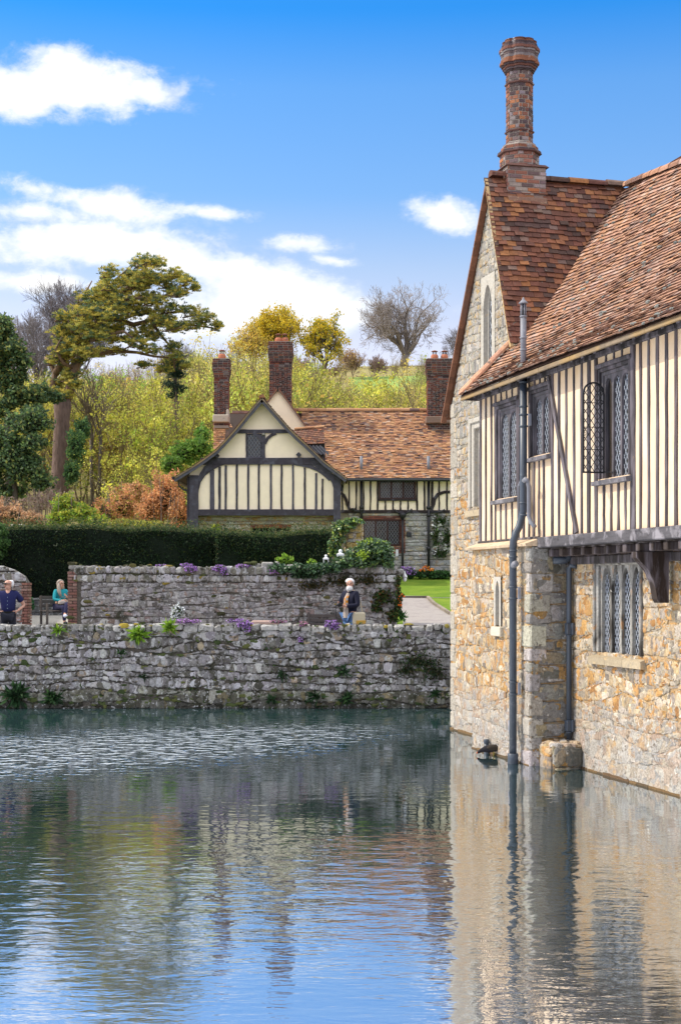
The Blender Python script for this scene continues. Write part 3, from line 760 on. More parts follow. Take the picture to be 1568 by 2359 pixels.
mb = MB(); ridge(mb, (4.0, -.05, 9.86), (4.0, -2.6, 9.86), .10, T_CROSS, rg, .34, sag=.02); mb.build('ridge_tiles', M['ridge_tile'], cr)['kind'] = 'stuff'
mb = MB(); n = 34    # tile ends showing along the two verges
for i in range(n):
    t0, t1 = i/n, (i+.97)/n
    g = rg.uniform(.75, 1.2)
    mb.bar((lerp(6.45, 3.98, t0), -.02, lerp(5.80, 9.76, t0)), (lerp(6.45, 3.98, t1), -.02, lerp(5.80, 9.76, t1)+.008), .10, .04, (.85, 0, .53), (.19*g, .085*g, .05*g))
mb.build('verge', M['tile'], cr)
mb = MB()
for i in range(22):
    t0, t1 = i/22, (i+.98)/22; g = rg.uniform(.85, 1.1)
    mb.bar((lerp(2.76, 3.98, t0), .035, lerp(6.66, 9.76, t0)), (lerp(2.76, 3.98, t1), .035, lerp(6.66, 9.76, t1)), .05, .055, (-.93, 0, .37), (1.15*g, .86*g, .5*g))
mb.build('verge_mortar', M['dressed'], cr)
# eaves
mb = MB(); seg = 9
for i in range(seg):
    a = lerp(-7, 3.20, i/seg); b = lerp(-7, 3.20, (i+.995)/seg); mb.bbox((a, .74, 5.795), (b, .775, 5.86), .006)
mb.build('eaves_board', M['eave_board'], manor)
mb = MB(); mb.add([(-7, .77, 5.80), (3.2, .77, 5.80), (3.2, .40, 5.99), (-7, .40, 5.99)], [(0, 1, 2, 3)], (.03, .026, .025)); mb.box((3.14, .46, 5.80), (3.18, .77, 5.98), (.06, .05, .05))
for i in range(26):
    s = 3.0-i*.39; mb.bar((s, .45, 5.93), (s, .75, 5.81), .09, .07, (0, 0, 1), (.028, .024, .024))
mb.build('eaves_soffit', M['timber'], manor)
mb = MB()   # wet line along the water
for a, b, P in ((-7, -.04, PW(.02)), (.46, 3.0, PW(.645)), (3.05, 6.2, PW(-.075))):
    u = a
    while u < b:
        w = min(rg.uniform(.15, .6), b-u); p0 = Vector(P(u, -.03, -.05)); h = rg.uniform(.02, .05); c = rg.choice([(.12, .075, .04), (.16, .10, .045), (.10, .07, .04)]); mb.bbox(p0, P(u+w*1.02, h, rg.uniform(.008, .016)), .012, c); u += w
mb.build('tide_line', M['moss'], manor)['kind'] = 'stuff'
# plain inner box so that no light leaks through
mb = MB(); mb.box((-7, -5.6, -.6), (2.5, -.35, 5.6)); mb.box((2.6, -5.5, 0), (6.1, -.45, 5.8)); mb.build('interior', M['dark'], manor)

# ---------------------------------------------------------------- octagonal brick chimney
BR = pal_fn([(0.238, 0.097, 0.062, 3), (0.170, 0.075, 0.057, 2.2), (0.306, 0.128, 0.067, 1.4), (0.076, 0.053, 0.057, 3), (0.136, 0.097, 0.100, 1.8), (0.238, 0.202, 0.209, 1.)], .18)
BR_BASE = pal_fn([(.26, .12, .09, 2), (.30, .25, .24, 2), (.14, .10, .10, 2), (.36, .14, .06, 1)], .18)
ccs, ccm = 4.22, -.68
def zc(py): return CAM_H-(py-HZ)/F_PX*26.05
def ring_face(k, n, R, rot):
    a0 = 2*math.pi*k/n+rot; a1 = 2*math.pi*(k+1)/n+rot
    p0 = Vector((ccs+R*math.cos(a0), ccm+R*math.sin(a0), 0)); p1 = Vector((ccs+R*math.cos(a1), ccm+R*math.sin(a1), 0)); d = p1-p0; L = d.length; d /= L; nn = Vector((d.y, -d.x, 0))
    return L, (lambda u, v, w: tuple(p0+d*u+nn*w+Vector((0, 0, v))))
def octa(mb, R, z0, z1, pal, rot=math.pi/8):
    for k in range(8):
        L, P = ring_face(k, 8, R, rot); bricks(mb, P, 0, L, z0, z1, pal, rg, bl=L*.62)
core = MB(); mb = MB()
RS = .230
octa(mb, RS, zc(340), zc(150), BR); core.lathe((ccs, ccm, 0), [(RS, zc(345)), (RS, zc(110))], 8, rot=math.pi/8)
octa(mb, .338, zc(394), zc(357), BR_BASE); core.lathe((ccs, ccm, 0), [(.337, zc(396)), (.337, zc(356)), (.30, zc(338)), (.26, zc(332))], 8, rot=math.pi/8)
for z, h, R in ((zc(357), .05, .375), (zc(350), .07, .32), (zc(343), .07, .28)):
    octa(mb, R, z, z+h, BR); core.lathe((ccs, ccm, 0), [(R, z), (R, z+h)], 8, rot=math.pi/8)
# square pedestal
hs = .35; zb = zc(465); zt = zc(396)
for P, fl in ((lambda u, v, w: (ccs-hs-w, ccm+u, v), 1), (lambda u, v, w: (ccs+u, ccm+hs+w, v), 1), (lambda u, v, w: (ccs+u, ccm-hs-w, v), 0), (lambda u, v, w: (ccs+hs+w, ccm+u, v), 0)):
    bricks(mb, P, -hs, hs, zb-.55, zt, BR_BASE, rg)
core.box((ccs-hs, ccm-hs, zb-.6), (ccs+hs, ccm+hs, zt-.003))
ch = core.build('chimney', M['brick_mortar'], manor); ch['label'] = 'tall octagonal brick chimney with corbelled star top'
mb.build('brickwork', M['brick'], ch)
mb = MB()
for py, R, h in ((306, .262, .04), (196, .262, .04), (357, .392, .035)):
    mb.lathe((ccs, ccm, zc(py)), [(R-.03, -h*.5), (R, -h*.2), (R, h*.3), (R-.03, h*.6)], 8, (.10, .05, .045), rot=math.pi/8)
mb.hexa([(ccs-hs-.05, ccm-hs-.05, zt), (ccs+hs+.05, ccm-hs-.05, zt), (ccs+hs+.05, ccm+hs+.05, zt), (ccs-hs-.05, ccm+hs+.05, zt), (ccs-hs, ccm-hs, zt+.05), (ccs+hs, ccm-hs, zt+.05), (ccs+hs, ccm+hs, zt+.05), (ccs-hs, ccm+hs, zt+.05)], (.12, .06, .05))
mb.build('string_courses', M['brick'], ch)
mb = MB()   # corbelled crown: star-shaped courses
def star(z0, z1, R, col, dent=.86, npt=8):
    pts = []
    for k in range(npt*4):
        a = 2*math.pi*k/(npt*4)+math.pi/8; q = (1.0, .985, dent, .985)[k % 4] if True else 1
        pts.append((ccs+R*q*math.cos(a), ccm+R*q*math.sin(a), z0))
    mb.prism(pts, (0, 0, z1-z0), col)
zs = zc(170); st = [(.285, .045), (.305, .045), (.33, .05), (.355, .05), (.385, .055), (.365, .06), (.355, .07), (.36, .06), (.375, .05), (.395, .06), (.37, .05), (.345, .06), (.33, .05), (.335, .025)]
tot = sum(h for _, h in st); k = (zc(97)-zs)/tot
for R, h in st:
    c = BR(rg, 0, 0); R *= .91; star(zs, zs+h*k-.004, R, tuple(x*.8 for x in c), rg.choice((.9, .86, .88))); zs += h*k
mb.build('crown', M['brick'], ch)
mb = MB(); c = (1.1, 1.0, .95)   # lead and mortar flashing round the pedestal
mb.prism([(ccs-hs-.015, ccm-hs, zb-.12), (ccs-hs-.015, ccm+hs+.01, zb-.12), (ccs-hs-.015, ccm+hs+.01, zb+.0), (ccs-hs-.015, ccm-hs, zb+.0)], (-.06, 0, -.03), (.55, .36, .3)); mb.build('flashing', M['dressed'], ch)

# ---------------------------------------------------------------- pipes
def loc(px, py, m): s, z = RM(px, py, m); return Vector((s, m, z))
def collar(mb, p, r, h=.03, col=(1, 1, 1)): mb.lathe(p, [(r-.01, -h/2), (r, -h/2+.006), (r, h/2-.006), (r-.01, h/2)], 12, col)
mb = MB(); m1, m2 = .60, .775
s1 = RM(1205, 1000, m1)[0]; s2 = RM(1181, 1500, m2)[0]
za, zb_ = RM(1205, 1185, m1)[1], RM(1183, 1252, m2)[1]
mb.tube([(s1, m1, 5.95), (s1, m1, za+.06), (s1+.01, m1+.01, za), (lerp(s1, s2, .35), lerp(m1, m2, .4), lerp(za, zb_, .42)), (lerp(s1, s2, .7), lerp(m1, m2, .7), lerp(za, zb_, .62)), (s2-.01, m2-.005, zb_+.03), (s2, m2, zb_-.06), (s2, m2, -.3)], .056, 14, (1, 1, 1))
dp = mb.build('drainpipe', M['pipe_blue'], manor, True); dp['label'] = 'blue grey main drainpipe running down into the moat'
mb = MB()
for py in (880, 936, 955, 982, 1159, 1187): collar(mb, loc(1205, py, m1)-Vector((0, 0, 0)), .068)
for py in (1269, 1283, 1353, 1379, 1572, 1600): p = loc(1181, py, m2); p.x = s2; collar(mb, p, .068)
p = loc(1181, 1748, m2); p.x = s2; collar(mb, p, .082, .16)
mb.build('collars', M['pipe_blue'], dp, True)['kind'] = 'stuff'
mb = MB()
for py, m_, s_ in ((968, m1, s1), (1172, m1, s1), (1366, m2, s2), (1586, m2, s2)):
    p = loc(1205 if m_ == m1 else 1181, py, m_); mb.box((s_-.10, m_-.09, p.z-.09), (s_-.055, m_-.05, p.z+.09), (1.2, 1.2, 1.2)); 
mb.build('wall_straps', M['lead'], dp)
mb = MB(); mb.tube([loc(1206, 1108, m1+.08), loc(1210, 1103, m1+.08), loc(1215, 1109, m1+.06), loc(1218, 1122, m1), loc(1218, 1190, m1), loc(1222, 1203, m1-.02), loc(1231, 1213, m1-.04)], .034, 10)
mb.tube([loc(1194, 1195, m1-.05), loc(1194, 1120, m1-.05), loc(1200, 1106, m1)], .02, 8)
mb.build('branch_pipe', M['lead'], dp, True)
mb = MB(); p = loc(1181, 1702, m2); p.x = s2; mb.tube([p, p+Vector((.12, -.01, .13)), p+Vector((.16, -.02, .24)), p+Vector((.16, -.1, .27))], .04, 10); mb.build('side_inlet', M['lead'], dp, True); mb = MB(); p = loc(1181, 1306, m2); p.x = s2; mb.tube([p, p+Vector((-.07, 0, .04)), p+Vector((-.12, 0, .045))], .05, 10)
mb.build('side_inlet', M['lead'], dp, True)
mb = MB(); sx = RM(1310, 1500, .09)[0]; q = Vector((sx, .09, 3.06))
mb.tube([(sx-.12, .02, 2.985), (sx-.05, .07, 3.0), (sx, .09, 2.96), (sx, .09, .40)], .04, 10)
d2 = mb.build('drainpipe', M['pipe_blue'], manor, True); d2['label'] = 'thinner drainpipe in the shaded corner of the recess'
mb = MB(); mb.tube([(sx+.03, .33, 3.08), (sx-.0, .16, 3.08), (sx-.02, .11, 3.11), (sx-.02, .10, 3.24)], .062, 12); mb.build('elbow', M['pipe_blue'], d2, True)
mb = MB()
for py in (1449, 1672): p = loc(1310, py, .09); mb.bbox((sx-.08, .03, p.z-.09), (sx+.08, .075, p.z+.09), .008); mb.bbox((sx-.05, .06, p.z-.085), (sx+.05, .145, p.z+.085), .012); collar(mb, Vector((sx, .09, p.z-.1)), .052); mb.build('wall_bracket', M['pipe_blue'], d2); mb = MB()
# ventilating pipe standing on the roof
vm = .56; vs_ = RM(1205, 780, vm)[0]
def vz(py): return RM(1205, py, vm)[1]
mb = MB(); mb.tube([(vs_, vm, vz(850)), (vs_, vm, vz(728))], .046, 12)
for k in range(6):
    a = k*math.pi/3; mb.tube([(vs_+.04*math.cos(a), vm+.04*math.sin(a), vz(729)), (vs_+.036*math.cos(a), vm+.036*math.sin(a), vz(699))], .010, 5)
mb.lathe((vs_, vm, vz(699)), [(.072, 0), (.072, .012), (.05, .03), (.02, .065), (.012, .09), (.002, .10)], 12)
for py in (729, 778, 806): collar(mb, Vector((vs_, vm, vz(py))), .058)
mb.build('vent_pipe', M['lead'], manor, True)
mb = MB(); mb.tube([(vs_, vm, vz(729)), (vs_, vm, vz(699))], .02, 6); mb.build('vent_core', M['dark'], manor)
# rough stone plinth in the corner at the water
mb = MB(); mb.box((-.03, 0, -.5), (.44, .46, .33), (.8, .8, .8)); pl = mb.build('plinth', M['mortar_buff'], manor)
mb = MB(); stones(mb, PS(-.03), 0, .48, -.2, .34, (.14, .24), (.18, .3), ST_SHADE, rg, gap=.02, depth=.06, jit=.03); stones(mb, lambda u, v, w: (u, .46+w, v), -.03, .44, -.2, .34, (.14, .24), (.16, .3), ST_BUFF, rg, gap=.02, depth=.05, jit=.03)
stones(mb, lambda u, v, w: (u, v, .33+w), -.05, .44, 0, .48, (.12, .2), (.14, .25), pal_fn([(.5, .4, .32, 2), (.4, .3, .2, 1), (.5, .48, .45, 1)], .15), rg, gap=.02, depth=.05, jit=.03); mb.build('stonework', M['house_stone'], pl)
# ================================================================== half timbered house across the moat
CB = Vector((-3.0, 54.0, 2.6))
cot = thing('timber_framed_house', 'cream half timbered house with a broad gable and tiled roof beyond the garden', 'house', CB)
rg = random.Random(23)
YG = 54.0; YM = 56.5; YB = 58.2
def PT(px, py, Y, w=0.):   # picture point on a facade plane at depth Y, w metres proud of it (local coordinates)
    p = at(px, py, Y)-CB; return (p.x, p.y-w, p.z)
def PF(Y): return lambda u, v, w: (u, Y-CB.y-w, v)
def lx(px, Y): return at(px, 0, Y).x-CB.x
def lz(py, Y): return at(0, py, Y).z-CB.z
T1 = [(.075, .068, .085), (.10, .092, .118), (.06, .052, .065)]; T2 = [(.03, .022, .024), (.04, .03, .03)]
def beam(name, Y, x0, x1, y0, y1, w=.04, cols=T1, jit=.008):
    mb = MB(); wobbly(mb, PF(Y), lx(x0, Y), lx(x1, Y), lz(y1, Y), lz(y0, Y), -.05, w+rg.uniform(-.004, .004), rg, rg.choice(cols), jit, 5); return mb.build(name, M['timber_far'], cot)
def beam_h(name, Y, x0, x1, y0, y1, w=.05, cols=T1):
    mb = MB(); f = PF(Y); wobbly(mb, lambda u, v, q: f(v, u, q), lz(y1, Y), lz(y0, Y), lx(x0, Y), lx(x1, Y), -.05, w, rg, rg.choice(cols), .008, 9); return mb.build(name, M['timber_far'], cot)
def curved(name, Y, pts, wd, w=.045, th=.10, cols=T1):
    mb = MB(); mb.ribbon([PT(x, y, Y, w-th/2) for x, y in pts], [q for q in wd] if isinstance(wd, list) else wd, th, (0, 1, 0), rg.choice(cols)); return mb.build(name, M['timber_far'], cot)

# gable front
outL = [(603, 915), (571, 952), (540, 990), (519, 1013), (497, 1036), (470, 1056), (444, 1074), (399, 1101)]
outR = [(603, 915), (636, 952), (669, 989), (689, 1008), (709, 1026), (727, 1043), (746, 1062), (799, 1102)]
poly = [(433, 1186), (779, 1186), (779, 1100), (746, 1068), (709, 1032), (669, 996), (603, 922), (540, 996), (497, 1042), (444, 1078), (433, 1100)]
mb = MB(); mb.add([PT(x, y, YG) for x, y in poly], [tuple(range(len(poly)))]); gf = mb.build('gable_wall', M['plaster_far'], cot)
# stone below the rail, recessed, with brick-headed opening
mb = MB(); wall_plane(mb, PF(YG+.35), lx(433, YG), lx(772, YG), -1., lz(1180, YG), [(lx(577, YG), lx(668, YG), lz(1250, YG), lz(1216, YG))])
sw = mb.build('wall', M['mortar_buff'], cot); sw['label'] = 'stone ground floor under the gable'
mb = MB(); stones(mb, PF(YG+.35), lx(433, YG), lx(772, YG), lz(1260, YG), lz(1183, YG), (.10, .2), (.15, .4), pal_fn([(.46, .40, .30, 3), (.52, .48, .40, 2), (.48, .30, .14, 1.3)], .15), rg, gap=.03, holes=[(lx(577, YG), lx(668, YG), lz(1250, YG), lz(1208, YG))], corner=.35)
mb.build('stonework', M['house_stone'], sw)
mb = MB(); f = PF(YG+.35); a = lx(575, YG); b = lx(670, YG); k = 20
for i in range(k):
    u = lerp(a, b, i/k); c = pal_fn([(.30, .10, .05, 2), (.20, .07, .05, 1)], .2)(rg, 0, 0); mb.bbox((u+.004, YG+.30-CB.y, lz(1215, YG)), (u+(b-a)/k-.004, YG+.40-CB.y, lz(1208, YG)), .006, c)
mb.build('lintel', M['brick_far'], sw)
mb = MB(); mb.box((lx(577, YG), YG+.5-CB.y, lz(1250, YG)), (lx(668, YG), YG+.52-CB.y, lz(1214, YG))); mb.build('opening', M['dark'], sw)
# timbers
beam_h('bottom_rail', YG, 455, 772, 1173.5, 1187.5, .09); beam_h('tie_beam', YG, 462, 746, 1055, 1070.5, .08); beam_h('collar', YG, 546, 676, 989.5, 998, .06)
beam('post', YG, 437, 457, 1095, 1262, .10); beam('post', YG, 768, 785, 1090, 1262, .10); beam('post', YG, 430.5, 436.5, 1098, 1240, .03)
for x, wd, top in ((488.5, 10, 1082), (505.8, 5.5, 1075), (520, 5, 1072), (545.5, 5, 1070), (572, 4.6, 1069), (596.3, 4.6, 1069), (624, 4.8, 1069), (648.5, 4.6, 1069), (675, 4.6, 1071), (702, 4.6, 1077), (728, 5, 1090), (742.6, 4.4, 1103)):
    beam('stud', YG, x-wd/2, x+wd/2, top, 1174.5, .03)
curved('arch_brace', YG, [(449, 1150), (451, 1128), (457, 1108), (468, 1092), (484, 1080), (503, 1071), (523, 1066)], [.22, .22, .20, .19, .16, .13, .08], .06)
curved('brace', YG, [(458, 1108), (466, 1092), (476, 1078), (488, 1066)], [.16, .17, .17, .19], .075)
curved('arch_brace', YG, [(778, 1150), (775, 1128), (769, 1108), (758, 1091), (744, 1078), (727, 1069), (712, 1066)], [.18, .18, .19, .20, .19, .17, .12], .06)
curved('brace', YG, [(760, 1106), (748, 1094), (733, 1083), (714, 1075), (694, 1071), (672, 1068)], [.10, .11, .12, .12, .11, .08], .05)
beam('king_post', YG, 603.5, 611, 997, 1056, .05)
curved('brace', YG, [(605, 1020), (600, 1010), (592, 1002), (583, 998)], .10, .06); curved('brace', YG, [(610, 1022), (616, 1010), (626, 1002), (636, 998)], .11, .05)
mb = MB(); mb.bbox(PT(604, 1003, YG, .12), PT(611, 998, YG, -.02), .01, (.3, .28, .24)); mb.build('peg', M['timber_far'], cot)
for x, y in ((688, 1048), (500, 1050)):
    mb = MB(); q = PT(x, y, YG, 0); r = .10; mb.prism([(q[0]-r, q[1]+.02, q[2]), (q[0], q[1]+.02, q[2]-r), (q[0]+r, q[1]+.02, q[2]), (q[0], q[1]+.02, q[2]+r)], (0, -.16 if x > 600 else -.3, 0), (.03, .025, .03)); mb.build('purlin_end', M['timber_far'], cot)
# window in the gable and the others
def lead_window(Y, x0, x1, y0, y1, n, label, wood=True, fr=2.2, head=True, su=.11, sv=.17, proud=.05):
    a, b, c, d = lx(x0, Y), lx(x1, Y), lz(y1, Y), lz(y0, Y); f_ = fr*Y/F_PX; mb = MB(); P = PF(Y); yy = Y-CB.y
    mb.bbox((a, yy-proud, c), (a+f_, yy+.05, d), .006); mb.bbox((b-f_, yy-proud, c), (b, yy+.05, d), .006); mb.bbox((a+f_, yy-proud+.002, d-f_), (b-f_, yy+.05, d), .006); mb.bbox((a+f_, yy-proud+.002, c), (b-f_, yy+.05, c+f_), .006)
    L = (b-a-f_)/n; gl = MB(); lt = MB()
    for i in range(n):
        u0 = a+f_/2+i*L+f_/2; u1 = u0+L-f_
        if i: mb.bbox((u0-f_, yy-proud+.004, c+f_), (u0, yy+.05, d-f_), .006)
        q = [(u0, c+f_), (u1, c+f_), (u1, d-f_), (u0, d-f_)]
        tz = rg.uniform(-.02, .02)
        gl.add([P(q[0][0], q[0][1], .005), P(q[1][0], q[1][1], .005+tz), P(q[2][0], q[2][1], .012+tz), P(q[3][0], q[3][1], .012)], [(0, 1, 2, 3)]); lattice(lt, P, q, su, sv, .010, .03)
    mb.c = [(.045, .04, .05)]*len(mb.c)
    o = mb.build('window', M['brown_wood'] if wood else M['timber_far'], cot); o['label'] = label
    gl.build('glass', M['glass_far'], o); lt.build('lead_lattice', M['came_far'], o); return o
lead_window(YG, 568, 603, 999, 1055, 1, 'small leaded window in the gable', False, 2.6, su=.12, sv=.17)
beam('stud', YG, 566, 569.5, 998, 1056, .03); beam_h('sill', YG, 568, 604, 1052.5, 1056.5, .07)

# barge boards and wing roof
def thick(pts, t):  # offset polyline downwards along its normal (picture units)
    out = []
    for i, p in enumerate(pts):
        a = pts[max(i-1, 0)]; b = pts[min(i+1, len(pts)-1)]; dx, dy = b[0]-a[0], b[1]-a[1]; L = math.hypot(dx, dy); nx, ny = -dy/L, dx/L
        if ny < 0: nx, ny = -nx, -ny
        out.append((p[0]+nx*t, p[1]+ny*t))
    return out
def verge(pts, Y, nm, t, d0, col, dep=.06, mat='timber_far'):
    inn = thick(pts, t); mb = MB(); n = len(pts)
    o = [PT(x, y+d0, Y) for x, y in pts]; i_ = [PT(x, y+d0, Y) for x, y in inn]; V = lambda q: Vector(q)+Vector((0, dep, 0))
    mb.add(o+i_+[V(q) for q in o]+[V(q) for q in i_], [(k, k+1, n+k+1, n+k) for k in range(n-1)]+[(2*n+k, 2*n+k+1, 3*n+k+1, 3*n+k) for k in range(n-1)]+[(k, k+1, 2*n+k+1, 2*n+k) for k in range(n-1)]+[(n+k, n+k+1, 3*n+k+1, 3*n+k) for k in range(n-1)]+[(0, n, 3*n, 2*n), (n-1, 2*n-1, 4*n-1, 3*n-1)], col)
    return mb.build(nm, M[mat], cot)
YV = YG-.42
for pts in (outL, outR):
    verge(pts, YV, 'barge_board', 7.5, 2.5, (.10, .098, .115)); verge(pts, YV-.03, 'verge', 3., 0, (.36, .31, .25), .5, 'eave_board')
# wing roof slopes: swept back from the verge
for pts, lab in ((outL, 'left'), (outR, 'right')):
    P3 = [Vector(PT(x, y, YV)) for x, y in pts]
    cl = [0.]
    for a, b in zip(P3, P3[1:]): cl.append(cl[-1]+(b-a).length)
    tot = cl[-1]
    def SW(u, v, P3=P3, cl=cl, tot=tot):
        s = clamp(tot-v, 0, tot)
        for i in range(len(cl)-1):
            if s <= cl[i+1]+1e-9: return P3[i].lerp(P3[i+1], (s-cl[i])/(cl[i+1]-cl[i]))+Vector((0, u, 0))
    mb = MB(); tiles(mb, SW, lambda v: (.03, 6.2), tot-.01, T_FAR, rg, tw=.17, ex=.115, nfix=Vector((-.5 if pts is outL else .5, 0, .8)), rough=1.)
    r_ = mb.build('roof', M['tile'], cot); r_['label'] = lab+' slope of the gabled wing roof'
    mb = MB()
    for a, b in zip(P3, P3[1:]): mb.add([a, b, b+Vector((0, 6.2, 0)), a+Vector((0, 6.2, 0))], [(0, 1, 2, 3)], (.05, .04, .035))
    mb.build('roof_deck', M['timber_far'], r_)
mb = MB(); a = Vector(PT(603, 913, YV)); ridge(mb, a, a+Vector((0, 6.2, 0)), .11, T_FAR, rg, .3); mb.build('ridge_tiles', M['ridge_tile'], cot)['kind'] = 'stuff'
# side walls of the wing, gutter bracket at the left eave
mb = MB(); mb.box((lx(431, YG), .02, -1.2), (lx(434, YG), 6., lz(1098, YG))); mb.box((lx(777, YG), .02, -1.2), (lx(780, YG), 6., lz(1098, YG))); mb.build('side_walls', M['plaster_far'], cot)
mb = MB(); mb.box((lx(436, YG), .6, -1.2), (lx(776, YG), 6., lz(1098, YG))); mb.build('interior', M['dark'], cot)
mb = MB(); mb.tube([PT(412, 1106, YG, .2), PT(413, 1120, YG, .15), PT(422, 1128, YG, .1), PT(431, 1131, YG, .05)], .035, 7); mb.tube([PT(402, 1103, YG, .45), PT(402, 1103, YG, -4)], .06, 8); mb.build('gutter', M['pipe_black'], cot)
mb = MB(); mb.tube([PT(796, 1104, YG, .3), PT(789, 1116, YM, .1), PT(787, 1132, YM, .1)], .05, 7); mb.build('gutter', M['pipe_black'], cot)

# second, higher gable behind
g2 = [(640, 897), (707, 984), (707, 1040), (575, 1040), (575, 984)]
mb = MB(); mb.add([PT(x, y, YB) for x, y in g2], [tuple(range(len(g2)))]); b_ = mb.build('rear_gable', M['plaster_far'], cot)
for pts in ([(640, 892), (612, 927), (580, 968)], [(640, 892), (672, 934), (711, 988)]):
    verge(pts, YB-.14, 'barge_board', 3.5, 0, (.16, .13, .12), .06); P3 = [Vector(PT(x, y, YB-.15)) for x, y in pts]; mb = MB()
    for a, b in zip(P3, P3[1:]): mb.add([a, b, b+Vector((0, 3., 0)), a+Vector((0, 3., 0)), a+Vector((0, 0, -.06)), b+Vector((0, 0, -.06)), b+Vector((0, 3., -.06)), a+Vector((0, 3., -.06))], [(0, 1, 2, 3), (4, 5, 6, 7), (0, 1, 5, 4)], (.28, .13, .08))
    mb.build('rear_roof', M['tile'], cot)
mb = MB(); mb.bar(PT(640, 903, YB, .16), PT(640, 890, YB, .16), .04, .04, (0, 1, 0), (.02, .02, .02)); mb.build('finial', M['timber_far'], cot)

# main range: plaster storey, stone storey, roof
LW_ = (lx(836, YM), lx(921, YM), lz(1257, YM), lz(1197, YM))
mb = MB(); wall_plane(mb, PF(YM), lx(770, YM), lx(1180, YM), lz(1180, YM), lz(1098, YM)); mb.build('plaster_wall', M['plaster_far'], cot)
mb = MB(); wall_plane(mb, PF(YM+.03), lx(770, YM), lx(1180, YM), -1.5, lz(1180, YM), [LW_]); sw = mb.build('wall', M['mortar_grey'], cot); sw['label'] = 'grey rubble ground floor of the long range'
mb = MB(); stones(mb, PF(YM+.03), lx(800, YM), lx(1180, YM), lz(1345, YM), lz(1181, YM), (.12, .26), (.16, .42), pal_fn([(.44, .43, .41, 3), (.36, .35, .34, 2), (.46, .40, .30, 1.2), (.52, .51, .50, 1.2), (.26, .25, .24, .8)], .14), rg, gap=.028, depth=.035, holes=[(LW_[0]-.12, LW_[1]+.12, LW_[2]-.02, LW_[3]+.14)], split=.2)
mb.build('stonework', M['house_stone'], sw)
mb = MB(); BQ = pal_fn([(.22, .08, .055, 3), (.15, .06, .05, 2), (.28, .16, .12, 1)], .2)
for a, b, c, d in ((LW_[0]-.12, LW_[1]+.12, LW_[3]+.002, LW_[3]+.14), (LW_[1]+.002, LW_[1]+.20, LW_[2]-.3, LW_[3]), (LW_[0]-.2, LW_[1]+.2, LW_[2]-.3, LW_[2]-.002)): bricks(mb, PF(YM+.0), a, b, c, d, BQ, rg, depth=.03)
mb.build('brick_surround', M['brick_far'], sw)
lead_window(YM, 836, 921, 1197, 1257, 3, 'wide leaded window in the stone storey', True, 3.2, su=.115, sv=.16)
lead_window(YM, 872, 957, 1104, 1150.5, 3, 'leaded window under the eaves of the long range', True, 3.6, su=.10, sv=.14, proud=.08)
beam_h('rail', YM, 785, 1180, 1175, 1182, .05, T2); beam_h('sill', YM, 869, 960, 1149.5, 1154, .09, T2)
for x, wd in ((788.5, 3.2), (804, 3.6), (820.5, 3.6), (837.5, 3), (853, 3.4), (869.5, 4), (960, 4), (977, 4), (995, 4.6), (1011, 3.6), (1029, 3.8), (1047, 4), (1065, 4), (1083, 4), (1101, 4), (1119, 4), (1137, 4), (1155, 4), (1172, 4)): beam('stud', YM, x-wd/2, x+wd/2, 1100, 1176, .03, T2, .012)
for x in (887.5, 905, 922, 939.5): beam('stud', YM, x-1.8, x+1.8, 1152, 1176, .03, T2, .012)
curved('brace', YM, [(993, 1174), (998, 1162), (1000, 1150), (1008, 1139), (1022, 1134), (1048, 1133)], [.12, .13, .14, .13, .11, .10], .05, cols=T2)
curved('brace', YM, [(785, 1136), (792, 1141), (797, 1152), (801, 1165), (806, 1176)], [.10, .11, .12, .12, .10], .05, cols=T2)
# roof of the long range
e0 = Vector(PT(785, 1102, YM-.35)); ZR = lz(946, 59.6); YR = 59.6-CB.y; xl = lx(690, YM); xr = lx(1200, YM)
RL = math.hypot(YR-e0.y, ZR-e0.z)
def S_far(u, v):
    t = v/RL; k = .10*math.sin(math.pi*t); return (u, lerp(e0.y, YR, t), lerp(e0.z, ZR, t)-k*.7-.03*math.sin(u*.9)*math.sin(math.pi*min(1, t*1.2))+.006*math.sin(u*5+v*3))
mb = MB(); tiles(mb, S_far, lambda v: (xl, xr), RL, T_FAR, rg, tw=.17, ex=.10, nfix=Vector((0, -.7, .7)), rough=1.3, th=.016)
rf = mb.build('roof', M['tile'], cot); rf['label'] = 'long orange brown tile roof'
mb = MB(); mb.add([(xl-3, e0.y+.02, e0.z-.06), (xr, e0.y+.02, e0.z-.06), (xr, YR, ZR-.12), (xl-3, YR, ZR-.12)], [(0, 1, 2, 3)], (.05, .035, .03)); mb.add([(xl-3, YR, ZR-.1), (xr, YR, ZR-.1), (xr, YR+3.2, ZR-3.2), (xl-3, YR+3.2, ZR-3.2)], [(0, 1, 2, 3)], (.2, .1, .07)); mb.build('roof_deck', M['tile'], rf)
mb = MB(); ridge(mb, (xl-.5, YR, ZR+.02), (xr, YR, ZR+.02), .12, T_FAR, rg, .36); mb.build('ridge_tiles', M['ridge_tile'], rf)['kind'] = 'stuff'
mb = MB(); mb.tube([(lx(790, YM), e0.y-.05, e0.z-.06), (xr, e0.y-.05, e0.z-.06)], .06, 8); mb.build('gutter', M['pipe_black'], cot)
mb = MB(); mb.box((lx(780, YM), YM+.3-CB.y, -1.5), (xr, YM+5-CB.y, e0.z-.1)); mb.build('interior', M['dark'], cot)
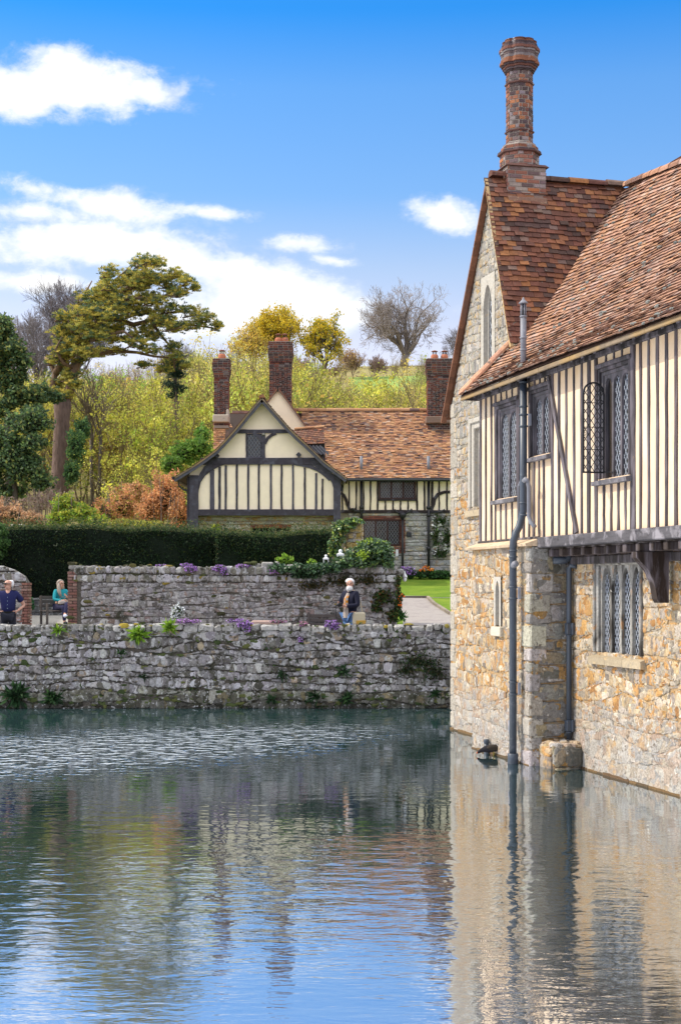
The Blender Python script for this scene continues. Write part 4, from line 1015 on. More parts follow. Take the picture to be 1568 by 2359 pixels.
# hipped left end of the rear roof beside the left chimney
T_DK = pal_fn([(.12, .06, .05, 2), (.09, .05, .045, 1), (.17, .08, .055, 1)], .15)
YH = 58.6
A0 = Vector(PT(487, 1030, YH)); B0 = Vector(PT(640, 1030, YH)); zt = lz(946, YH+1.6); yt = YH+1.6-CB.y; za_ = A0.z
def S_hl(u, v): t = v/2.2; return (u, lerp(A0.y, yt, t), lerp(za_, zt, t))
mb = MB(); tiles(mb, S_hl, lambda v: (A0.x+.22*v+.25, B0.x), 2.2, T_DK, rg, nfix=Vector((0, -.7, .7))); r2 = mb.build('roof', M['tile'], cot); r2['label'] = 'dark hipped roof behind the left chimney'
mb = MB(); mb.add([(A0.x+.3, A0.y+.03, za_-.03), (B0.x, A0.y+.03, za_-.03), (B0.x, yt, zt-.03), (A0.x+.8, yt, zt-.03)], [(0, 1, 2, 3)], (.08, .05, .04)); mb.build('roof_deck', M['tile'], r2)
ap = Vector(PT(522, 965, YH-.15))
mb = MB(); q = [Vector(PT(491, 1035, YH-.3)), Vector(PT(560, 1035, YH-.3)), Vector(PT(527, 966, YH+.5)), Vector(PT(491, 962, YH+.5))]
def S_h2(u, v): return q[0].lerp(q[1], u).lerp(q[3].lerp(q[2], u), v/1.5)
mb2 = MB()
for r_ in range(16):
    v0 = r_*.09; k = 7
    for j in range(k):
        u0 = (j+(.5 if r_ % 2 else 0))/k
        if u0 > .98: continue
        u1 = min(u0+1/k, 1.); c = T_FAR(rg, 0, 0); n_ = Vector((0, -.75, .6)); a, b = S_h2(u0+.01, v0), S_h2(u1-.01, v0); c2, d2_ = S_h2(u1-.01, min(v0+.16, 1.45)), S_h2(u0+.01, min(v0+.16, 1.45))
        mb2.add([a+n_*.008, b+n_*.008, b+n_*.03, a+n_*.03, c2, d2_], [(0, 1, 2, 3), (3, 2, 4, 5)], c)
h2 = mb2.build('roof', M['tile'], cot); h2['label'] = 'lit strip of tiles below the left chimney'
# small tiled gablet on the right slope of the wing
YD = 55.2
q = [Vector(PT(700, 1024, YD)), Vector(PT(748, 1022, YD)), Vector(PT(746, 983, YD+.75)), Vector(PT(672, 991, YD+.75))]
mb2 = MB()
for r_ in range(9):
    v0 = r_/9
    for j in range(7):
        u0 = (j+(.5 if r_ % 2 else 0))/7; u1 = min(u0+1/7, 1.)
        if u0 > .97: continue
        S = lambda u, v: q[0].lerp(q[1], u).lerp(q[3].lerp(q[2], u), v)
        n_ = Vector((0, -.6, .7)); c = T_CROSS(rg, 0, 0); a, b = S(u0+.01, v0), S(u1-.01, v0); c2, d2_ = S(u1-.01, min(v0+.2, 1)), S(u0+.01, min(v0+.2, 1))
        mb2.add([a+n_*.01, b+n_*.01, b+n_*.04, a+n_*.04, c2, d2_], [(0, 1, 2, 3), (3, 2, 4, 5)], c)
gb = mb2.build('gablet', M['tile'], cot)
mb = MB(); ridge(mb, Vector(PT(678, 988, YD+.75)), Vector(PT(747, 982, YD+.75)), .08, T_FAR, rg, .3); mb.build('ridge_tiles', M['ridge_tile'], gb)['kind'] = 'stuff'
mb = MB()
for i in range(4): mb.bar(PT(712+i*8, 1026, YD+.1), PT(733+i*8, 1047, YD+.1), .07, .1, (0, 1, 0), (.16, .17, .2))
mb.add([PT(706, 1023, YD+.2), PT(748, 1022, YD+.2), PT(749, 1062, YD+.2), PT(735, 1050, YD+.2)], [(0, 1, 2, 3)], (.03, .03, .03)); mb.build('louvre', M['timber_far'], gb)

# chimneys with ribbed shafts
BD = pal_fn([(0.128, 0.045, 0.034, 3), (0.083, 0.038, 0.034, 2.5), (0.053, 0.034, 0.034, 2), (0.180, 0.064, 0.038, 1.2), (0.150, 0.112, 0.105, .8)], .18)
BL = pal_fn([(0.204, 0.068, 0.038, 3), (0.128, 0.051, 0.043, 2), (0.281, 0.102, 0.043, 1)], .18)  # darker front, brighter sides: shade and sun put into the brick palettes
def chimney(Y, x0, x1, ytop, ysh, ycap, ybot, cap, pots, label, depth=.62):
    a, b = lx(x0, Y), lx(x1, Y); y = Y-CB.y; zt, z0 = lz(ycap, Y), lz(ybot, Y); zs = lz(ysh, Y)
    core = MB(); core.box((a, y, z0-.4), (b, y+depth, zt+.02)); br = MB()
    P = PF(Y); bricks(br, P, a, b, z0-.3, zs, BD, rg, bl=.19, bh=.075); bricks(br, lambda u, v, w: (a-w, y+u, v), 0, depth, z0-.3, zs, BL, rg, bl=.19, bh=.075); bricks(br, lambda u, v, w: (b+w, y+u, v), 0, depth, z0-.3, zs, BL, rg, bl=.19, bh=.075)
    W = b-a; nr = 3 if W < .7 else 4
    for i in range(1, nr-0):    # vertical ribs
        u = a+W*i/nr; bricks(br, lambda q, v, w: (q, y-.055-w, v), u-.05, u+.05, z0, zs-.05, BD, rg, bl=.11, bh=.075); core.box((u-.048, y-.052, z0), (u+.048, y+.01, zs-.05))
    # corbelled head: courses stepping out then in
    n = 5; cw = (cap*W-W)/2; z = zs; top = lz(ytop, Y); hh = (top-zs)
    st = [(.25, .10), (.0, .16), (.25, .08), (.5, .08), (.75, .08), (1., .12), (.72, .10), (1., .10), (.75, .14)]
    tot = sum(h for _, h in st); z = zs
    for e, h in st:
        o = cw*e; z1 = z+hh*h/tot
        for PP, l0, l1 in ((lambda u, v, w: (u, y-o-w, v), a-o, b+o), (lambda u, v, w: (a-o-w, y+u, v), -o, depth+o), (lambda u, v, w: (b+o+w, y+u, v), -o, depth+o)):
            bricks(br, PP, l0, l1, z+.002, z1-.002, BD if PP(0, 0, 0)[1] < y+.001 else BL, rg, bl=.2, bh=.075)
        core.box((a-o, y-o, z), (b+o, y+depth+o, z1)); z = z1
    c = core.build('chimney', M['brick_mortar'], cot); c['label'] = label; br.build('brickwork', M['brick_far'], c)
    for px in pots:
        mb = MB(); p = (lx(px, Y), y+depth/2, z); mb.lathe(p, [(.13, 0), (.15, .06), (.15, .16), (.12, .22), (.10, .22)], 12, (.45, .16, .09)); 
        mb.lathe((p[0], p[1], p[2]+.34), [(.13, 0), (.14, .015), (.05, .05), (.01, .06)], 12, (.28, .12, .09))
        for k in range(4): an = k*math.pi/2+.4; mb.tube([(p[0]+.08*math.cos(an), p[1]+.08*math.sin(an), z+.2), (p[0]+.08*math.cos(an), p[1]+.08*math.sin(an), z+.35)], .014, 4, (.15, .1, .09))
        mb.build('chimney_pot', M['ridge_tile'], c, True)
    return c
chimney(57.6, 493, 526, 826, 884, 826, 962, 1.22, (510,), 'slim ribbed brick chimney left of the gable', .55)
chimney(58.9, 620.5, 670.5, 787, 846, 787, 935, 1.14, (640.5, 655), 'thick brick chimney behind the rear gable', .8)
chimney(58.6, 985, 1044, 826, 876, 826, 972, 1.13, (1002, 1025), 'broad brick chimney with two clay pots on the long roof', .8)
for a, b, bv, c in ((PT(489.5, 972, 57.4), PT(530, 960, 58.2), .03, (1.0, .92, .85)), (PT(521, 962, 57.45), PT(529, 946, 57.9), .02, (1.0, .95, .9)), (PT(981, 974, 58.4), PT(1049, 966, 59.5), .02, (.5, .35, .3))):
    mb = MB(); mb.bbox(a, b, bv, c); mb.build('flashing', M['dressed'], cot)

# pipes on the long range
def pipe(label, Y, pts, r, extra=()):
    mb = MB(); mb.tube([PT(x, y, Y, .12) for x, y in pts], r, 9)
    for x, y, rr, h in extra: q = PT(x, y, Y, .12); mb.lathe(q, [(rr*.8, -h/2), (rr, 0), (rr, h/2)], 9)
    o = mb.build('drainpipe', M['pipe_black'], cot, True); o['label'] = label; return o
pipe('drainpipe right of the leaded windows', YM, [(986.5, 1104), (986.5, 1345)], .055, [(986.5, 1170, .10, .1), (986.5, 1188, .09, .1), (986.5, 1264, .09, .14)])
pipe('drainpipe ending above the ivy', YM, [(832, 1104), (832, 1177), (832, 1200)], .055, [(832, 1170, .09, .1), (832, 1176, .08, .1)])
pipe('short overflow pipe along the rail', YM, [(813, 1174), (816, 1177), (832, 1179)], .05, [(813, 1174, .085, .1)])
pipe('hopper drainpipe beside the lower window', YM, [(926.5, 1188), (926.5, 1345)], .045, [(926.5, 1194, .075, .08)])
mb = MB(); q = PT(926.5, 1188, YM, .14); mb.lathe(q, [(.06, -.14), (.14, .0), (.14, .1), (.10, .1)], 10)
for x, y in ((908, 1174), (948, 1173)): mb.tube([PT(x, y, YM, .14), PT(lerp(x, 926, .3), 1180, YM, .14), PT(926.5+(2 if x > 926 else -2), 1186, YM, .14)], .035, 7)
mb.tube([PT(1023, 1174, YM, .14), PT(1014, 1180, YM, .14), PT(990, 1181, YM, .14)], .035, 7)
mb.build('hopper', M['pipe_black'], cot, True)
for x in (832, 986.5):   # lead vents standing on the roof
    p = Vector(PT(x, 1088, YM+.1)); mb = MB(); mb.tube([p, p+Vector((0, 0, .62))], .06, 10); mb.lathe(p, [(.16, -.05), (.13, .03), (.07, .06)], 10, (1.3, 1.3, 1.3)); mb.build('roof_vent', M['lead'], cot, True)
mb = MB(); mb.bbox(PT(936, 1237, YM, .05), PT(947, 1226, YM, -.03), .01, (.05, .05, .055))
for i in range(4): mb.bar(PT(937, 1228.5+i*2.2, YM, .065), PT(946, 1228.5+i*2.2, YM, .065), .03, .018, (0, 1, 0), (.18, .18, .19))
mb.build('air_vent', M['lead'], cot)
mb = MB(); mb.bbox(PT(911, 1266, YM, .05), PT(917, 1282, YM, -.03), .01, (.5, .5, .5)); mb.build('meter_box', M['white_paint'], cot)
# ================================================================== ground, water, garden walls
rg = random.Random(31); nr_ = np.random.default_rng(5)
def gz(x, y):
    if y < 32.9: return -1.2
    k = lerp(.068, .098, smooth((x+6)/7))
    if y < 36: z = 1.1
    else: z = 1.1+k*(min(y, 57)-36)
    if y > 57:
        z += .10*(min(y, 66)-57)
        if y > 66: z += .215*(min(y, 190)-66)
        if y > 190: z += .14*(min(y, 225)-190)
        if y > 225: z -= .05*(y-225)
    if y > 60: z += .5*math.sin(x*.06+1)*smooth((y-60)/40)+(.8*math.sin(x*.021+y*.03))*smooth((y-80)/60)
    return z
def ground_mat():
    m, N, out = new_mat('ground'); tc = N.n('ShaderNodeTexCoord').outputs['Object']
    g = N.mix(N.ramp(N.noise(tc, 1.3, 5), [(.35, 0.), (.7, 1.)]), (.12, .21, .02), (.22, .30, .035))
    g = N.mix(N.ramp(N.noise(tc, 60, 3), [(.3, .0), (.8, .6)]), g, (.06, .11, .012))
    w = N.mix(N.ramp(N.noise(tc, .35, 4), [(.4, 0.), (.65, 1.)]), (.26, .22, .10), (.24, .22, .09))
    sp = N.n('ShaderNodeSeparateXYZ'); N.l(tc, sp.inputs[0])
    far = N.math('GREATER_THAN', sp.outputs[1], 60.0); c = N.mix(far, g, w)
    fld = N.math('MULTIPLY', N.math('GREATER_THAN', sp.outputs[1], 150.0), N.math('MULTIPLY', N.math('GREATER_THAN', sp.outputs[0], 1.0), N.math('LESS_THAN', sp.outputs[1], 180.0))); c = N.mix(fld, c, (.22, .33, .09))
    b = N.n('ShaderNodeBsdfPrincipled'); N.l(c, b.inputs['Base Color']); b.inputs['Roughness'].default_value = .95; b.inputs['Specular IOR Level'].default_value = .1
    bn = N.n('ShaderNodeBump', i_Strength=.8, i_Distance=.04); N.l(N.noise(tc, 45, 3), bn.inputs['Height']); N.l(bn.outputs[0], b.inputs['Normal'])
    N.l(b.outputs[0], out.inputs[0]); return m
ys = [-60, 0, 20, 32.6, 32.88, 32.92]+[33+i*.5 for i in range(60)]+[63+i*3 for i in range(60)]+[245+i*60 for i in range(14)]
xs = [-700, -400, -250]+[-160+i*8 for i in range(12)]+[-64+i*2 for i in range(64)]+[64+i*8 for i in range(13)]+[250, 400, 700]
mb = MB(); mb.add([(x, y, gz(x, y)) for y in ys for x in xs], [(j*len(xs)+i, j*len(xs)+i+1, (j+1)*len(xs)+i+1, (j+1)*len(xs)+i) for j in range(len(ys)-1) for i in range(len(xs)-1)])
kind(mb.build('ground', ground_mat(), None, True), 'structure')
def sheet(name, pts2, mat, off=.012, sub=10):
    """strip between two polylines [(xl, xr, y)] draped on the ground"""
    mb = MB(); rows = []
    for (a, b, y), (a2, b2, y2) in zip(pts2, pts2[1:]):
        for k in range(sub):
            t = k/sub; rows.append((lerp(a, a2, t), lerp(b, b2, t), lerp(y, y2, t)))
    rows.append(pts2[-1]); n = 8
    vs = [(lerp(a, b, i/n), y, gz(lerp(a, b, i/n), y)+off) for a, b, y in rows for i in range(n+1)]
    mb.add(vs, [(j*(n+1)+i, j*(n+1)+i+1, (j+1)*(n+1)+i+1, (j+1)*(n+1)+i) for j in range(len(rows)-1) for i in range(n)])
    return kind(mb.build(name, mat), 'structure')
M['gravel'] = surf_mat('gravel', base=(.33, .30, .285), attr=False, grain=(55, .45), stains=[(2.5, .50, .7, (.24, .21, .21)), (70, .62, .7, (.2, .17, .16))], bump=(80, .8, .02))
sheet('path', [(-14, 7, 33.3), (-14, 7, 36.4), (-14, 6.6, 37.9), (1.4, 6.4, 38.), (1.75, 4.2, 41.3), (1.85, 3.25, 43.8), (1.75, 2.95, 46.5), (1.2, 2.86, 48.3), (-2., 2.86, 49.2)], M['gravel'])
sheet('terrace_paving', [(-14, -6.9, 37.6), (-14, -6.9, 46.6)], M['dressed'], .016)
mb = MB(); q = [(6.4, 38.), (4.2, 41.3), (3.25, 43.8), (2.95, 46.5), (2.86, 48.4)]
for a, b in zip(q, q[1:]):
    for k in range(4):
        p0 = Vector((lerp(a[0], b[0], k/4), lerp(a[1], b[1], k/4), 0)); p1 = Vector((lerp(a[0], b[0], (k+.96)/4), lerp(a[1], b[1], (k+.96)/4), 0))
        p0.z = gz(*p0[:2])+.03; p1.z = gz(*p1[:2])+.03; g = rg.uniform(.7, 1.1); mb.bar(p0, p1, .09, .12, (0, 0, 1), (.62*g, .56*g, .5*g))
p0 = Vector((2.86, 48.45, gz(2.86, 48.45)+.03)); mb.bar(p0, (-1.9, 49.3, gz(-1.9, 49.3)+.03), .08, .12, (0, 0, 1), (.3, .27, .25)); mb.bar(p0, (9, 48.45, gz(9, 48.45)+.0), .02, .02)
kind(mb.build('path_kerb', M['dressed']), 'structure')

def water_mat():
    m, N, out = new_mat('water'); tc = N.n('ShaderNodeTexCoord').outputs['Object']
    sp = N.n('ShaderNodeSeparateXYZ'); N.l(tc, sp.inputs[0]); X, Y = sp.outputs[0], sp.outputs[1]
    # breeze patches: calm beside the walls, ruffled on the open water
    big = N.noise(N.mapping(tc, (.10, .22, 1), (3.1, 1.7, 0)), 1., 3, .5)
    d1 = N.math('SUBTRACT', Y, N.math('MULTIPLY_ADD', X, .62, 27.0))
    band = N.math('POWER', 2.718, N.math('MULTIPLY', N.math('MULTIPLY', d1, d1), -.13))
    lf = N.math('SUBTRACT', .85, N.math('MULTIPLY', X, .30), cl=True)
    band = N.math('MULTIPLY', band, N.ramp(N.math('MULTIPLY_ADD', X, -.12, .42), [(.20, 0.), (.75, 1.)]))
    near = N.ramp(N.math('MULTIPLY', Y, .04), [(.34, .22), (.46, .26), (.56, .20), (.72, .12), (.84, .07), (1., .04)])
    bx = N.math('MULTIPLY_ADD', Y, -.261, 9.15)      # x of the house wall along the moat
    side = N.ramp(N.math('SUBTRACT', bx, X), [(.0, .10), (.25, .15), (1., 1.)])
    amp = N.math('MULTIPLY', N.math('MULTIPLY', near, side), N.ramp(big, [(.30, .25), (.65, 1.)]))
    h1 = N.noise(N.mapping(tc, (1.6, 4.2, 1), rot=(0, 0, .12)), 1.6, 3, .55, .4)
    h2 = N.noise(N.mapping(tc, (4.5, 11., 1), rot=(0, 0, -.10)), 1.5, 2, .5, .3)
    h3 = N.noise(N.mapping(tc, (.5, 1.3, 1)), 1.2, 2, .5)
    h4 = N.noise(N.mapping(tc, (3.6, 4.4, 1), (2, 1, 0)), 1., 2, .55)
    h5 = N.noise(N.mapping(tc, (3.0, 4.2, 1), (5, 3, 0), (0, 0, .15)), 1., 2, .5, .2)
    mid = N.math('MULTIPLY', N.math('MULTIPLY', N.ramp(N.math('MULTIPLY', Y, .04), [(.38, .0), (.50, .8), (.66, 1.), (.80, .35), (.95, .0)]), side), N.ramp(big, [(.32, .15), (.60, 1.)]))
    h = N.math('MULTIPLY', mid, h5); h0 = N.math('MULTIPLY', h, .50)
    h = N.math('ADD', N.math('ADD', h0, N.math('MULTIPLY', N.math('MULTIPLY', band, N.ramp(h4, [(.50, 0.), (.78, 1.)])), 3.4)), N.math('ADD', N.math('MULTIPLY', N.math('MULTIPLY_ADD', h2, .35, h1), amp), N.math('MULTIPLY', h3, .22)))
    bn = N.n('ShaderNodeBump', i_Strength=1., i_Distance=.020); N.l(h, bn.inputs['Height'])
    body = N.n('ShaderNodeBsdfDiffuse'); body.inputs[0].default_value = (.018, .040, .042, 1)
    gl = N.n('ShaderNodeBsdfGlossy'); rgh = N.ramp(N.math('MULTIPLY', Y, .04), [(.36, .02), (.55, .02), (.75, .025), (1., .03)]); N.l(rgh, gl.inputs['Roughness']); gl.inputs[0].default_value = (.87, .91, .96, 1)
    fr = N.n('ShaderNodeFresnel', i_IOR=1.33)
    N.l(bn.outputs[0], gl.inputs['Normal']); N.l(bn.outputs[0], fr.inputs['Normal'])
    f = N.math('ADD', .70, N.math('MULTIPLY', N.math('SUBTRACT', 22., Y), .012), cl=True)
    f = N.math('MAXIMUM', N.math('MINIMUM', f, .84), .60)
    mx = N.n('ShaderNodeMixShader'); N.l(f, mx.inputs[0]); N.l(body.outputs[0], mx.inputs[1]); N.l(gl.outputs[0], mx.inputs[2]); g2 = N.n('ShaderNodeBsdfGlossy'); g2.inputs['Roughness'].default_value = .27; g2.inputs[0].default_value = (.95, .97, 1, 1); ms = N.n('ShaderNodeMixShader'); N.l(N.ramp(N.math('MULTIPLY', Y, .04), [(.36, .16), (.50, .04), (.66, .0), (.85, .0)]), ms.inputs[0]); N.l(gl.outputs[0], ms.inputs[1]); N.l(g2.outputs[0], ms.inputs[2]); N.l(ms.outputs[0], mx.inputs[2])
    N.l(mx.outputs[0], out.inputs[0]); return m
mb = MB(); mb.add([(-60, -30, 0), (60, -30, 0), (60, 32.95, 0), (-60, 32.95, 0)], [(0, 1, 2, 3)]); kind(mb.build('water', water_mat()), 'structure')

# ------------------------------------------------------------------ moat wall
MOSS_PAL = [(.07, .09, .03, 2), (.04, .06, .02, 2), (.10, .11, .035, 1)]
ST_MOAT = pal_fn([(.32, .31, .315, 3), (.24, .225, .23, 3), (.39, .385, .39, 1.8), (.16, .15, .145, 2), (.27, .22, .16, .6), (.09, .085, .07, 1.2)], .32)
def YW(z): return 32.65+.06*z
def PMW(u, v, w): return (u, YW(v)-w, v)
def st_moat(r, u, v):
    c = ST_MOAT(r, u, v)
    if v < .42: k = .22+.78*max(0, v)/.42*r.uniform(.6, 1); c = (c[0]*k, c[1]*k*1.02, c[2]*k*.85)  # wet, shadowed foot of the wall painted into the stone colours
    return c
mw = thing('moat_wall', 'long grey rubble retaining wall rising from the moat with ferns and moss in its joints', 'wall', (0, 32.65, 0)); OFF = Vector((0, 32.65, 0))
PM2 = lambda u, v, w: (u, .06*v-w, v)
mb = MB(); wall_plane(mb, PM2, -16, 9, -.8, 1.84); mb.box((-16, .11, -.8), (9, .50, 1.83)); mb.build('wall', M['mortar_dark'], mw)
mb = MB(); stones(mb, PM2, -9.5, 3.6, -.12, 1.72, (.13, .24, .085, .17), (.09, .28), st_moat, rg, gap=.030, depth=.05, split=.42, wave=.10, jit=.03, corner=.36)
for k in range(7):   # a few big pale stones low in the wall
    pass
mb.build('stonework', M['moat_stone'], mw)
mb = MB(); u = -9.5
while u < 3.6:
    w = rg.uniform(.12, .42); g = rg.uniform(.18, .44); t = rg.uniform(.08, .15); zt = 1.865+rg.uniform(-.035, .02)
    n0 = len(mb.v); mb.bbox((u+.006, .04+rg.uniform(-.05, .02), zt-t-.05), (u+w-.006, .40+rg.uniform(-.04, .04), zt), .04, (g, g*.97, g*.93)); u += w
    for i in range(n0, len(mb.v)): p = mb.v[i]; mb.v[i] = (p[0]+rg.uniform(-.012, .012), p[1]+rg.uniform(-.015, .015), p[2]+rg.uniform(-.018, .012))
mb.build('coping', M['moat_stone'], mw)
mb = MB()
for i in range(420):
    z = rg.choice((rg.uniform(.02, .3), rg.uniform(1.45, 1.86), rg.uniform(.1, 1.8))); x = rg.uniform(-9.4, 3.3); r = rg.uniform(.02, .075); c = rg.choice(MOSS_PAL); y = .06*z-.03
    if z > 1.8: y = rg.uniform(-.06, .2); c = rg.choice([(.32, .26, .06), (.10, .10, .03), (.4, .3, .05)])
    mb.ball((x, y, z), (r*rg.uniform(1, 2), r*.5, r*rg.uniform(.5, 1)), 6, 4, c[:3], jit=.3, rg=rg)
kind(mb.build('moss', M['moss'], mw), 'stuff')

# garden walls behind the terrace
ST_GW = pal_fn([(.30, .285, .285, 3), (.23, .215, .21, 2.5), (.37, .36, .36, 1.8), (.24, .18, .155, 1.), (.16, .145, .14, 1)], .32)
ST_TOP = pal_fn([(.40, .39, .40, 2), (.30, .28, .27, 2), (.20, .19, .16, 1.2), (.46, .46, .47, 1)], .18)
gwall = thing('garden_wall', 'mottled garden wall of small stones and brick behind the bearded man', 'wall', (-2.7, 37, 1.1)); GWZ = 1.1
x0, x1 = -6.82+2.7, 1.42+2.7
def gtop(u): return 2.10+.06*math.sin(u*1.1)+.05*math.sin(u*2.3)
P = lambda u, v, w: (u, -w, v)
mb = MB(); mb.box((x0+.02, .01, -.2), (x1, .45, 2.05)); wall_plane(mb, P, x0+.02, x1, -.2, 2.05); mb.build('wall', M['mortar_dark'], gwall)
mb = MB(); stones(mb, P, x0+.30, x1, -.1, 1.70, (.09, .16), (.09, .24), ST_GW, rg, gap=.022, depth=.025, split=.4, wave=.08, jit=.02)
stones(mb, P, x0+.12, x1, 1.70, 2.12, (.18, .26), (.08, .24), ST_TOP, rg, gap=.03, depth=.06, split=.3, wave=.05, jit=.025); mb.build('stonework', M['moat_stone'], gwall)
mb = MB(); u = x0
while u < x1:
    w = rg.uniform(.12, .35); g = rg.uniform(.2, .42); zt = gtop(u); mb.bbox((u+.01, -.03, zt-.14), (u+w-.01, .46, zt+rg.uniform(-.03, .04)), .03, (g, g*.97, g*.92)); u += w
mb.build('coping', M['moat_stone'], gwall)
QB = pal_fn([(.22, .105, .085, 3), (.17, .09, .075, 2), (.26, .16, .13, 1.5)], .2)
mb = MB(); bricks(mb, lambda u, v, w: (u, -.012-w, v), x0, x0+.22, -.1, 1.98, QB, rg, bl=.22, bh=.075, depth=.02); bricks(mb, lambda u, v, w: (x0-w, u, v), 0, .45, -.1, 1.98, QB, rg, depth=.02); mb.build('brick_edge', M['brick_far'], gwall)
mb = MB()
for i in range(130):
    x = rg.uniform(x0, x1); z = rg.choice((gtop(x)+.02, rg.uniform(1.7, 2.1), rg.uniform(.2, 2))); r = rg.uniform(.02, .08); c = rg.choice([(.07, .08, .03), (.05, .05, .025), (.25, .19, .04), (.12, .11, .04)])
    mb.ball((x, rg.uniform(-.05, .3) if z > 2.05 else -.03, z), (r*1.6, r*.6, r*.7), 6, 4, c, jit=.3, rg=rg)
kind(mb.build('moss', M['moss'], gwall), 'stuff')
lw_ = thing('garden_wall', 'end of a stone wall with sloping shoulder behind the man in navy shirt', 'wall', (-8.6, 37, 1.1)); x1 = .75
mb = MB(); mb.box((-3, .01, -.2), (x1-.02, .45, 1.70)); mb.prism([(-3, .01, 1.70), (x1-.02, .01, 1.70), (x1-.12, .01, 1.86), (x1-.35, .01, 2.0), (x1-.6, .01, 2.08), (-3, .01, 2.2)], (0, .44, 0)); mb.build('wall', M['mortar_dark'], lw_)
mb = MB(); stones(mb, P, -2.2, x1-.12, -.1, 1.70, (.10, .18), (.14, .34), ST_GW, rg, gap=.024, depth=.03, split=.15, wave=.03); stones(mb, P, -2.2, x1, 1.72, 2.2, (.2, .28), (.12, .26), ST_TOP, rg, gap=.03, depth=.06, clip=[(-3, 1.7), (x1, 1.7), (x1-.05, 1.86), (x1-.3, 2.02), (x1-.6, 2.12), (-3, 2.24)], jit=.02)
mb.build('stonework', M['moat_stone'], lw_)
mb = MB(); bricks(mb, lambda u, v, w: (u, -.012-w, v), x1-.20, x1, -.1, 1.70, QB, rg, depth=.02); bricks(mb, lambda u, v, w: (x1+w, u, v), 0, .45, -.1, 1.7, QB, rg, depth=.02); mb.build('brick_edge', M['brick_far'], lw_)
# low wall in front of the hedge seen through the gap, and the pier with ivy
gp = Vector((-9.2, 46.2, gz(-9, 46))); bw = thing('low_wall', 'low dark wall at the foot of the hedge in the gap', 'wall', gp)
mb = MB(); mb.box((-1.6, 0, -.3), (1.9, .3, .52)); stones(mb, P, -1.6, 1.9, -.1, .5, (.12, .2), (.2, .4), pal_fn([(.13, .13, .13, 1), (.10, .10, .105, 1)], .2), rg, gap=.02, depth=.03); mb.build('wall', M['moat_stone'], bw)
mb = MB(); mb.bbox((-1.65, -.06, .5), (1.95, .36, .57), .02, (.22, .22, .22)); mb.build('coping', M['moat_stone'], bw)
pp = at(815, 1290, 41.5); pr = thing('stone_pier', 'lichen covered stone pier rising out of the ivy', 'pier', (pp.x, 41.5, gz(pp.x, 41.5)))
H_ = at(815, 1208, 41.5).z-gz(pp.x, 41.5)
mb = MB(); mb.box((-.22, .0, -.2), (.22, .5, H_-.06), (.9, .8, .6)); mb.build('core', M['mortar_buff'], pr)
PL = pal_fn([(.46, .40, .36, 2), (.48, .36, .16, 2), (.40, .28, .08, 1), (.36, .35, .34, 1)], .15); mb = MB()
stones(mb, P, -.23, .23, 0, H_, (.12, .2), (.14, .26), PL, rg, gap=.02, depth=.04, jit=.02); stones(mb, lambda u, v, w: (-.22-w, u, v), 0, .5, 0, H_, (.12, .2), (.14, .26), PL, rg, gap=.02, depth=.04); stones(mb, lambda u, v, w: (.22+w, u, v), 0, .5, 0, H_, (.12, .2), (.14, .26), PL, rg, gap=.02, depth=.04)
mb.bbox((-.26, -.04, H_-.06), (.26, .54, H_+.02), .03, (.45, .38, .25)); mb.build('stonework', M['house_stone'], pr)

# terrace benches
def bench(name, lab, p, L, col='wood_bench'):
    t = thing(name, lab, 'bench', p); mb = MB()
    for i in range(3): mb.bbox((-L/2, -.18+i*.13, .43), (L/2, -.06+i*.13, .47), .008)
    mb.build('seat', M[col], t); mb = MB()
    for i in range(3): mb.bbox((-L/2, .22, .53+i*.11), (L/2, .25, .61+i*.11), .008)
    mb.build('backrest', M[col], t)
    for sx in (-1, 1):
        for y_ in (-.15, .22):
            mb = MB(); x = sx*(L/2-.06); mb.bbox((x-.03, y_-.03, 0), (x+.03, y_+.03, .88 if y_ > 0 else .43), .006); mb.build('leg', M[col], t)
    return t
q = at(749, 1420, 36.6); bench('bench', 'dark weathered wooden bench against the wall behind the bearded man', (q.x, 36.62, gz(q.x, 36.6)+.02), .95)
q = at(612, 1430, 36.2); t = thing('stone_bench', 'pale pink stone slab seat in front of the garden wall', 'bench', (q.x, 36.2, gz(q.x, 36.2)))
mb = MB(); mb.bbox((-.34, -.2, .66), (.34, .22, .745), .02); mb.build('seat', M['pink_slab'], t)
for s in (-.24, .24): mb = MB(); mb.bbox((s-.06, -.15, 0), (s+.06, .15, .66), .015); mb.build('leg', M['dressed'], t)

# ------------------------------------------------------------------ lanterns and lamp
def lantern(p, s, lab):
    t = thing('lantern', lab, 'lantern', p); w = .085*s; h = .20*s; mb = MB(); mb.bbox((-w*1.15, -w*1.15, 0), (w*1.15, w*1.15, .02*s), .003); mb.build('base', M['white_paint'], t)
    for a in (-1, 1):
        for b in (-1, 1): mb = MB(); mb.bar((a*w, b*w, .02*s), (a*w*.8, b*w*.8, h), .022*s, .022*s, (0, 1, 0)); mb.build('post', M['white_paint'], t)
    mb = MB(); mb.bbox((-w*1.1, -w*1.1, h), (w*1.1, w*1.1, h+.05*s), .006); mb.lathe((0, 0, h+.05*s), [(w*.9, 0), (w*.4, .03*s), (w*.25, .04*s)], 10); mb.build('roof', M['white_paint'], t)
    mb = MB(); mb.ball((0, 0, h+.115*s), .045*s, 10, 8); mb.build('finial', M['white_paint'], t, True)
    mb = MB(); mb.lathe((0, 0, .02*s), [(.028*s, 0), (.028*s, .08*s)], 10, (.75, .6, .25)); mb.build('candle', M['ridge_tile'], t)
q = at(750.5, 1304, 37.15); lantern(q, .80, 'smaller white lantern on the ivy topped wall')
q = at(784, 1300, 37.25); lantern(q, 1.05, 'larger white lantern beside the ivy pier')
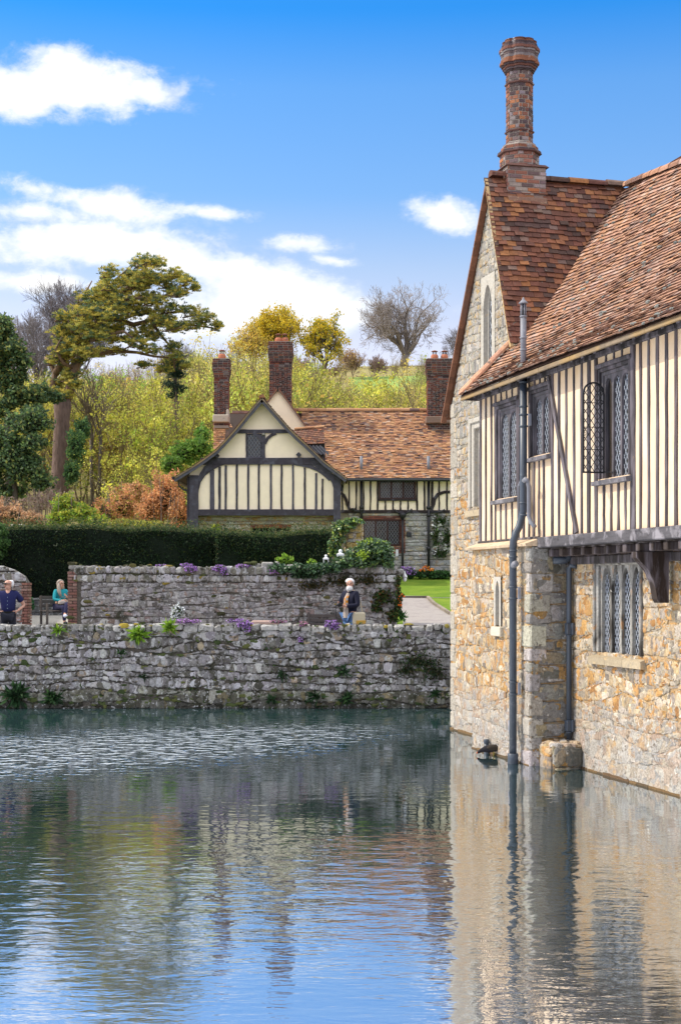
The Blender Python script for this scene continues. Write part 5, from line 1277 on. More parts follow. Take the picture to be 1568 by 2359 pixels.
q = at(909, 1321, 37.3); t = thing('wall_lamp', 'white swan neck lamp on the end of the garden wall', 'lamp', q)
mb = MB(); sc_ = 37.3/F_PX
mb.tube([(0, 0, 0), (4*sc_, -.02, 2*sc_), (9*sc_, -.04, 7*sc_), (14*sc_, -.05, 9*sc_), (19*sc_, -.05, 8*sc_), (22*sc_, -.05, 4*sc_), (22.5*sc_, -.05, -1*sc_)], .016, 7); mb.lathe((-.01, 0, -.01), [(.04, 0), (.045, .02), (.02, .03)], 10); mb.build('arm', M['white_paint'], t, True)
mb = MB(); mb.lathe((22.5*sc_, -.05, -19*sc_), [(.002, 0), (.035, .01), (.048, .04), (.05, .10)], 12, (1, 1, .96)); mb.build('glass', M['white_paint'], t, True)
mb = MB(); mb.lathe((22.5*sc_, -.05, -8.5*sc_), [(.06, -.01), (.066, .0), (.066, .02), (.05, .05), (.02, .10), (.016, .13)], 12); mb.build('cap', M['white_paint'], t, True)

# ------------------------------------------------------------------ leaves and flowers
IVY = [(.035, .085, .035, 3), (.055, .12, .045, 2), (.02, .05, .03, 2), (.09, .16, .05, .6)]
IVY_LIT = [(.07, .14, .05, 3), (.12, .2, .05, 2), (.05, .10, .05, 2), (.26, .34, .05, 1.4), (.28, .22, .05, .5)]
FRESH = [(.16, .30, .03, 2), (.24, .38, .04, 2), (.10, .20, .03, 1)]
def blob_leaves(name, blobs, n, size, pal, mat, parent=None, up=.6, asp=.75, shell=.6, seed=0, off=Vector((0, 0, 0)), droop=0., core=None):
    """blobs (centre, radii): leaves spread mostly over the shells"""
    rng = np.random.default_rng(100+seed); vols = np.array([abs(r[0]*r[1]+r[1]*r[2]+r[0]*r[2]) for _, r in blobs]); w = vols/vols.sum(); Cs = []; Ts = []
    for (c, r), k in zip(blobs, w):
        m = max(6, int(n*k)); d = rng.normal(size=(m, 3)); d /= np.linalg.norm(d, axis=1)[:, None]; q = shell+(1-shell)*rng.random(m)
        tone = 1+.28*np.sin(d[:, 0]*5+c[0]*4)*np.sin(d[:, 2]*6+c[2]*3)+.14*np.sin(d[:, 1]*9+d[:, 0]*8); Ts.append(tone*(.9+.25*rng.random())); lump = 1+.18*np.sin(d[:, 0]*7+c[0]*3)+.15*np.sin(d[:, 2]*8+c[1])
        Cs.append(np.array(c)-np.array(off)+d*np.array(r)*(q*lump)[:, None])
    Cc = np.concatenate(Cs); V, Q, K = leaf_quads(Cc, size, pick_cols(pal, len(Cc), rng, .25)*np.concatenate(Ts)[:, None], rng, asp, up, None, droop)
    return fast_mesh(name, V, Q, K, mat, parent)
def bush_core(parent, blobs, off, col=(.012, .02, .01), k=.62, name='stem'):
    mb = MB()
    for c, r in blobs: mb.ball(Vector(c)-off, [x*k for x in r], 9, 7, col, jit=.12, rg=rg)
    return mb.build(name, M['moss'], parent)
def plant(name, lab, cat, blobs, n, size, pal, mat='leaf', seed=0, core=True, group=None, asp=.7, up=.6, flowers=None, shell=.6, loc_=None, part='foliage'):
    b = Vector(loc_) if loc_ else Vector((sum(c[0] for c, r in blobs)/len(blobs), sum(c[1] for c, r in blobs)/len(blobs), min(c[2]-r[2] for c, r in blobs)))
    t = thing(name, lab, cat, b, 0, group); blob_leaves(part, blobs, n, size, pal, M[mat], t, up, asp, shell, seed, b)
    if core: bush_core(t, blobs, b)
    if flowers: blob_leaves('flowers', blobs, flowers[0], flowers[1], flowers[2], M['petal'], t, 1.2, .9, .85, seed+50, b)['kind'] = 'stuff'
    return t
def B(px, py, Y, rx, ry, d=None):   # blob from picture position and radii in picture units
    k = Y/F_PX; return (at(px, py, Y), (rx*k, d if d else (rx+ry)/2*k, ry*k))
plant('ivy', 'glossy ivy heaped over the right end of the garden wall', 'ivy', [B(800, 1296, 37.0, 34, 17, .35), B(840, 1275, 37.2, 38, 26, .5), B(875, 1275, 37.3, 32, 30, .55), B(862, 1255, 37.5, 34, 14, .5), B(893, 1292, 37.1, 17, 26, .4), B(830, 1300, 36.95, 40, 12, .3)], 5200, .075, [(.05, .10, .04, 3), (.08, .15, .05, 2), (.03, .07, .035, 2), (.18, .26, .05, .8)], 'gloss_leaf', 1)
plant('ivy', 'fringe of dark ivy along the top of the garden wall', 'ivy', [B(650, 1312, 36.9, 30, 10, .25), B(690, 1311, 36.9, 34, 14, .3), B(730, 1311, 36.9, 34, 15, .3), B(765, 1309, 36.9, 30, 14, .3), B(705, 1326, 36.9, 40, 8, .12), B(635, 1306, 36.95, 14, 8, .2)], 3000, .07, IVY, 'gloss_leaf', 2)
plant('ivy', 'sunlit ivy climbing the left side of the stone pier', 'ivy', [B(778, 1235, 41.3, 16, 38, .35), B(795, 1210, 41.3, 22, 16, .35), B(815, 1201, 41.4, 20, 9, .35), B(768, 1262, 41.3, 16, 20, .3), B(782, 1278, 41.2, 14, 16, .3)], 3000, .08, IVY_LIT, 'gloss_leaf', 3)
plant('creeper', 'reddish green creeper hanging down the end of the garden wall', 'creeper', [B(913, 1345, 37.1, 11, 34, .25), B(916, 1390, 37.0, 12, 36, .25), B(880, 1375, 36.92, 28, 22, .12), B(868, 1400, 36.92, 14, 14, .1), B(905, 1418, 36.95, 16, 20, .2)], 2400, .07, [(.05, .09, .03, 3), (.10, .13, .03, 1), (.16, .08, .03, 1.2), (.03, .05, .02, 1.5)], 'leaf', 4, core=False, shell=.2)
plant('creeper', 'brown ivy stems hanging below the ivy fringe', 'creeper', [B(790, 1340, 36.9, 60, 16, .06), B(720, 1350, 36.92, 40, 14, .05), B(850, 1335, 36.9, 30, 16, .08)], 900, .06, [(.05, .05, .02, 2), (.10, .08, .03, 1), (.03, .05, .02, 1), (.14, .09, .03, .5)], 'leaf', 5, core=False, shell=.0)
plant('shrub', 'bright green leafy shrub on the garden wall left of the lanterns', 'shrub', [B(656, 1292, 37.2, 18, 15)], 330, .11, FRESH, 'leaf', 6, asp=.4)
plant('shrub', 'small bright shoots in the ivy beside the small lantern', 'shrub', [B(718, 1296, 37.1, 12, 8)], 150, .09, FRESH, 'leaf', 7, asp=.4)
plant('shrub', 'yellow green shoots on top of the ivy heap', 'shrub', [B(855, 1250, 37.3, 30, 9, .3), B(835, 1278, 36.6, 14, 14, .12)], 330, .09, [(.30, .42, .04, 2), (.2, .32, .04, 1)], 'leaf', 8, asp=.45, core=False, shell=.2)
PUR = [(.36, .19, .52, 3), (.46, .28, .62, 2), (.28, .14, .42, 1)]; MAU = [(.50, .28, .60, 2), (.58, .36, .66, 1), (.38, .2, .5, 1)]; GRN = [(.09, .14, .06, 2), (.14, .18, .09, 1)]
def aub(lab, blobs, n, seed, pal=PUR, group='purple flowers on the walls'):
    blobs = [(c, tuple(q*.84 for q in r)) for c, r in blobs]
    plant('flower_clump', lab, 'flowers', blobs, n, .045, GRN, 'leaf', seed, True, group, flowers=(int(n*1.5), .038, pal))
aub('mauve flower cushion drooping over the middle of the garden wall', [B(440, 1310, 36.9, 16, 10), B(428, 1302, 37., 14, 5)], 330, 10)
aub('large violet flower cushion right of the drooping one on the garden wall', [B(505, 1309, 36.9, 20, 9), B(515, 1317, 36.85, 12, 10), B(560, 1304, 37, 22, 5)], 450, 11)
aub('thin line of mauve flowers far left on the garden wall top', [B(372, 1303, 37.1, 18, 3)], 120, 12)
aub('pale lavender tuft where the ivy fringe begins', [B(632, 1316, 36.85, 12, 9)], 180, 13, MAU)
aub('flat mauve mat beside the white flowers on the moat wall', [B(430, 1431, 32.75, 34, 5, .2)], 420, 14, MAU)
aub('violet cushion hanging over the moat wall under the pink slab', [B(562, 1437, 32.6, 20, 9), B(545, 1430, 32.8, 30, 4), B(570, 1448, 32.58, 12, 8)], 500, 15)
aub('violet cushion on the moat wall just left of the bearded man', [B(764, 1437, 32.6, 22, 8), B(770, 1445, 32.58, 14, 6)], 450, 16)
aub('pinkish tuft between the two violet cushions on the moat wall', [B(698, 1437, 32.65, 14, 6), B(640, 1432, 32.8, 22, 4)], 260, 17, [(.55, .25, .40, 2), (.4, .2, .4, 1), (.3, .3, .3, 1)])
aub('tiny purple tuft growing low in the face of the moat wall', [B(692, 1472, 32.66, 7, 8)], 90, 18)
plant('flower_clump', 'white flowering plant standing against the garden wall', 'flowers', [B(409, 1409, 36.3, 14, 19), B(405, 1418, 36.3, 12, 14)], 260, .05, GRN, 'leaf', 19, True, flowers=(330, .045, [(.75, .78, .80, 1), (.6, .65, .7, 1)]))
def rosette(lab, px, py, Y, rx, n, seed, pal=FRESH, L=.2, hang=-.15, cat='plant', nm='wall_plant', group='leafy plants growing from the moat wall'):
    p = at(px, py, Y); rng = np.random.default_rng(seed); k = Y/F_PX*rx; d = rng.normal(size=(n, 3)); d[:, 1] = -abs(d[:, 1]); d[:, 2] += .35; d /= np.linalg.norm(d, axis=1)[:, None]
    Cc = d*np.array([k, k*.5, k*.8])*rng.uniform(.3, 1., (n, 1)); t = thing(nm, lab, cat, p, 0, group); V, Q, K = leaf_quads(Cc, L, pick_cols(pal, n, rng, .25), rng, .28, .3, d*1.5, hang); fast_mesh('leaves', V, Q, K, M['leaf'], t)
    mb = MB(); mb.ball((0, .03, 0), (k*.35, .05, k*.3), 7, 5, (.03, .045, .02), jit=.2, rg=rg); mb.build('stem', M['moss'], t)
DKG = [(.03, .075, .03, 2), (.05, .11, .04, 1), (.02, .04, .02, 1)]
rosette('brightest leafy tuft high on the moat wall below the mauve mat', 318, 1462, 32.55, 26, 90, 1)
rosette('second bright tuft at the coping beside the mauve mat', 391, 1446, 32.55, 21, 70, 2)
rosette('small bright sprig high on the moat wall below the seated woman', 135, 1453, 32.6, 14, 26, 3)
rosette('large dark fern at the waterline in the left corner of the moat wall', 35, 1605, 32.55, 38, 120, 4, DKG, .26)
rosette('dark fern at the waterline beside the corner fern', 122, 1610, 32.55, 26, 80, 5, DKG, .22)
rosette('fern at the waterline below the bearded man', 800, 1612, 32.55, 20, 60, 6, DKG, .18)
rosette('dark fern left of the one below the bearded man', 728, 1606, 32.55, 22, 60, 7, DKG, .18)
rosette('green tuft in the middle of the moat wall face', 790, 1548, 32.6, 20, 50, 8, DKG, .15)
rosette('small fern near the waterline in mid wall', 648, 1556, 32.6, 16, 40, 9, DKG, .14)
rosette('little dark fern at the waterline left of mid wall', 625, 1612, 32.58, 14, 36, 10, DKG, .13)
rosette('dark tuft left of centre halfway up the moat wall', 280, 1505, 32.62, 14, 36, 11, DKG, .12)
rosette('sparse sprig below the brightest tuft', 330, 1560, 32.62, 13, 30, 12, DKG, .12)
rosette('green tuft low on the wall near the stone house', 1000, 1600, 32.6, 16, 40, 13, DKG, .14)
rosette('bushy fern at the foot of the path', 925, 1422, 36.9, 18, 60, 14, [(.05, .14, .04, 2), (.08, .2, .05, 1)], .16, cat='fern', nm='fern', group='ferns')
plant('creeper', 'dark creeper patch on the moat wall beside the stone house', 'creeper', [B(965, 1525, 32.62, 55, 26, .05), B(1000, 1550, 32.62, 34, 24, .05), B(935, 1545, 32.62, 26, 14, .04)], 1000, .06, [(.03, .055, .025, 2), (.05, .08, .03, 1), (.06, .05, .025, 1)], 'leaf', 20, core=False, shell=.0)
rngw = np.random.default_rng(66); Vw, Qw, Kw, ow = [], [], [], 0     # weeds and moss rooted in the joints, too many to count
for i in range(70):
    x = rngw.uniform(-9, 3.2); z = rngw.choice([rngw.uniform(.06, .35), rngw.uniform(.3, 1.75), rngw.uniform(1.5, 1.85)]); n = int(rngw.uniform(8, 30)); k = rngw.uniform(.04, .12)
    C = np.array([x, 32.62+.06*z, z])+rngw.normal(0, 1, (n, 3))*np.array([k, .02, k*.7]); V, Q, K = leaf_quads(C, rngw.uniform(.04, .09), pick_cols([(.04, .08, .03, 2), (.07, .12, .03, 1), (.10, .09, .03, 1.4), (.03, .04, .02, 1)], n, rngw, .3), rngw, .5, .3); Vw.append(V); Qw.append(Q+ow); Kw.append(K); ow += len(V)
wo_ = kind(fast_mesh('wall_weeds', np.concatenate(Vw), np.concatenate(Qw), np.concatenate(Kw), M['leaf']), 'stuff'); wo_['label'] = 'small weeds and moss rooted in the joints of the moat wall'; wo_['category'] = 'weeds'
# flower bed and climber by the house
plant('flower_bed', 'flower bed with purple and orange flowers below the house wall', 'flower bed', [B(945, 1322, 55.4, 22, 12), B(975, 1323, 55.3, 26, 11), B(1010, 1324, 55.4, 30, 12), B(1045, 1324, 55.4, 24, 12)], 1500, .09, [(.04, .10, .03, 2), (.06, .15, .04, 1.5)], 'leaf', 21, True)
bed = COL.objects['flower_bed']
blob_leaves('purple_flowers', [B(938, 1312, 55.2, 14, 9), B(948, 1320, 55.1, 12, 6)], 120, .08, PUR, M['petal'], bed, seed=22, off=bed.location)
blob_leaves('orange_flowers', [B(978, 1309, 55.2, 6, 6), B(986, 1311, 55.2, 5, 6), B(968, 1314, 55.2, 6, 5), B(995, 1311, 55.2, 4, 4)], 70, .10, [(.75, .17, .03, 1), (.7, .28, .04, 1)], M['petal'], bed, seed=23, off=bed.location)
plant('climbing_plant', 'white flowered climber trained over the house wall', 'climber', [B(1015, 1200, 56.35, 24, 16, .1), B(1003, 1235, 56.35, 12, 34, .08), B(1030, 1240, 56.35, 16, 30, .08), B(1015, 1275, 56.35, 24, 12, .08)], 900, .10, [(.06, .12, .04, 2), (.10, .16, .05, 1), (.10, .09, .05, 1)], 'leaf', 24, core=False, shell=.1, flowers=(130, .10, [(.75, .75, .72, 1)]))
plant('shrub', 'small yellow green shrub in front of the stone wall below the gable', 'shrub', [B(497, 1217, 53.4, 12, 9)], 260, .12, [(.34, .36, .04, 1), (.2, .28, .04, 1)], 'leaf', 25)
# wild roses with orange flower at the corner of the path
plant('flower_clump', 'orange flowered plant hanging beside the wall lamp', 'flowers', [B(921, 1385, 36.8, 5, 14), B(926, 1372, 36.8, 6, 5)], 60, .06, DKG, 'leaf', 26, False, flowers=(26, .06, [(.75, .15, .02, 1)]), shell=.2)

# ------------------------------------------------------------------ clipped hedge
def hedge(lab, px0, px1, pts, Y, depth, zb, seed, pal, n, ret=0):
    x0, x1 = at(px0, 0, Y).x, at(px1, 0, Y).x; base = Vector(((x0+x1)/2, Y, zb)); t = thing('hedge', lab, 'hedge', base); rng = np.random.default_rng(seed)
    def top(x):
        px = x/Y*F_PX+CX
        for (a, b), (c, d) in zip(pts, pts[1:]):
            if px <= c: return at(0, lerp(b, d, clamp((px-a)/(c-a))), Y).z
        return at(0, pts[-1][1], Y).z
    tops_ = [top(x0)-zb]
    mb = MB(); k = 24
    vs = []
    for i in range(k+1):
        x = lerp(x0+.06, x1-.06, i/k); z = top(x)-.10-zb; vs += [(x-base.x, .06, 0), (x-base.x, .06, z), (x-base.x, depth-.06, z), (x-base.x, depth-.06, 0)]
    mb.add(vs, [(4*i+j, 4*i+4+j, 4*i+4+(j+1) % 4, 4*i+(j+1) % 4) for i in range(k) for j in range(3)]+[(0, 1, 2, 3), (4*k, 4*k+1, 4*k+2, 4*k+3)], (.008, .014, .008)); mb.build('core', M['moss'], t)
    nf = int(n*.62); nt = n-nf; u = rng.uniform(x0, x1, nf); tz = np.array([top(a) for a in u]); z = zb+(tz-zb)*rng.random(nf)**.8; bump = .06*np.sin(u*3.1)+.05*np.sin(z*5+u)
    Cf = np.stack([u-base.x, rng.normal(0, .05, nf)+bump, z-zb], 1)
    u = rng.uniform(x0, x1, nt); tz = np.array([top(a) for a in u]); Ct = np.stack([u-base.x, rng.uniform(0, depth, nt), tz-zb+rng.normal(-.02, .05, nt)+rng.random(nt)**7*.34], 1)
    ns = 900
    if ret:  # unseen return wing, added to throw shade over the gap
        hr = tops_[0]
        nr2 = 9000; yy = rng.uniform(-ret, depth, nr2); xx = np.where(rng.random(nr2) < .6, x0+1.3, rng.uniform(x0, x0+1.3, nr2)); zz = np.where(xx > x0+1.29, rng.random(nr2)*hr, hr)+rng.normal(0, .04, nr2)
        V, Q, K = leaf_quads(np.stack([xx-base.x, yy, zz], 1), .085, pick_cols(pal, nr2, rng, .3), rng, .4, .3); fast_mesh('added_shade_wing', V, Q, K, M['leaf'], t); rb = MB(); rb.box((x0-base.x, -ret, 0), (x0+1.22-base.x, .1, hr-.08), (.008, .014, .008)); rb.build('core', M['moss'], t)
    Cs = np.concatenate([np.stack([np.full(ns, a)+rng.normal(0, .05, ns)-base.x, rng.uniform(0, depth, ns), rng.uniform(0, 1, ns)*(top(a)-zb)], 1) for a in (x0, x1)])
    Cc = np.concatenate([Cf, Ct, Cs]); kc = np.concatenate([pick_cols(pal, nf, rng, .3), pick_cols([(.06, .10, .03, 2), (.11, .14, .045, 2), (.16, .15, .06, 1), (.03, .06, .025, 2)], nt, rng, .3), pick_cols(pal, len(Cs), rng, .3)]); V, Q, K = leaf_quads(Cc, .085, kc, rng, .4, .3); fast_mesh('foliage', V, Q, K, M['leaf'], t); return t  # top leaves take a paler palette: sunlight put into their colour
YEW = [(.018, .04, .018, 3), (.03, .06, .022, 2), (.012, .025, .014, 2), (.07, .09, .025, .7)]
hedge('long dark clipped yew hedge in front of the gabled house', -110, 492, [(0, 1216), (60, 1212), (140, 1214), (200, 1210), (280, 1219), (360, 1215), (450, 1221), (500, 1222)], 47.0, 1.6, gz(-8, 47)-.1, 3, YEW, 25000, 7.5)
hedge('shorter yew hedge with paler sheared end beside the ivy pier', 497, 762, [(490, 1226), (560, 1228), (640, 1232), (700, 1224), (762, 1222)], 46.6, 1.5, gz(-3, 46.6)-.1, 4, YEW+[(.10, .12, .05, .4)], 12000)
plant('shrub', 'green shrub at the left edge beside the hedge end', 'shrub', [B(0, 1250, 45.5, 22, 34, .5), B(-5, 1225, 45.5, 22, 18, .5)], 1800, .09, [(.05, .11, .03, 2), (.08, .15, .04, 1), (.03, .07, .025, 1)], 'leaf', 30)
plant('shrub', 'few broad leaves showing in the gap beside the brick edge', 'shrub', [B(72, 1392, 38.2, 6, 14, .1)], 50, .13, [(.05, .13, .06, 1), (.03, .09, .04, 1)], 'leaf', 31, core=False, asp=.6)

# ------------------------------------------------------------------ moorhen
Yd = CAM_H/((1741-HZ)/F_PX); q = at(1131, 1741, Yd); t_bird = thing('moorhen', 'dark moorhen feeding at the foot of the stone house', 'bird', (q.x, Yd, 0))
# ================================================================== people and the moorhen
def skinned(name, J, edges, root, mat, parent, sub=2, col=(1, 1, 1), colf=None):
    names = list(J); ix = {n: i for i, n in enumerate(names)}
    me = bpy.data.meshes.new(name+'_cage'); me.from_pydata([J[n][0] for n in names], [(ix[a], ix[b]) for a, b in edges], []); me.update()
    o = bpy.data.objects.new(name+'_cage', me); COL.objects.link(o)
    sk = o.modifiers.new('s', 'SKIN'); sk.use_smooth_shade = True
    lay = me.skin_vertices[0].data
    for n in names:
        r = J[n][1]; lay[ix[n]].radius = r if isinstance(r, tuple) else (r, r); lay[ix[n]].use_root = (n == root)
    ss = o.modifiers.new('d', 'SUBSURF'); ss.levels = sub; ss.render_levels = sub
    dg = bpy.context.evaluated_depsgraph_get(); dg.update()
    m2 = bpy.data.meshes.new_from_object(o.evaluated_get(dg)); bpy.data.objects.remove(o); bpy.data.meshes.remove(me)
    m2.name = name; m2.materials.clear(); m2.materials.append(mat)
    n = len(m2.vertices); ca = m2.color_attributes.get('Col') or m2.color_attributes.new('Col', 'FLOAT_COLOR', 'POINT')
    arr = np.ones((n, 4), np.float32); arr[:, :3] = col
    if colf:
        for i, v in enumerate(m2.vertices): arr[i, :3] = colf(v.co)
    ca.data.foreach_set('color', arr.ravel()); m2.polygons.foreach_set('use_smooth', [True]*len(m2.polygons))
    p = bpy.data.objects.new(name, m2); COL.objects.link(p); p.parent = parent; return p

def mirror(p): return (-p[0], p[1], p[2])
def human(t, P, head_rot=0., head_tilt=0., hands=True):
    """P: joint positions. builds the bare continuous body"""
    Hc = Vector(P['headlow']); R = Matrix.Rotation(head_rot, 3, 'Z') @ Matrix.Rotation(head_tilt, 3, 'X')
    def h(x, y, z): return tuple(Hc+R @ Vector((x, y, z)))
    J = dict(pelvis=(P['pelvis'], (.15, .11)), waist=(P['waist'], (.14, .10)), chest=(P['chest'], (.17, .12)), neckbase=(P['neckbase'], .065), neck=(P['neck'], .055),
             headlow=(P['headlow'], (.062, .07)), head=(h(0, .01, .09), (.078, .095)), crown=(h(0, .02, .165), (.06, .07)), nose=(h(0, -.105, .055), .014), nosetop=(h(0, -.085, .075), .02), chin=(h(0, -.065, -.025), .035))
    E = [('pelvis', 'waist'), ('waist', 'chest'), ('chest', 'neckbase'), ('neckbase', 'neck'), ('neck', 'headlow'), ('headlow', 'head'), ('head', 'crown'), ('head', 'nosetop'), ('nosetop', 'nose'), ('headlow', 'chin')]
    for s in 'LR':
        sg = 1 if s == 'L' else -1
        J['ear'+s] = (h(sg*.085, .015, .065), .018); E.append(('head', 'ear'+s))
        for a, r in (('sh', .062), ('el', .042), ('wr', .027), ('hip', .09), ('kn', .058), ('an', .042), ('toe', .032)): J[a+s] = (P[a+s], r)
        E += [('chest', 'sh'+s), ('sh'+s, 'el'+s), ('el'+s, 'wr'+s), ('pelvis', 'hip'+s), ('hip'+s, 'kn'+s), ('kn'+s, 'an'+s), ('an'+s, 'toe'+s)]
        w = Vector(P['wr'+s]); d = Vector(P['hand'+s])-w; L = d.length; d.normalize(); side = Vector(P['palm'+s]).normalized(); nrm = d.cross(side).normalized()
        J['palm'+s] = (tuple(w+d*.06), (.034, .018)); E.append(('wr'+s, 'palm'+s))
        cur = P.get('curl', .6)
        for k, (o, ln) in enumerate(((-.028, .065), (-.010, .078), (.010, .073), (.027, .058))):
            b = w+d*.085+side*o; m_ = b+d*ln*.55+nrm*ln*.12*cur; e = m_+d*ln*.45*(1-.5*cur)+nrm*ln*.45*cur
            for nm, p_, r_ in (('a', b, .0095), ('b', m_, .009), ('c', e, .0075)): J[f'f{s}{k}{nm}'] = (tuple(p_), r_)
            E += [('palm'+s, f'f{s}{k}a'), (f'f{s}{k}a', f'f{s}{k}b'), (f'f{s}{k}b', f'f{s}{k}c')]
        b = w+d*.035-side*.035; e = b+d*.045-side*.02+nrm*.02
        J[f'th{s}a'] = (tuple(b), .011); J[f'th{s}b'] = (tuple(e), .009); E += [('palm'+s, f'th{s}a'), (f'th{s}a', f'th{s}b')]
    skinned('body', J, E, 'pelvis', M['skin'], t, 2)
    mb = MB()
    for sg in (-1, 1):
        mb = MB(); mb.ball(h(sg*.032, -.083, .083), (.014, .010, .009), 8, 6, (.06, .05, .05)); mb.build('eye', M['hair'], t, True)
        mb = MB(); mb.ball(h(sg*.033, -.088, .104), (.022, .008, .006), 8, 5, P.get('brow', (.4, .37, .35))); mb.build('eyebrow', M['hair'], t, True)
    mb = MB(); mb.ball(h(0, -.088, .012), (.024, .010, .008), 8, 5, (.35, .10, .09)); mb.build('mouth', M['cloth'], t, True)
    return h, R
def shell(name, t, P, keys, edges, root, rad, col, mat='cloth', colf=None, sub=2):
    J = {}
    for k in keys: p, r = (P[k] if not isinstance(k, tuple) else k), rad[k]; J[k] = (p, r)
    return skinned(name, J, edges, root, M[mat], t, sub, col, colf)
TROUS = (['pelvis', 'hipL', 'hipR', 'knL', 'knR', 'anL', 'anR'], [('pelvis', 'hipL'), ('pelvis', 'hipR'), ('hipL', 'knL'), ('hipR', 'knR'), ('knL', 'anL'), ('knR', 'anR')])
def between(a, b, t): return tuple(lerp(x, y, t) for x, y in zip(a, b))
def hairmesh(t, c, R, fn, col, name='hair', n=18, m=12, jit=.02):
    mb = MB(); vs = []; fs = []
    for i in range(m+1):
        for k in range(n):
            th = math.pi*i/m; a = 2*math.pi*k/n; d = Vector((math.sin(th)*math.cos(a), math.sin(th)*math.sin(a), math.cos(th))); r = fn(d)*(1+rg.uniform(-jit, jit)); vs.append(Vector(c)+R @ Vector((d.x*r[0] if isinstance(r, tuple) else d.x*r, d.y*r, d.z*r)))
    fs = [(i*n+k, i*n+(k+1) % n, i*n+n+(k+1) % n, i*n+n+k) for i in range(m) for k in range(n)]
    mb.add(vs, fs, col); return mb.build(name, M['hair'], t, True)

BASE = dict(pelvis=(0, 0, .96), waist=(0, 0, 1.12), chest=(0, .01, 1.32), neckbase=(0, .02, 1.47), neck=(0, .01, 1.52), headlow=(0, -.01, 1.575),
            shL=(.185, .01, 1.415), shR=(-.185, .01, 1.415), hipL=(.09, 0, .90), hipR=(-.09, 0, .90), knL=(.10, -.02, .50), knR=(-.10, -.02, .50), anL=(.10, .02, .09), anR=(-.10, .02, .09), toeL=(.12, -.14, .035), toeR=(-.12, -.14, .035))
rg = random.Random(77)
# --- bearded man with a camera
pm = at(806, 1400, 34.4); man = thing('person', 'bearded white haired man in dark navy jacket holding a camera', 'person', (pm.x, 34.4, gz(pm.x, 34.4)+.01), math.radians(-42))
P = dict(BASE, elL=(.27, -.02, 1.15), wrL=(.09, -.24, 1.13), handL=(-.0, -.31, 1.17), palmL=(0, .2, 1), elR=(-.27, -.05, 1.16), wrR=(-.12, -.26, 1.17), handR=(-.05, -.33, 1.20), palmR=(0, .2, 1), curl=.9)
h, R = human(man, P, math.radians(34), math.radians(-3))
def grey(v): return (.62, .62, .64)
hairmesh(man, h(0, .018, .095), R, lambda d: (.118 if (d.z > .25 and d.y > -.75*(1.35-d.z)+.18) or d.y > .35 and d.z > -.45 else .07), (.62, .62, .65))
hairmesh(man, h(0, -.05, -.015), R, lambda d: .075*(1+.35*max(0, -d.z)) if d.z < .38 else .05, (.66, .66, .68), 'beard')
rad = dict(pelvis=(.19, .15), waist=(.185, .145), chest=(.195, .145), neckbase=.085, shL=.085, shR=.085, elL=.066, elR=.066, wrL=.048, wrR=.048)
P2 = dict(P, pelvis=(0, .01, .93)); 
shell('jacket', man, P2, ['pelvis', 'waist', 'chest', 'neckbase', 'shL', 'shR', 'elL', 'elR', 'wrL', 'wrR'], [('pelvis', 'waist'), ('waist', 'chest'), ('chest', 'neckbase'), ('chest', 'shL'), ('chest', 'shR'), ('shL', 'elL'), ('shR', 'elR'), ('elL', 'wrL'), ('elR', 'wrR')], 'pelvis', rad, (.012, .013, .03))
shell('jeans', man, P, *TROUS, 'pelvis', dict(pelvis=(.17, .13), hipL=.105, hipR=.105, knL=.08, knR=.08, anL=.065, anR=.065), (.10, .20, .42))
# open jacket front: a strip of shirt with an orange pattern
mb = MB(); vs = []; n = 10
for i in range(n+1):
    z = lerp(.86, 1.44, i/n); wv = lerp(.095, .05, i/n); y = -(.178 if z < 1.3 else lerp(.178, .085, (z-1.3)/.14))
    vs += [(-wv, y+.03, z), (-wv*.3, y-.012, z), (wv*.3, y-.012, z), (wv, y+.03, z)]
for i in range(n):
    for k in range(3):
        z = lerp(.86, 1.44, (i+.5)/n); c = (.62, .25, .03) if 1.17 < z < 1.36 and (i+k) % 2 == 0 else (.42, .36, .32)
        b = [4*i+k, 4*i+k+1, 4*i+5+k, 4*i+4+k]; mb.add([vs[q] for q in b], [(0, 1, 2, 3)], c)
mb.build('shirt', M['cloth'], man)
mb = MB(); mb.ball((.07, -.165, 1.37), (.012, .008, .016), 6, 5, (.7, .55, .55)); mb.build('pin', M['cloth'], man)
mb = MB()
for s in (-1, 1): mb = MB(); mb.bbox((s*.11-.05, -.2, 0), (s*.11+.05, .08, .09), .02, (.05, .04, .03)); mb.build('shoe', M['cloth'], man)
cam_ = thing('camera', 'small black camera held in the hands of the bearded man', 'camera', (pm.x, 34.4, gz(pm.x, 34.4)+.01), math.radians(-42))
mb = MB(); mb.bbox((-.10, -.355, 1.13), (.04, -.295, 1.22), .01, (.02, .02, .022)); mb.build('body', M['cloth'], cam_)
mb = MB(); mb.tube([(-.03, -.35, 1.17), (-.03, -.41, 1.165)], [.034, .031], 12, (.03, .03, .035)); mb.build('lens', M['pipe_black'], cam_, True)
mb = MB(); mb.ribbon([(-.10, -.33, 1.2), (-.14, -.34, 1.12), (-.155, -.33, 1.0), (-.15, -.31, .88), (-.13, -.3, .84)], .025, .006, (0, 1, 0), (.02, .02, .025)); mb.build('strap', M['cloth'], cam_)
bag = thing('shoulder_bag', 'cream canvas shoulder bag hanging at the hip of the bearded man', 'bag', (pm.x, 34.4, gz(pm.x, 34.4)+.01), math.radians(-42))
mb = MB(); mb.bbox((.13, -.10, .70), (.27, .26, .99), .05, (.55, .49, .36)); b1 = mb.build('body', M['cloth'], bag)
mb = MB(); mb.bbox((.25, -.08, .72), (.285, .24, .80), .02, (.50, .30, .06)); mb.build('pocket', M['cloth'], bag)
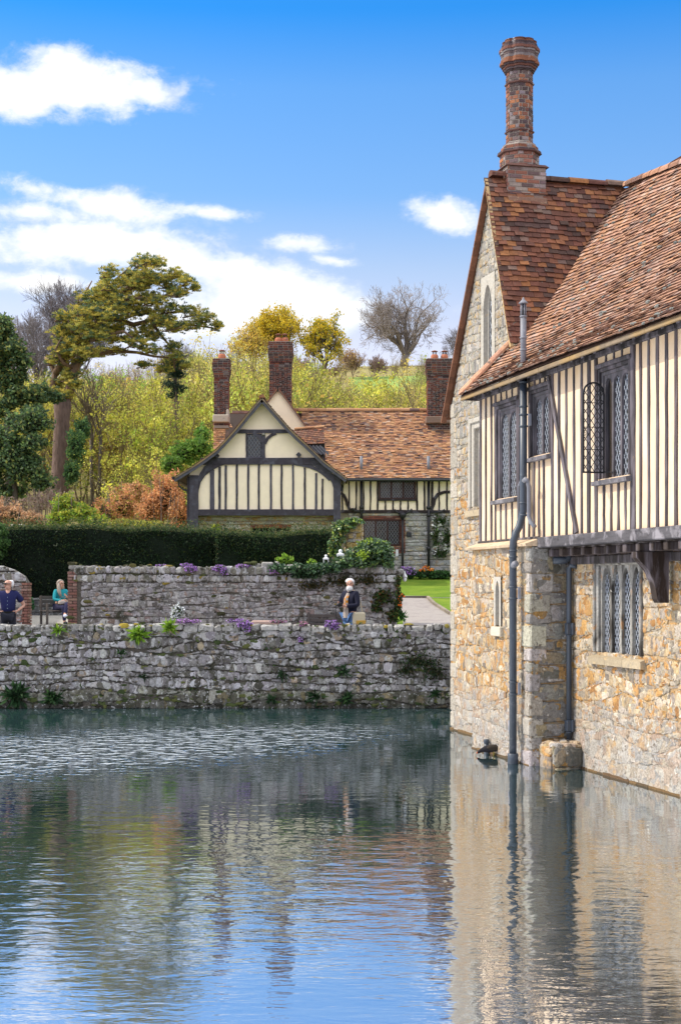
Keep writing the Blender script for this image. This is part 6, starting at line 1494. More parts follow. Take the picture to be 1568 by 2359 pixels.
mb = MB(); mb.ribbon([(.20, .22, .97), (.215, .15, 1.1), (.21, .10, 1.3), (.10, .03, 1.5)], .035, .008, (1, 0, 0), (.42, .37, .28)); mb.build('strap', M['cloth'], bag)

# --- man in a navy short sleeved shirt
p2 = at(19, 1400, 34.3); man2 = thing('person', 'balding man in navy short sleeved shirt with hand on hip', 'person', (p2.x, 34.3, gz(p2.x, 34.3)+.01), math.radians(6))
P = dict(BASE, elL=(.36, .10, 1.15), wrL=(.225, -.05, 1.03), handL=(.12, -.13, .97), palmL=(.3, .1, 1), elR=(-.36, .08, 1.16), wrR=(-.24, -.04, 1.02), handR=(-.14, -.12, .97), palmR=(.3, -.1, 1), curl=.3)
h, R = human(man2, P, math.radians(-48), math.radians(4))
hairmesh(man2, h(0, .035, .075), R, lambda d: .115 if (d.y > .15 and abs(d.z) < .72) else .06, (.72, .72, .75))
mb = MB(); mb.bbox(h(-.07, -.105, .07), h(.07, -.098, .098), .002, (.05, .05, .05)); mb.tube([h(.075, -.09, .085), h(.088, 0, .08)], .004, 5, (.05, .05, .05)); mb.tube([h(-.075, -.09, .085), h(-.088, 0, .08)], .004, 5, (.05, .05, .05)); mb.build('glasses', M['cloth'], man2)
P3 = dict(P, elL=between(P['shL'], P['elL'], .72), elR=between(P['shR'], P['elR'], .72), pelvis=(0, 0, .95))
shell('shirt', man2, P3, ['pelvis', 'waist', 'chest', 'neckbase', 'shL', 'shR', 'elL', 'elR'], [('pelvis', 'waist'), ('waist', 'chest'), ('chest', 'neckbase'), ('chest', 'shL'), ('chest', 'shR'), ('shL', 'elL'), ('shR', 'elR')], 'pelvis', dict(pelvis=(.18, .14), waist=(.18, .14), chest=(.195, .14), neckbase=.078, shL=.085, shR=.085, elL=.082, elR=.082), (.014, .017, .075))
shell('trousers', man2, dict(P, pelvis=(0, 0, .93)), *TROUS, 'pelvis', dict(pelvis=(.165, .13), hipL=.11, hipR=.11, knL=.085, knR=.085, anL=.07, anR=.07), (.018, .02, .032))
mb = MB(); mb.lathe((0, 0, .99), [(.17, -.02), (.175, -.02), (.175, .02), (.17, .02)], 20, (.01, .01, .01), sx=1.0, sy=.78); mb.build('belt', M['cloth'], man2)
for s in (-1, 1): mb = MB(); mb.bbox((s*.11-.05, -.2, 0), (s*.11+.05, .08, .09), .02, (.03, .03, .03)); mb.build('shoe', M['cloth'], man2)
for i in range(4): mb = MB(); mb.ball((.0, -.155, 1.08+i*.085), (.008, .006, .008), 6, 4, (.3, .4, .5)); mb.build('button', M['cloth'], man2)

# --- seated woman
YW_ = 43.2; p3 = at(140, 1400, YW_); zf = CAM_H-(1434-HZ)/F_PX*YW_; rz = math.radians(32)
gzz = gz(p3.x, YW_)
wom = thing('person', 'woman with long fair hair in teal top sitting with crossed legs', 'person', (p3.x, YW_, gzz+.01), rz)
P = dict(pelvis=(0, .02, .50), waist=(0, .02, .68), chest=(0, 0, .88), neckbase=(0, 0, 1.02), neck=(0, -.02, 1.07), headlow=(0, -.035, 1.115), shL=(.165, .0, .965), shR=(-.165, .0, .965), hipL=(.09, -.04, .49), hipR=(-.09, -.04, .49),
         knL=(.02, -.46, .60), anL=(-.12, -.62, .30), toeL=(-.15, -.76, .26), knR=(-.08, -.46, .50), anR=(-.06, -.44, .09), toeR=(-.06, -.58, .04),
         elL=(.25, -.12, .74), wrL=(.09, -.28, .80), handL=(.02, -.32, .86), palmL=(0, .3, 1), elR=(-.24, -.10, .72), wrR=(-.08, -.28, .70), handR=(.0, -.33, .70), palmR=(0, .3, 1), curl=.6)
h, R = human(wom, P, math.radians(18), math.radians(-8))
hairmesh(wom, h(0, .025, .09), R, lambda d: .115 if d.z > .1 and d.y > -.62 else (.125 if d.y > -.15 else .07), (.36, .30, .26))
mb = MB()
mb.ribbon([h(-.075, .02, .10), h(-.10, .0, -.02), h(-.115, -.02, -.16), h(-.11, -.05, -.30)], [.05, .08, .09, .05], .09, (0, 1, 0), (.36, .30, .26)); mb.ribbon([h(.075, .03, .10), h(.09, .04, -.02), h(.09, .05, -.18)], [.05, .07, .04], .08, (0, 1, 0), (.34, .28, .24)); mb.build('hair', M['hair'], wom, True)
shell('top', wom, P, ['pelvis', 'waist', 'chest', 'neckbase', 'shL', 'shR', 'elL', 'elR', 'wrL', 'wrR'], [('pelvis', 'waist'), ('waist', 'chest'), ('chest', 'neckbase'), ('chest', 'shL'), ('chest', 'shR'), ('shL', 'elL'), ('shR', 'elR'), ('elL', 'wrL'), ('elR', 'wrR')], 'pelvis', dict(pelvis=(.16, .13), waist=(.15, .12), chest=(.17, .13), neckbase=.065, shL=.075, shR=.075, elL=.056, elR=.056, wrL=.038, wrR=.038), (.02, .28, .34))
shell('trousers', wom, P, *TROUS, 'pelvis', dict(pelvis=(.17, .13), hipL=.11, hipR=.11, knL=.08, knR=.08, anL=.05, anR=.05), (.02, .02, .06))
mb = MB(); mb.ball((-.14, -.70, .26), (.05, .12, .05), 10, 7, (.55, .58, .75)); mb.build('shoe', M['cloth'], wom, True)
mb = MB(); mb.ball((-.06, -.52, .05), (.05, .13, .05), 10, 7, (.04, .04, .05)); mb.build('shoe', M['cloth'], wom, True)
hb = thing('handbag', 'pale handbag on the lap of the seated woman', 'bag', (p3.x, YW_, gzz+.01), rz)
mb = MB(); mb.bbox((-.17, -.36, .585), (.13, -.16, .70), .04, (.42, .36, .33)); mb.build('body', M['cloth'], hb); mb = MB(); mb.tube([(-.1, -.2, .7), (-.08, -.15, .8), (.04, -.15, .8), (.06, -.2, .7)], .01, 6, (.3, .25, .22)); mb.build('strap', M['cloth'], hb)
bn = thing('bench', 'dark wooden bench under the seated woman', 'bench', (p3.x, YW_, gzz+.01), rz)
mb = MB()
for i in range(4): mb.bbox((-.55, -.25+i*.13, .38), (.55, -.14+i*.13, .415), .006)
mb.build('seat', M['wood_bench'], bn)
mb = MB()
for i in range(3): mb.bbox((-.55, .28, .50+i*.12), (.55, .305, .59+i*.12), .006)
mb.build('backrest', M['wood_bench'], bn)
for s in (-.5, .5):
    for y_ in (-.22, .27): mb = MB(); mb.bbox((s-.03, y_-.03, 0), (s+.03, y_+.03, .84 if y_ > 0 else .62), .006); mb.build('leg', M['wood_bench'], bn)

# --- moorhen: head low to the left, tail cocked to the right
BK = (.018, .017, .022)
skinned('body', dict(breast=((-.10, 0, .10), .055), mid=((.0, 0, .115), .068), rump=((.11, 0, .125), .05), tail=((.19, 0, .17), .024), tip=((.235, 0, .205), .010), neck=((-.16, 0, .085), .03), head=((-.20, -.005, .055), .027), bill=((-.235, -.008, .035), .009)),
        [('mid', 'breast'), ('mid', 'rump'), ('rump', 'tail'), ('tail', 'tip'), ('breast', 'neck'), ('neck', 'head'), ('head', 'bill')], 'mid', M['cloth'], t_bird, 2, BK, lambda c: (.45, .09, .02) if c.x < -.222 else (.030, .022, .018) if c.z > .12 and c.x > -.05 else BK)
mb = MB(); mb.ball((.03, -.05, .125), (.11, .028, .045), 10, 7, (.035, .028, .022), jit=.03, rg=rg); mb.build('wing', M['cloth'], t_bird, True)
for x, y_ in ((.03, -.025), (.07, .02)): mb = MB(); mb.tube([(x, y_, .07), (x+.01, y_, .02), (x-.01, y_, -.02)], .009, 6, (.28, .25, .04)); mb.build('leg', M['cloth'], t_bird, True)
mb = MB(); mb.tube([(-.02, 0, -.2), (-.02, 0, .10), (-.02, .01, .15)], [.05, .05, .046], 10)
q2 = at(1119, 1728, Yd+.35); st_ = thing('post', 'short dark pipe stub standing in the water behind the moorhen', 'post', (q2.x, Yd+.28, 0)); mb = MB(); mb.tube([(0, 0, -.3), (0, 0, .16)], .04, 12); mb.lathe((0, 0, .16), [(.04, 0), (.048, .01), (.048, .06), (.04, .07)], 12); mb.build('shaft', M['pipe_blue'], st_, True)
# ================================================================== trees
def rv(g): return Vector((g.gauss(0, 1), g.gauss(0, 1), g.gauss(0, 1)))
def grow(g, out, tips, p, d, L, r, lev, K):
    n = K.get('seg', 4); pts = [p.copy()]; rad = [r]; q = p.copy(); dd = d.normalized()
    for i in range(n):
        dd = (dd+rv(g)*K['jit']+Vector((0, 0, K['up']))).normalized(); q = q+dd*(L/n); pts.append(q.copy()); rad.append(r*lerp(1, K['taper'], (i+1)/n))
    out.append((pts, rad, lev))
    if lev <= 0: tips.append((q, dd)); return
    if lev <= K.get('tiplev', 0): tips.append((q, dd))
    for c in range(g.randint(*K['nc'])):
        t = g.uniform(K['st'], 1)*n; i = min(int(t), n-1); b = pts[i].lerp(pts[i+1], t-i); rr = lerp(rad[i], rad[i+1], t-i)
        ax = dd.cross(rv(g)).normalized(); a = math.radians(g.uniform(*K['ang'])); nd = (Matrix.Rotation(a, 3, ax) @ dd)
        grow(g, out, tips, b, nd, L*g.uniform(*K['lr']), rr*g.uniform(.5, .72), lev-1, K)
    grow(g, out, tips, q, (dd+rv(g)*K['jit']*1.5).normalized(), L*g.uniform(*K['lr']), rad[-1], lev-1, K)
def wood(mb, out, col, thin=None, minr=.006):
    for pts, rad, lev in out: mb.tube(pts, [max(r, minr) for r in rad], 7 if rad[0] > .15 else 5 if rad[0] > .05 else 3, thin if thin and rad[0] < .05 else col, cap=False)
def tip_leaves(tips, n, spread, size, pal, seed, asp=.7, up=.5, keep=1.):
    rng = np.random.default_rng(seed); T = np.array([list(t[0]) for t in tips]); T = T[rng.random(len(T)) < keep]
    C = np.repeat(T, n, axis=0)+rng.normal(0, spread, (len(T)*n, 3)); return leaf_quads(C, size, pick_cols(pal, len(C), rng, .22), rng, asp, up)

KO = dict(jit=.16, up=.045, taper=.62, nc=(2, 3), st=.3, ang=(28, 62), lr=(.62, .82), seg=4)
def oak(name, lab, cat, p, Ht, seed, lev, col, thin, lp=None, group=None, K=KO, limbs=7, trunk=.2, spread=(35, 78), r0=.04, minr=.012, wid=0):
    g = random.Random(seed); t = thing(name, lab, cat, p, 0, group); out = []; tips = []; tr = Ht*trunk
    pts = [Vector((0, 0, -.3)), Vector((.02*Ht*g.uniform(-1, 1), 0, tr*.5)), Vector((.03*Ht*g.uniform(-1, 1), 0, tr))]; R = Ht*r0; tb = MB(); tb.tube(pts, [R*1.3, R*.95, R*.9], 9, col)
    for i in range(limbs):
        az = 2*math.pi*(i+g.uniform(-.3, .3))/limbs; el = math.radians(g.uniform(*spread)) if i else math.radians(85)
        d = Vector((math.cos(az)*math.cos(el), math.sin(az)*math.cos(el), math.sin(el))); grow(g, out, tips, pts[-1]-Vector((0, 0, g.uniform(0, tr*.25))), d, Ht*.27*g.uniform(.85, 1.1), R*g.uniform(.38, .6), lev, K)
    # scale the limbs so that the crown reaches the wanted height
    top = max(q.z for pp, _, _ in out for q in pp); s = (Ht-tr)/(top-tr)
    sx = [s, s]
    if wid: sx = [wid/abs(min(q.x for pp, _, _ in out for q in pp)), wid/max(q.x for pp, _, _ in out for q in pp)]
    f = lambda q: Vector((q.x*(sx[0] if q.x < 0 else sx[1]), q.y*s, tr+(q.z-tr)*s))
    out = [([f(q) for q in pp], rd, l) for pp, rd, l in out]; tips = [(f(q), d) for q, d in tips]
    tb.build('trunk', M['bark'], t, True); wb = MB(); wood(wb, out, col, thin, minr); wb.build('branches', M['bark_thin'], t, True)
    if lp: V, Q, K_ = tip_leaves(tips, lp['n'], lp['spread'], lp['size'], lp['pal'], seed, keep=lp.get('keep', 1.)); fast_mesh('crown', V, Q, K_, M['leaf'], t)
    return t
GB = (.13, .115, .11); GT = (.17, .145, .15)
def gp_(px, Y): x = at(px, 0, Y).x; return Vector((x, Y, gz(x, Y)))
q = gp_(930, 215); oak('oak_tree', 'large bare spreading oak on the skyline right of the yellow trees', 'tree', q, at(0, 641, 215).z-q.z, 17, 6, (.20, .17, .155), (.34, .30, .29), limbs=9, trunk=.13, spread=(15, 75), r0=.045, minr=.017, wid=6.9, K=dict(KO, nc=(1, 3)))
YL = [(.62, .47, .03, 3), (.52, .42, .04, 2), (.68, .46, .03, 1.5), (.36, .33, .04, 1)]
q = gp_(632, 205); oak('oak_tree', 'golden leafed oak behind the thick brick chimney', 'tree', q, at(0, 694, 205).z-q.z, 12, 5, GB, GB, dict(n=9, spread=.22, size=.30, pal=YL, keep=.50), limbs=7, trunk=.22, spread=(35, 75), wid=4.0)
q = gp_(748, 200); oak('oak_tree', 'crooked golden oak next to the bare oak', 'tree', q, at(0, 722, 200).z-q.z, 21, 4, (.07, .06, .05), GB, dict(n=12, spread=.24, size=.30, pal=YL+[(.3, .32, .05, 2)], keep=.55), limbs=6, trunk=.15, spread=(30, 70), r0=.05, wid=3.4)
q = gp_(585, 200); oak('oak_tree', 'smaller orange tinged oak left of the golden one', 'tree', q, at(0, 742, 200).z-q.z, 33, 4, GB, GB, dict(n=8, spread=.24, size=.28, pal=[(.62, .42, .08, 2), (.54, .45, .08, 2)], keep=.45), limbs=6, trunk=.2, spread=(35, 75))
KB = dict(jit=.13, up=.07, taper=.6, nc=(2, 3), st=.25, ang=(18, 42), lr=(.62, .80), seg=4)
q = gp_(170, 140); oak('bare_tree', 'tall bare tree partly hidden behind the pine crown', 'tree', q, at(0, 642, 140).z-q.z, 41, 6, (.16, .14, .15), (.20, .18, .20), K=KB, limbs=6, trunk=.22, spread=(45, 80), r0=.03)
q = gp_(92, 135); oak('bare_tree', 'bare grey tree left of the pine', 'tree', q, at(0, 708, 135).z-q.z, 43, 5, (.15, .13, .13), (.19, .17, .18), K=KB, limbs=6, trunk=.22, spread=(40, 78), r0=.03)
q = gp_(415, 150); oak('bare_tree', 'small bare tree right below the pine crown', 'tree', q, at(0, 775, 150).z-q.z, 47, 5, (.16, .14, .14), (.2, .18, .18), K=KB, limbs=5, trunk=.25, spread=(45, 80), r0=.025)
q = gp_(-10, 125); oak('bare_tree', 'bare tree at the left edge of the wood', 'tree', q, at(0, 695, 125).z-q.z, 49, 5, (.15, .13, .14), (.2, .18, .2), K=KB, limbs=6, trunk=.25, spread=(45, 80), r0=.03)
q = gp_(1062, 200); oak('bare_tree', 'bare tree peeping out beside the tall stone gable', 'tree', q, at(0, 745, 200).z-q.z, 53, 5, (.16, .14, .15), (.2, .18, .2), limbs=6, trunk=.2, r0=.035)
for i, (px, top, lab) in enumerate(((690, 815, 'pinkish bare bush between the thick chimney and the crooked oak'), (812, 800, 'russet bare bush right of the crooked oak'), (870, 812, 'thin bare sapling under the bare oak'), (770, 838, 'low pinkish scrub below the crooked oak'))):
    q = gp_(px, 178); oak('bare_bush', lab, 'bush', q, at(0, top, 178).z-q.z, 60+i, 4, (.24, .17, .15), (.30, .20, .17), dict(n=2, spread=.3, size=.2, pal=[(.4, .26, .1, 1)], keep=.35) if i == 1 else None, K=KB, limbs=9, trunk=.06, spread=(40, 85), r0=.012, minr=.016)

# ------------------------------------------------------------------ thicket of young trees in spring leaf
LG = [(.72, .68, .11, 3), (.62, .63, .11, 3), (.78, .70, .18, 1.5), (.48, .54, .10, 1.5)]; LG2 = [(.68, .58, .16, 2), (.58, .52, .14, 2), (.72, .64, .22, 1)]; LG3 = [(.44, .58, .11, 2), (.58, .66, .14, 2), (.34, .46, .10, 1)]
KS = dict(jit=.12, up=.10, taper=.6, nc=(2, 4), st=.15, ang=(20, 50), lr=(.5, .72), seg=4)
def sapling_data(seed, Ht, stems, pal, nl, lsz, lev=3):
    g = random.Random(seed); out = []; tips = []
    for i in range(stems):
        az = g.uniform(0, 6.28); el = math.radians(g.uniform(62, 88)); d = Vector((math.cos(az)*math.cos(el), math.sin(az)*math.cos(el), math.sin(el)))
        grow(g, out, tips, Vector((g.uniform(-.25, .25), g.uniform(-.25, .25), -.2)), d, Ht*.42, Ht*.009, lev, KS)
    top = max(q.z for pp, _, _ in out for q in pp); s = Ht/top
    out = [([q*s for q in pp], rd, l) for pp, rd, l in out]
    wb = MB(); wood(wb, out, (.17, .13, .08), (.22, .17, .09), .010)
    rng = np.random.default_rng(seed); src = np.array([list(q) for pp, _, l in out if l <= 2 for q in pp[1:]]); ncl = 170; cl = src[rng.integers(0, len(src), ncl)]; wgt = rng.random(ncl)**1.6+.1; ci = rng.choice(ncl, nl, p=wgt/wgt.sum()); C = cl[ci]+rng.normal(0, 1, (nl, 3))*(.10+.26*rng.random((ncl, 1))[ci])
    cc_ = pick_cols(pal, nl, rng, .2)*rng.uniform(.62, 1.2, (ncl, 1))[ci]
    return wb, leaf_quads(C, lsz*rng.uniform(.6, 1.7, ncl)[ci], cc_, rng, .75, .4)
protos = []
for i, (pal, st, nm) in enumerate(((LG, 3, 'yellow green'), (LG2, 4, 'olive gold'), (LG3, 3, 'fresh green'), (LG, 5, 'pale yellow'))):
    wb, (V, Q, K_) = sapling_data(300+i, 7., st, pal, 4600, .098)
    protos.append((wb, V, Q, K_, nm))
PLACES = [  # px, Y, top, prototype, label
 (455, 84, 790, 1, 'olive gold young tree just left of the slim ribbed chimney'), (560, 92, 788, 1, 'tall olive gold tree between the two chimneys'), (500, 98, 770, 1, 'olive gold treetop above the slim ribbed chimney'), (600, 84, 840, 0, 'yellow green tree against the left side of the thick chimney'),
 (420, 78, 880, 0, 'yellow green sapling behind the slender dark pine'), (375, 74, 900, 3, 'pale yellow tree in the middle of the thicket below the pine'), (330, 82, 850, 0, 'bright yellow green tree under the middle of the pine crown'), (285, 76, 890, 3, 'pale yellow sapling right of the thick pine trunk'), (240, 86, 880, 0, 'yellow green tree right behind the pine trunk'), (205, 84, 960, 2, 'fresh green shrub tree beside the pine trunk'),
 (700, 88, 870, 2, 'fresh green sapling at the right side of the thick chimney'), (745, 92, 885, 0, 'yellow green sapling above the gablet'), (800, 86, 905, 3, 'pale yellow sapling above the middle of the long roof'), (850, 94, 880, 1, 'olive gold sapling in front of the open field'), (900, 88, 850, 0, 'yellow green tree below the bare oak'), (945, 84, 838, 0, 'rounded yellow green tree left of the broad chimney'), (975, 90, 855, 2, 'fresh green tree touching the broad chimney'), (1020, 92, 850, 0, 'yellow green tree behind the broad chimney pots'),
 (455, 70, 1000, 2, 'fresh green bush tree against the left end of the house roof'), (350, 70, 1010, 3, 'low pale yellow sapling above the brown shrubs')]
first = {}
for px, Y, top, k, lab in PLACES:
    q = gp_(px, Y); s = (at(0, top, Y).z-q.z)/7.
    if k not in first:
        wb, V, Q, K_, nm = protos[k]; r = thing('young_tree', lab, 'tree', q, 0, 'young trees in the thicket behind the house'); wb.build('trunk', M['bark_thin'], r); fast_mesh('crown', V, Q, K_, M['leaf'], r); r.scale = (s,)*3; first[k] = r
    else: dup(first[k], q, rg.uniform(0, 6.28), lab, None, s)
# the mass of the wood behind: too dense to count
rng = np.random.default_rng(9); Vs, Qs, Ks, off = [], [], [], 0; WV = MB()
g = random.Random(12); spots = []
for i in range(300):
    px = g.uniform(-60, 1290); Y = g.uniform(80 if px < 330 else 70, 165)
    if 690 < px < 985: Y = g.uniform(74, 135)
    lim = (836 if px < 850 else 866) if 690 < px < 940 else 835 if px < 440 else 785 if px < 680 else 828
    spots.append((px, Y, g.uniform(lim, lim+90)))
for i in range(46): spots.append((g.uniform(660, 1260), g.uniform(172, 188), g.uniform(800, 858)))
for i in range(40): spots.append((g.uniform(-40, 500), g.uniform(168, 190), g.uniform(800, 850)))
scrub0 = len(spots)-86
for si, (px, Y, top) in enumerate(spots):
    q = gp_(px, Y); s = clamp((at(0, top, Y).z-q.z)/7., .22, 1.5); k = g.choice((0, 0, 1, 2, 3, 1)); wb, V, Q, K_, nm = protos[k]
    a = g.uniform(0, 6.28); Rm = np.array([[math.cos(a), -math.sin(a), 0], [math.sin(a), math.cos(a), 0], [0, 0, 1]])
    sel = np.arange(len(Q)); rng.shuffle(sel); sel = np.sort(sel[:2300 if si < scrub0 else 420]); idx = Q[sel].ravel()
    Vs.append(V[idx]*s @ Rm.T+np.array(q)); Ks.append(K_[idx]*(g.choice(((.55, .58, .65), (.75, .72, .75), (.95, .92, .85), (1.1, 1.02, .88), (.6, .76, .62), (.92, .72, .62), (1.05, 1.05, .95))) if si < scrub0 else g.choice(((.55, .40, .75), (.62, .50, .9), (.75, .6, .7))))); Qs.append(np.arange(len(idx)).reshape(-1, 4)+off); off += len(idx)
    W = np.array(wb.v)*s @ Rm.T+np.array(q); F = [f for f in wb.f if len(f) == 4][::2] if False else [f for f in wb.f if len(f) == 4]
    WV.v.extend(map(tuple, W)); b = len(WV.v)-len(W); WV.f.extend([tuple(j+b for j in f) for f in F]); WV.c.extend(wb.c); WV.m.extend([0]*len(F))
wd = kind(fast_mesh('woodland', np.concatenate(Vs), np.concatenate(Qs), np.concatenate(Ks), M['leaf']), 'stuff'); wd['label'] = 'dense spring green thicket covering the hillside'; wd['category'] = 'woodland'
kind(WV.build('woodland_stems', M['bark_thin']), 'stuff')

# ------------------------------------------------------------------ dark evergreens, brown beech and low shrubs on the left
def bush(name, lab, cat, blobs, n, size, pal, seed, asp=.6, stems=0, mat='leaf', shell=.45, k=.7, core=True, trunk=None, group=None):
    b0 = min(c[2]-r[2] for c, r in blobs); cx = sum(c[0] for c, r in blobs)/len(blobs); cy = sum(c[1] for c, r in blobs)/len(blobs); b = Vector((cx, cy, gz(cx, cy)))
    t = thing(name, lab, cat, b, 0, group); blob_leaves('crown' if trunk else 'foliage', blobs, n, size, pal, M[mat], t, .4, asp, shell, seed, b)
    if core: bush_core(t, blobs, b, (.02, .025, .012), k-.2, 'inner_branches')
    if stems:
        g = random.Random(seed); mb = MB()
        for i in range(stems):
            c, r = g.choice(blobs); e = Vector(c)-b+Vector((g.uniform(-1, 1)*r[0], g.uniform(-1, 1)*r[1], g.uniform(.2, 1.1)*r[2])); s = Vector((e.x*.5+g.uniform(-.2, .2), e.y*.5, -.1)); mb.tube([s, s.lerp(e, .5)+rv(g)*.12, e], [.03, .02, .008], 4, (.22, .17, .15))
        mb.build('stem', M['bark_thin'], t)
    if trunk: mb = MB(); mb.tube([(0, 0, -.3), (.1, 0, (b0-b.z)*.6+.5), (.0, 0, b0-b.z+1.5)], [trunk, trunk*.8, trunk*.5], 8, (.10, .085, .07)); mb.build('trunk', M['bark'], t)
    return t
DG = [(.075, .13, .06, 3), (.115, .19, .07, 2), (.045, .08, .05, 1.8), (.24, .27, .08, 1.2)]; DG2 = [(.06, .13, .06, 2), (.11, .21, .07, 2), (.18, .28, .08, 1)]
bush('evergreen_tree', 'tall dark evergreen tree at the left edge', 'tree', [B(4+rg.uniform(-34, 50)*(y-730)/110, y+rg.uniform(-12, 12), 72+rg.uniform(-.7, .7), rg.uniform(16, 34), rg.uniform(14, 26), rg.uniform(.4, .8)) for y in [740, 752, 765, 775, 790, 800, 812, 822, 835, 842, 855, 865, 872, 885, 895, 905, 915, 925, 935, 945]*2], 15000, .19, DG+[(.26, .25, .07, 1.2), (.16, .22, .08, 1.5)], 400, trunk=.2, shell=.3)
bush('evergreen_tree', 'dark holly mass below the tall evergreen', 'tree', [B(rg.uniform(-30, 100-(.12*max(0, 1000-y))), y+rg.uniform(-12, 12), 69.5+rg.uniform(-.8, .8), rg.uniform(20, 38), rg.uniform(16, 30), rg.uniform(.5, .9)) for y in [965, 980, 1000, 1015, 1030, 1050, 1065, 1080, 1100, 1120, 1140]*3], 15000, .17, DG+[(.14, .22, .07, 1.), (.12, .17, .09, 1.)], 401, trunk=.2, shell=.3)
bush('evergreen_tree', 'ivy covered fork crowding the pine trunk', 'tree', [B(95, 905, 73.5, 30, 26, .6), B(128, 915, 73.8, 20, 16, .5)], 2000, .15, DG, 402, core=True)
bush('shrub', 'green holly shrub right of the pine trunk', 'shrub', [B(175, 1030, 73, 26, 46, .7), B(190, 990, 74, 22, 30, .6), B(165, 1090, 72, 22, 30, .6)], 3600, .14, DG2, 403)
bush('shrub', 'green shrub touching the left slope of the gabled roof', 'shrub', [B(425, 1045, 62, 40, 32, .7), B(395, 1070, 61, 30, 24, .6), B(460, 1030, 62, 26, 28, .6), B(465, 1000, 63, 18, 22, .5)], 4200, .12, [(.08, .18, .03, 2), (.13, .25, .04, 2), (.20, .30, .05, 1)], 404)
BE = [(.55, .27, .12, 3), (.44, .20, .10, 2), (.62, .36, .18, 1.5), (.30, .15, .08, 1)]
bush('beech_shrub', 'russet brown beech shrub against the house wall', 'shrub', [B(385, 1150, 57.5, 48, 62, .8), B(415, 1190, 56.5, 24, 50, .6), B(345, 1175, 57.5, 34, 46, .7)], 7500, .10, BE, 405, stems=26)
bush('beech_shrub', 'brown beech shrub left of the russet one', 'shrub', [B(285, 1165, 58.5, 40, 48, .8), B(240, 1180, 59, 34, 36, .7), B(310, 1135, 60, 34, 30, .7)], 5200, .10, BE+[(.32, .30, .06, 2)], 406, stems=26)
bush('beech_shrub', 'pale orange dead leafed shrub at the far left', 'shrub', [B(30, 1190, 56, 44, 30, .7), B(75, 1200, 55.5, 30, 22, .6), B(-10, 1180, 56, 30, 34, .7)], 3600, .10, [(.46, .27, .15, 2), (.36, .2, .11, 2), (.5, .34, .22, 1)], 407, stems=30)
bush('shrub', 'yellow green bramble bush below the pine trunk', 'shrub', [B(150, 1165, 57, 34, 28, .6), B(190, 1185, 56.5, 34, 24, .6), B(135, 1195, 56.5, 30, 18, .5), B(225, 1200, 56, 30, 16, .5)], 3600, .12, [(.22, .34, .04, 2), (.36, .36, .05, 2), (.12, .2, .04, 1)], 408, stems=14)
bush('shrub', 'purplish bare undergrowth left of the pine foot', 'shrub', [B(60, 1165, 60, 70, 24, .8), B(120, 1150, 61, 50, 26, .8)], 1400, .11, [(.16, .11, .09, 2), (.12, .10, .06, 1), (.2, .14, .12, 1)], 409, stems=60, core=False)
bush('shrub', 'yellow low growth above the hedge left of the house', 'shrub', [B(280, 1205, 54, 50, 12, .5), B(340, 1208, 53.5, 40, 10, .5)], 1300, .10, [(.34, .32, .05, 1), (.25, .26, .06, 1)], 410, core=False)
q = at(42, 1216, 50); t = thing('gate_pier', 'pale stone pier top peeping over the hedge at the far left', 'pier', Vector((q.x, 50, gz(q.x, 50)))); zz = at(0, 1208, 50).z-gz(q.x, 50)
mb = MB(); mb.bbox((-.17, -.17, -.1), (.17, .17, zz-.12), .02, (1, .95, .9)); mb.build('shaft', M['dressed'], t); mb = MB(); mb.bbox((-.22, -.22, zz-.12), (.22, .22, zz), .03, (1.2, 1.15, 1.1)); mb.build('cap', M['dressed'], t)

# ------------------------------------------------------------------ the leaning pine
YP = 76.0; K7 = YP/F_PX; pb = gp_(136, YP); pine = thing('pine_tree', 'great leaning pine with flat topped golden green crown', 'tree', pb)
def pp(px, py, dy=0.): v = at(px, py, YP)-pb; return Vector((v.x, dy, v.z))
g = random.Random(5); tb = MB()
tb.tube([pp(135, 1160), pp(138, 1120), pp(139, 1060), pp(141, 1000), pp(143, 960), pp(144, 935), pp(146, 914)], [.54, .46, .42, .40, .40, .46, .36], 14, (.17, .115, .10))
tb.build('trunk', M['bark'], pine, True)
wb = MB(); BK_ = (.19, .125, .085)
def limb(pts, r0, r1, col=BK_): n = len(pts); P_ = [pp(*p) for p in pts]; wb.tube(P_, [lerp(r0, r1, i/(n-1)) for i in range(n)], 7, col)
limb([(150, 925), (160, 895, .2), (172, 850), (184, 815), (205, 775), (228, 735), (255, 700), (285, 675)], .30, .10)
limb([(130, 922), (118, 890, .3), (124, 858, .4), (112, 830, .4), (98, 820, .6)], .22, .06); limb([(124, 858, .4), (150, 825), (168, 812), (190, 780, -.5)], .2, .08)
limb([(228, 735), (260, 728, .8), (300, 738, 1.2), (340, 730, 1.), (390, 745, .6), (440, 745, .4), (490, 755)], .18, .04); limb([(205, 775), (250, 780, -.8), (290, 770, -1.), (320, 790, -.8)], .14, .04)
limb([(255, 700), (300, 690, -.6), (345, 690, -.4), (400, 680), (440, 665)], .14, .03); limb([(285, 675), (310, 640), (340, 610), (350, 595)], .12, .03); limb([(310, 640), (360, 640, .5), (410, 640)], .08, .025)
limb([(184, 815), (215, 810, .8), (260, 800, 1.1), (310, 805, .9), (350, 815, .8), (400, 820, .6)], .14, .04); limb([(300, 738, 1.2), (310, 760, 1), (300, 790, .8), (280, 800, .6)], .08, .03); limb([(340, 730, 1), (370, 770, .8), (395, 800, .6), (400, 850, .4)], .09, .03)
limb([(172, 850), (150, 840, -.6), (135, 810, -.8), (150, 780, -.8)], .12, .03); limb([(228, 735), (205, 705, -.6), (200, 680, -.5), (215, 650, -.4)], .11, .03); limb([(255, 700), (245, 670, .6), (265, 635, .6), (290, 615, .5)], .10, .03)
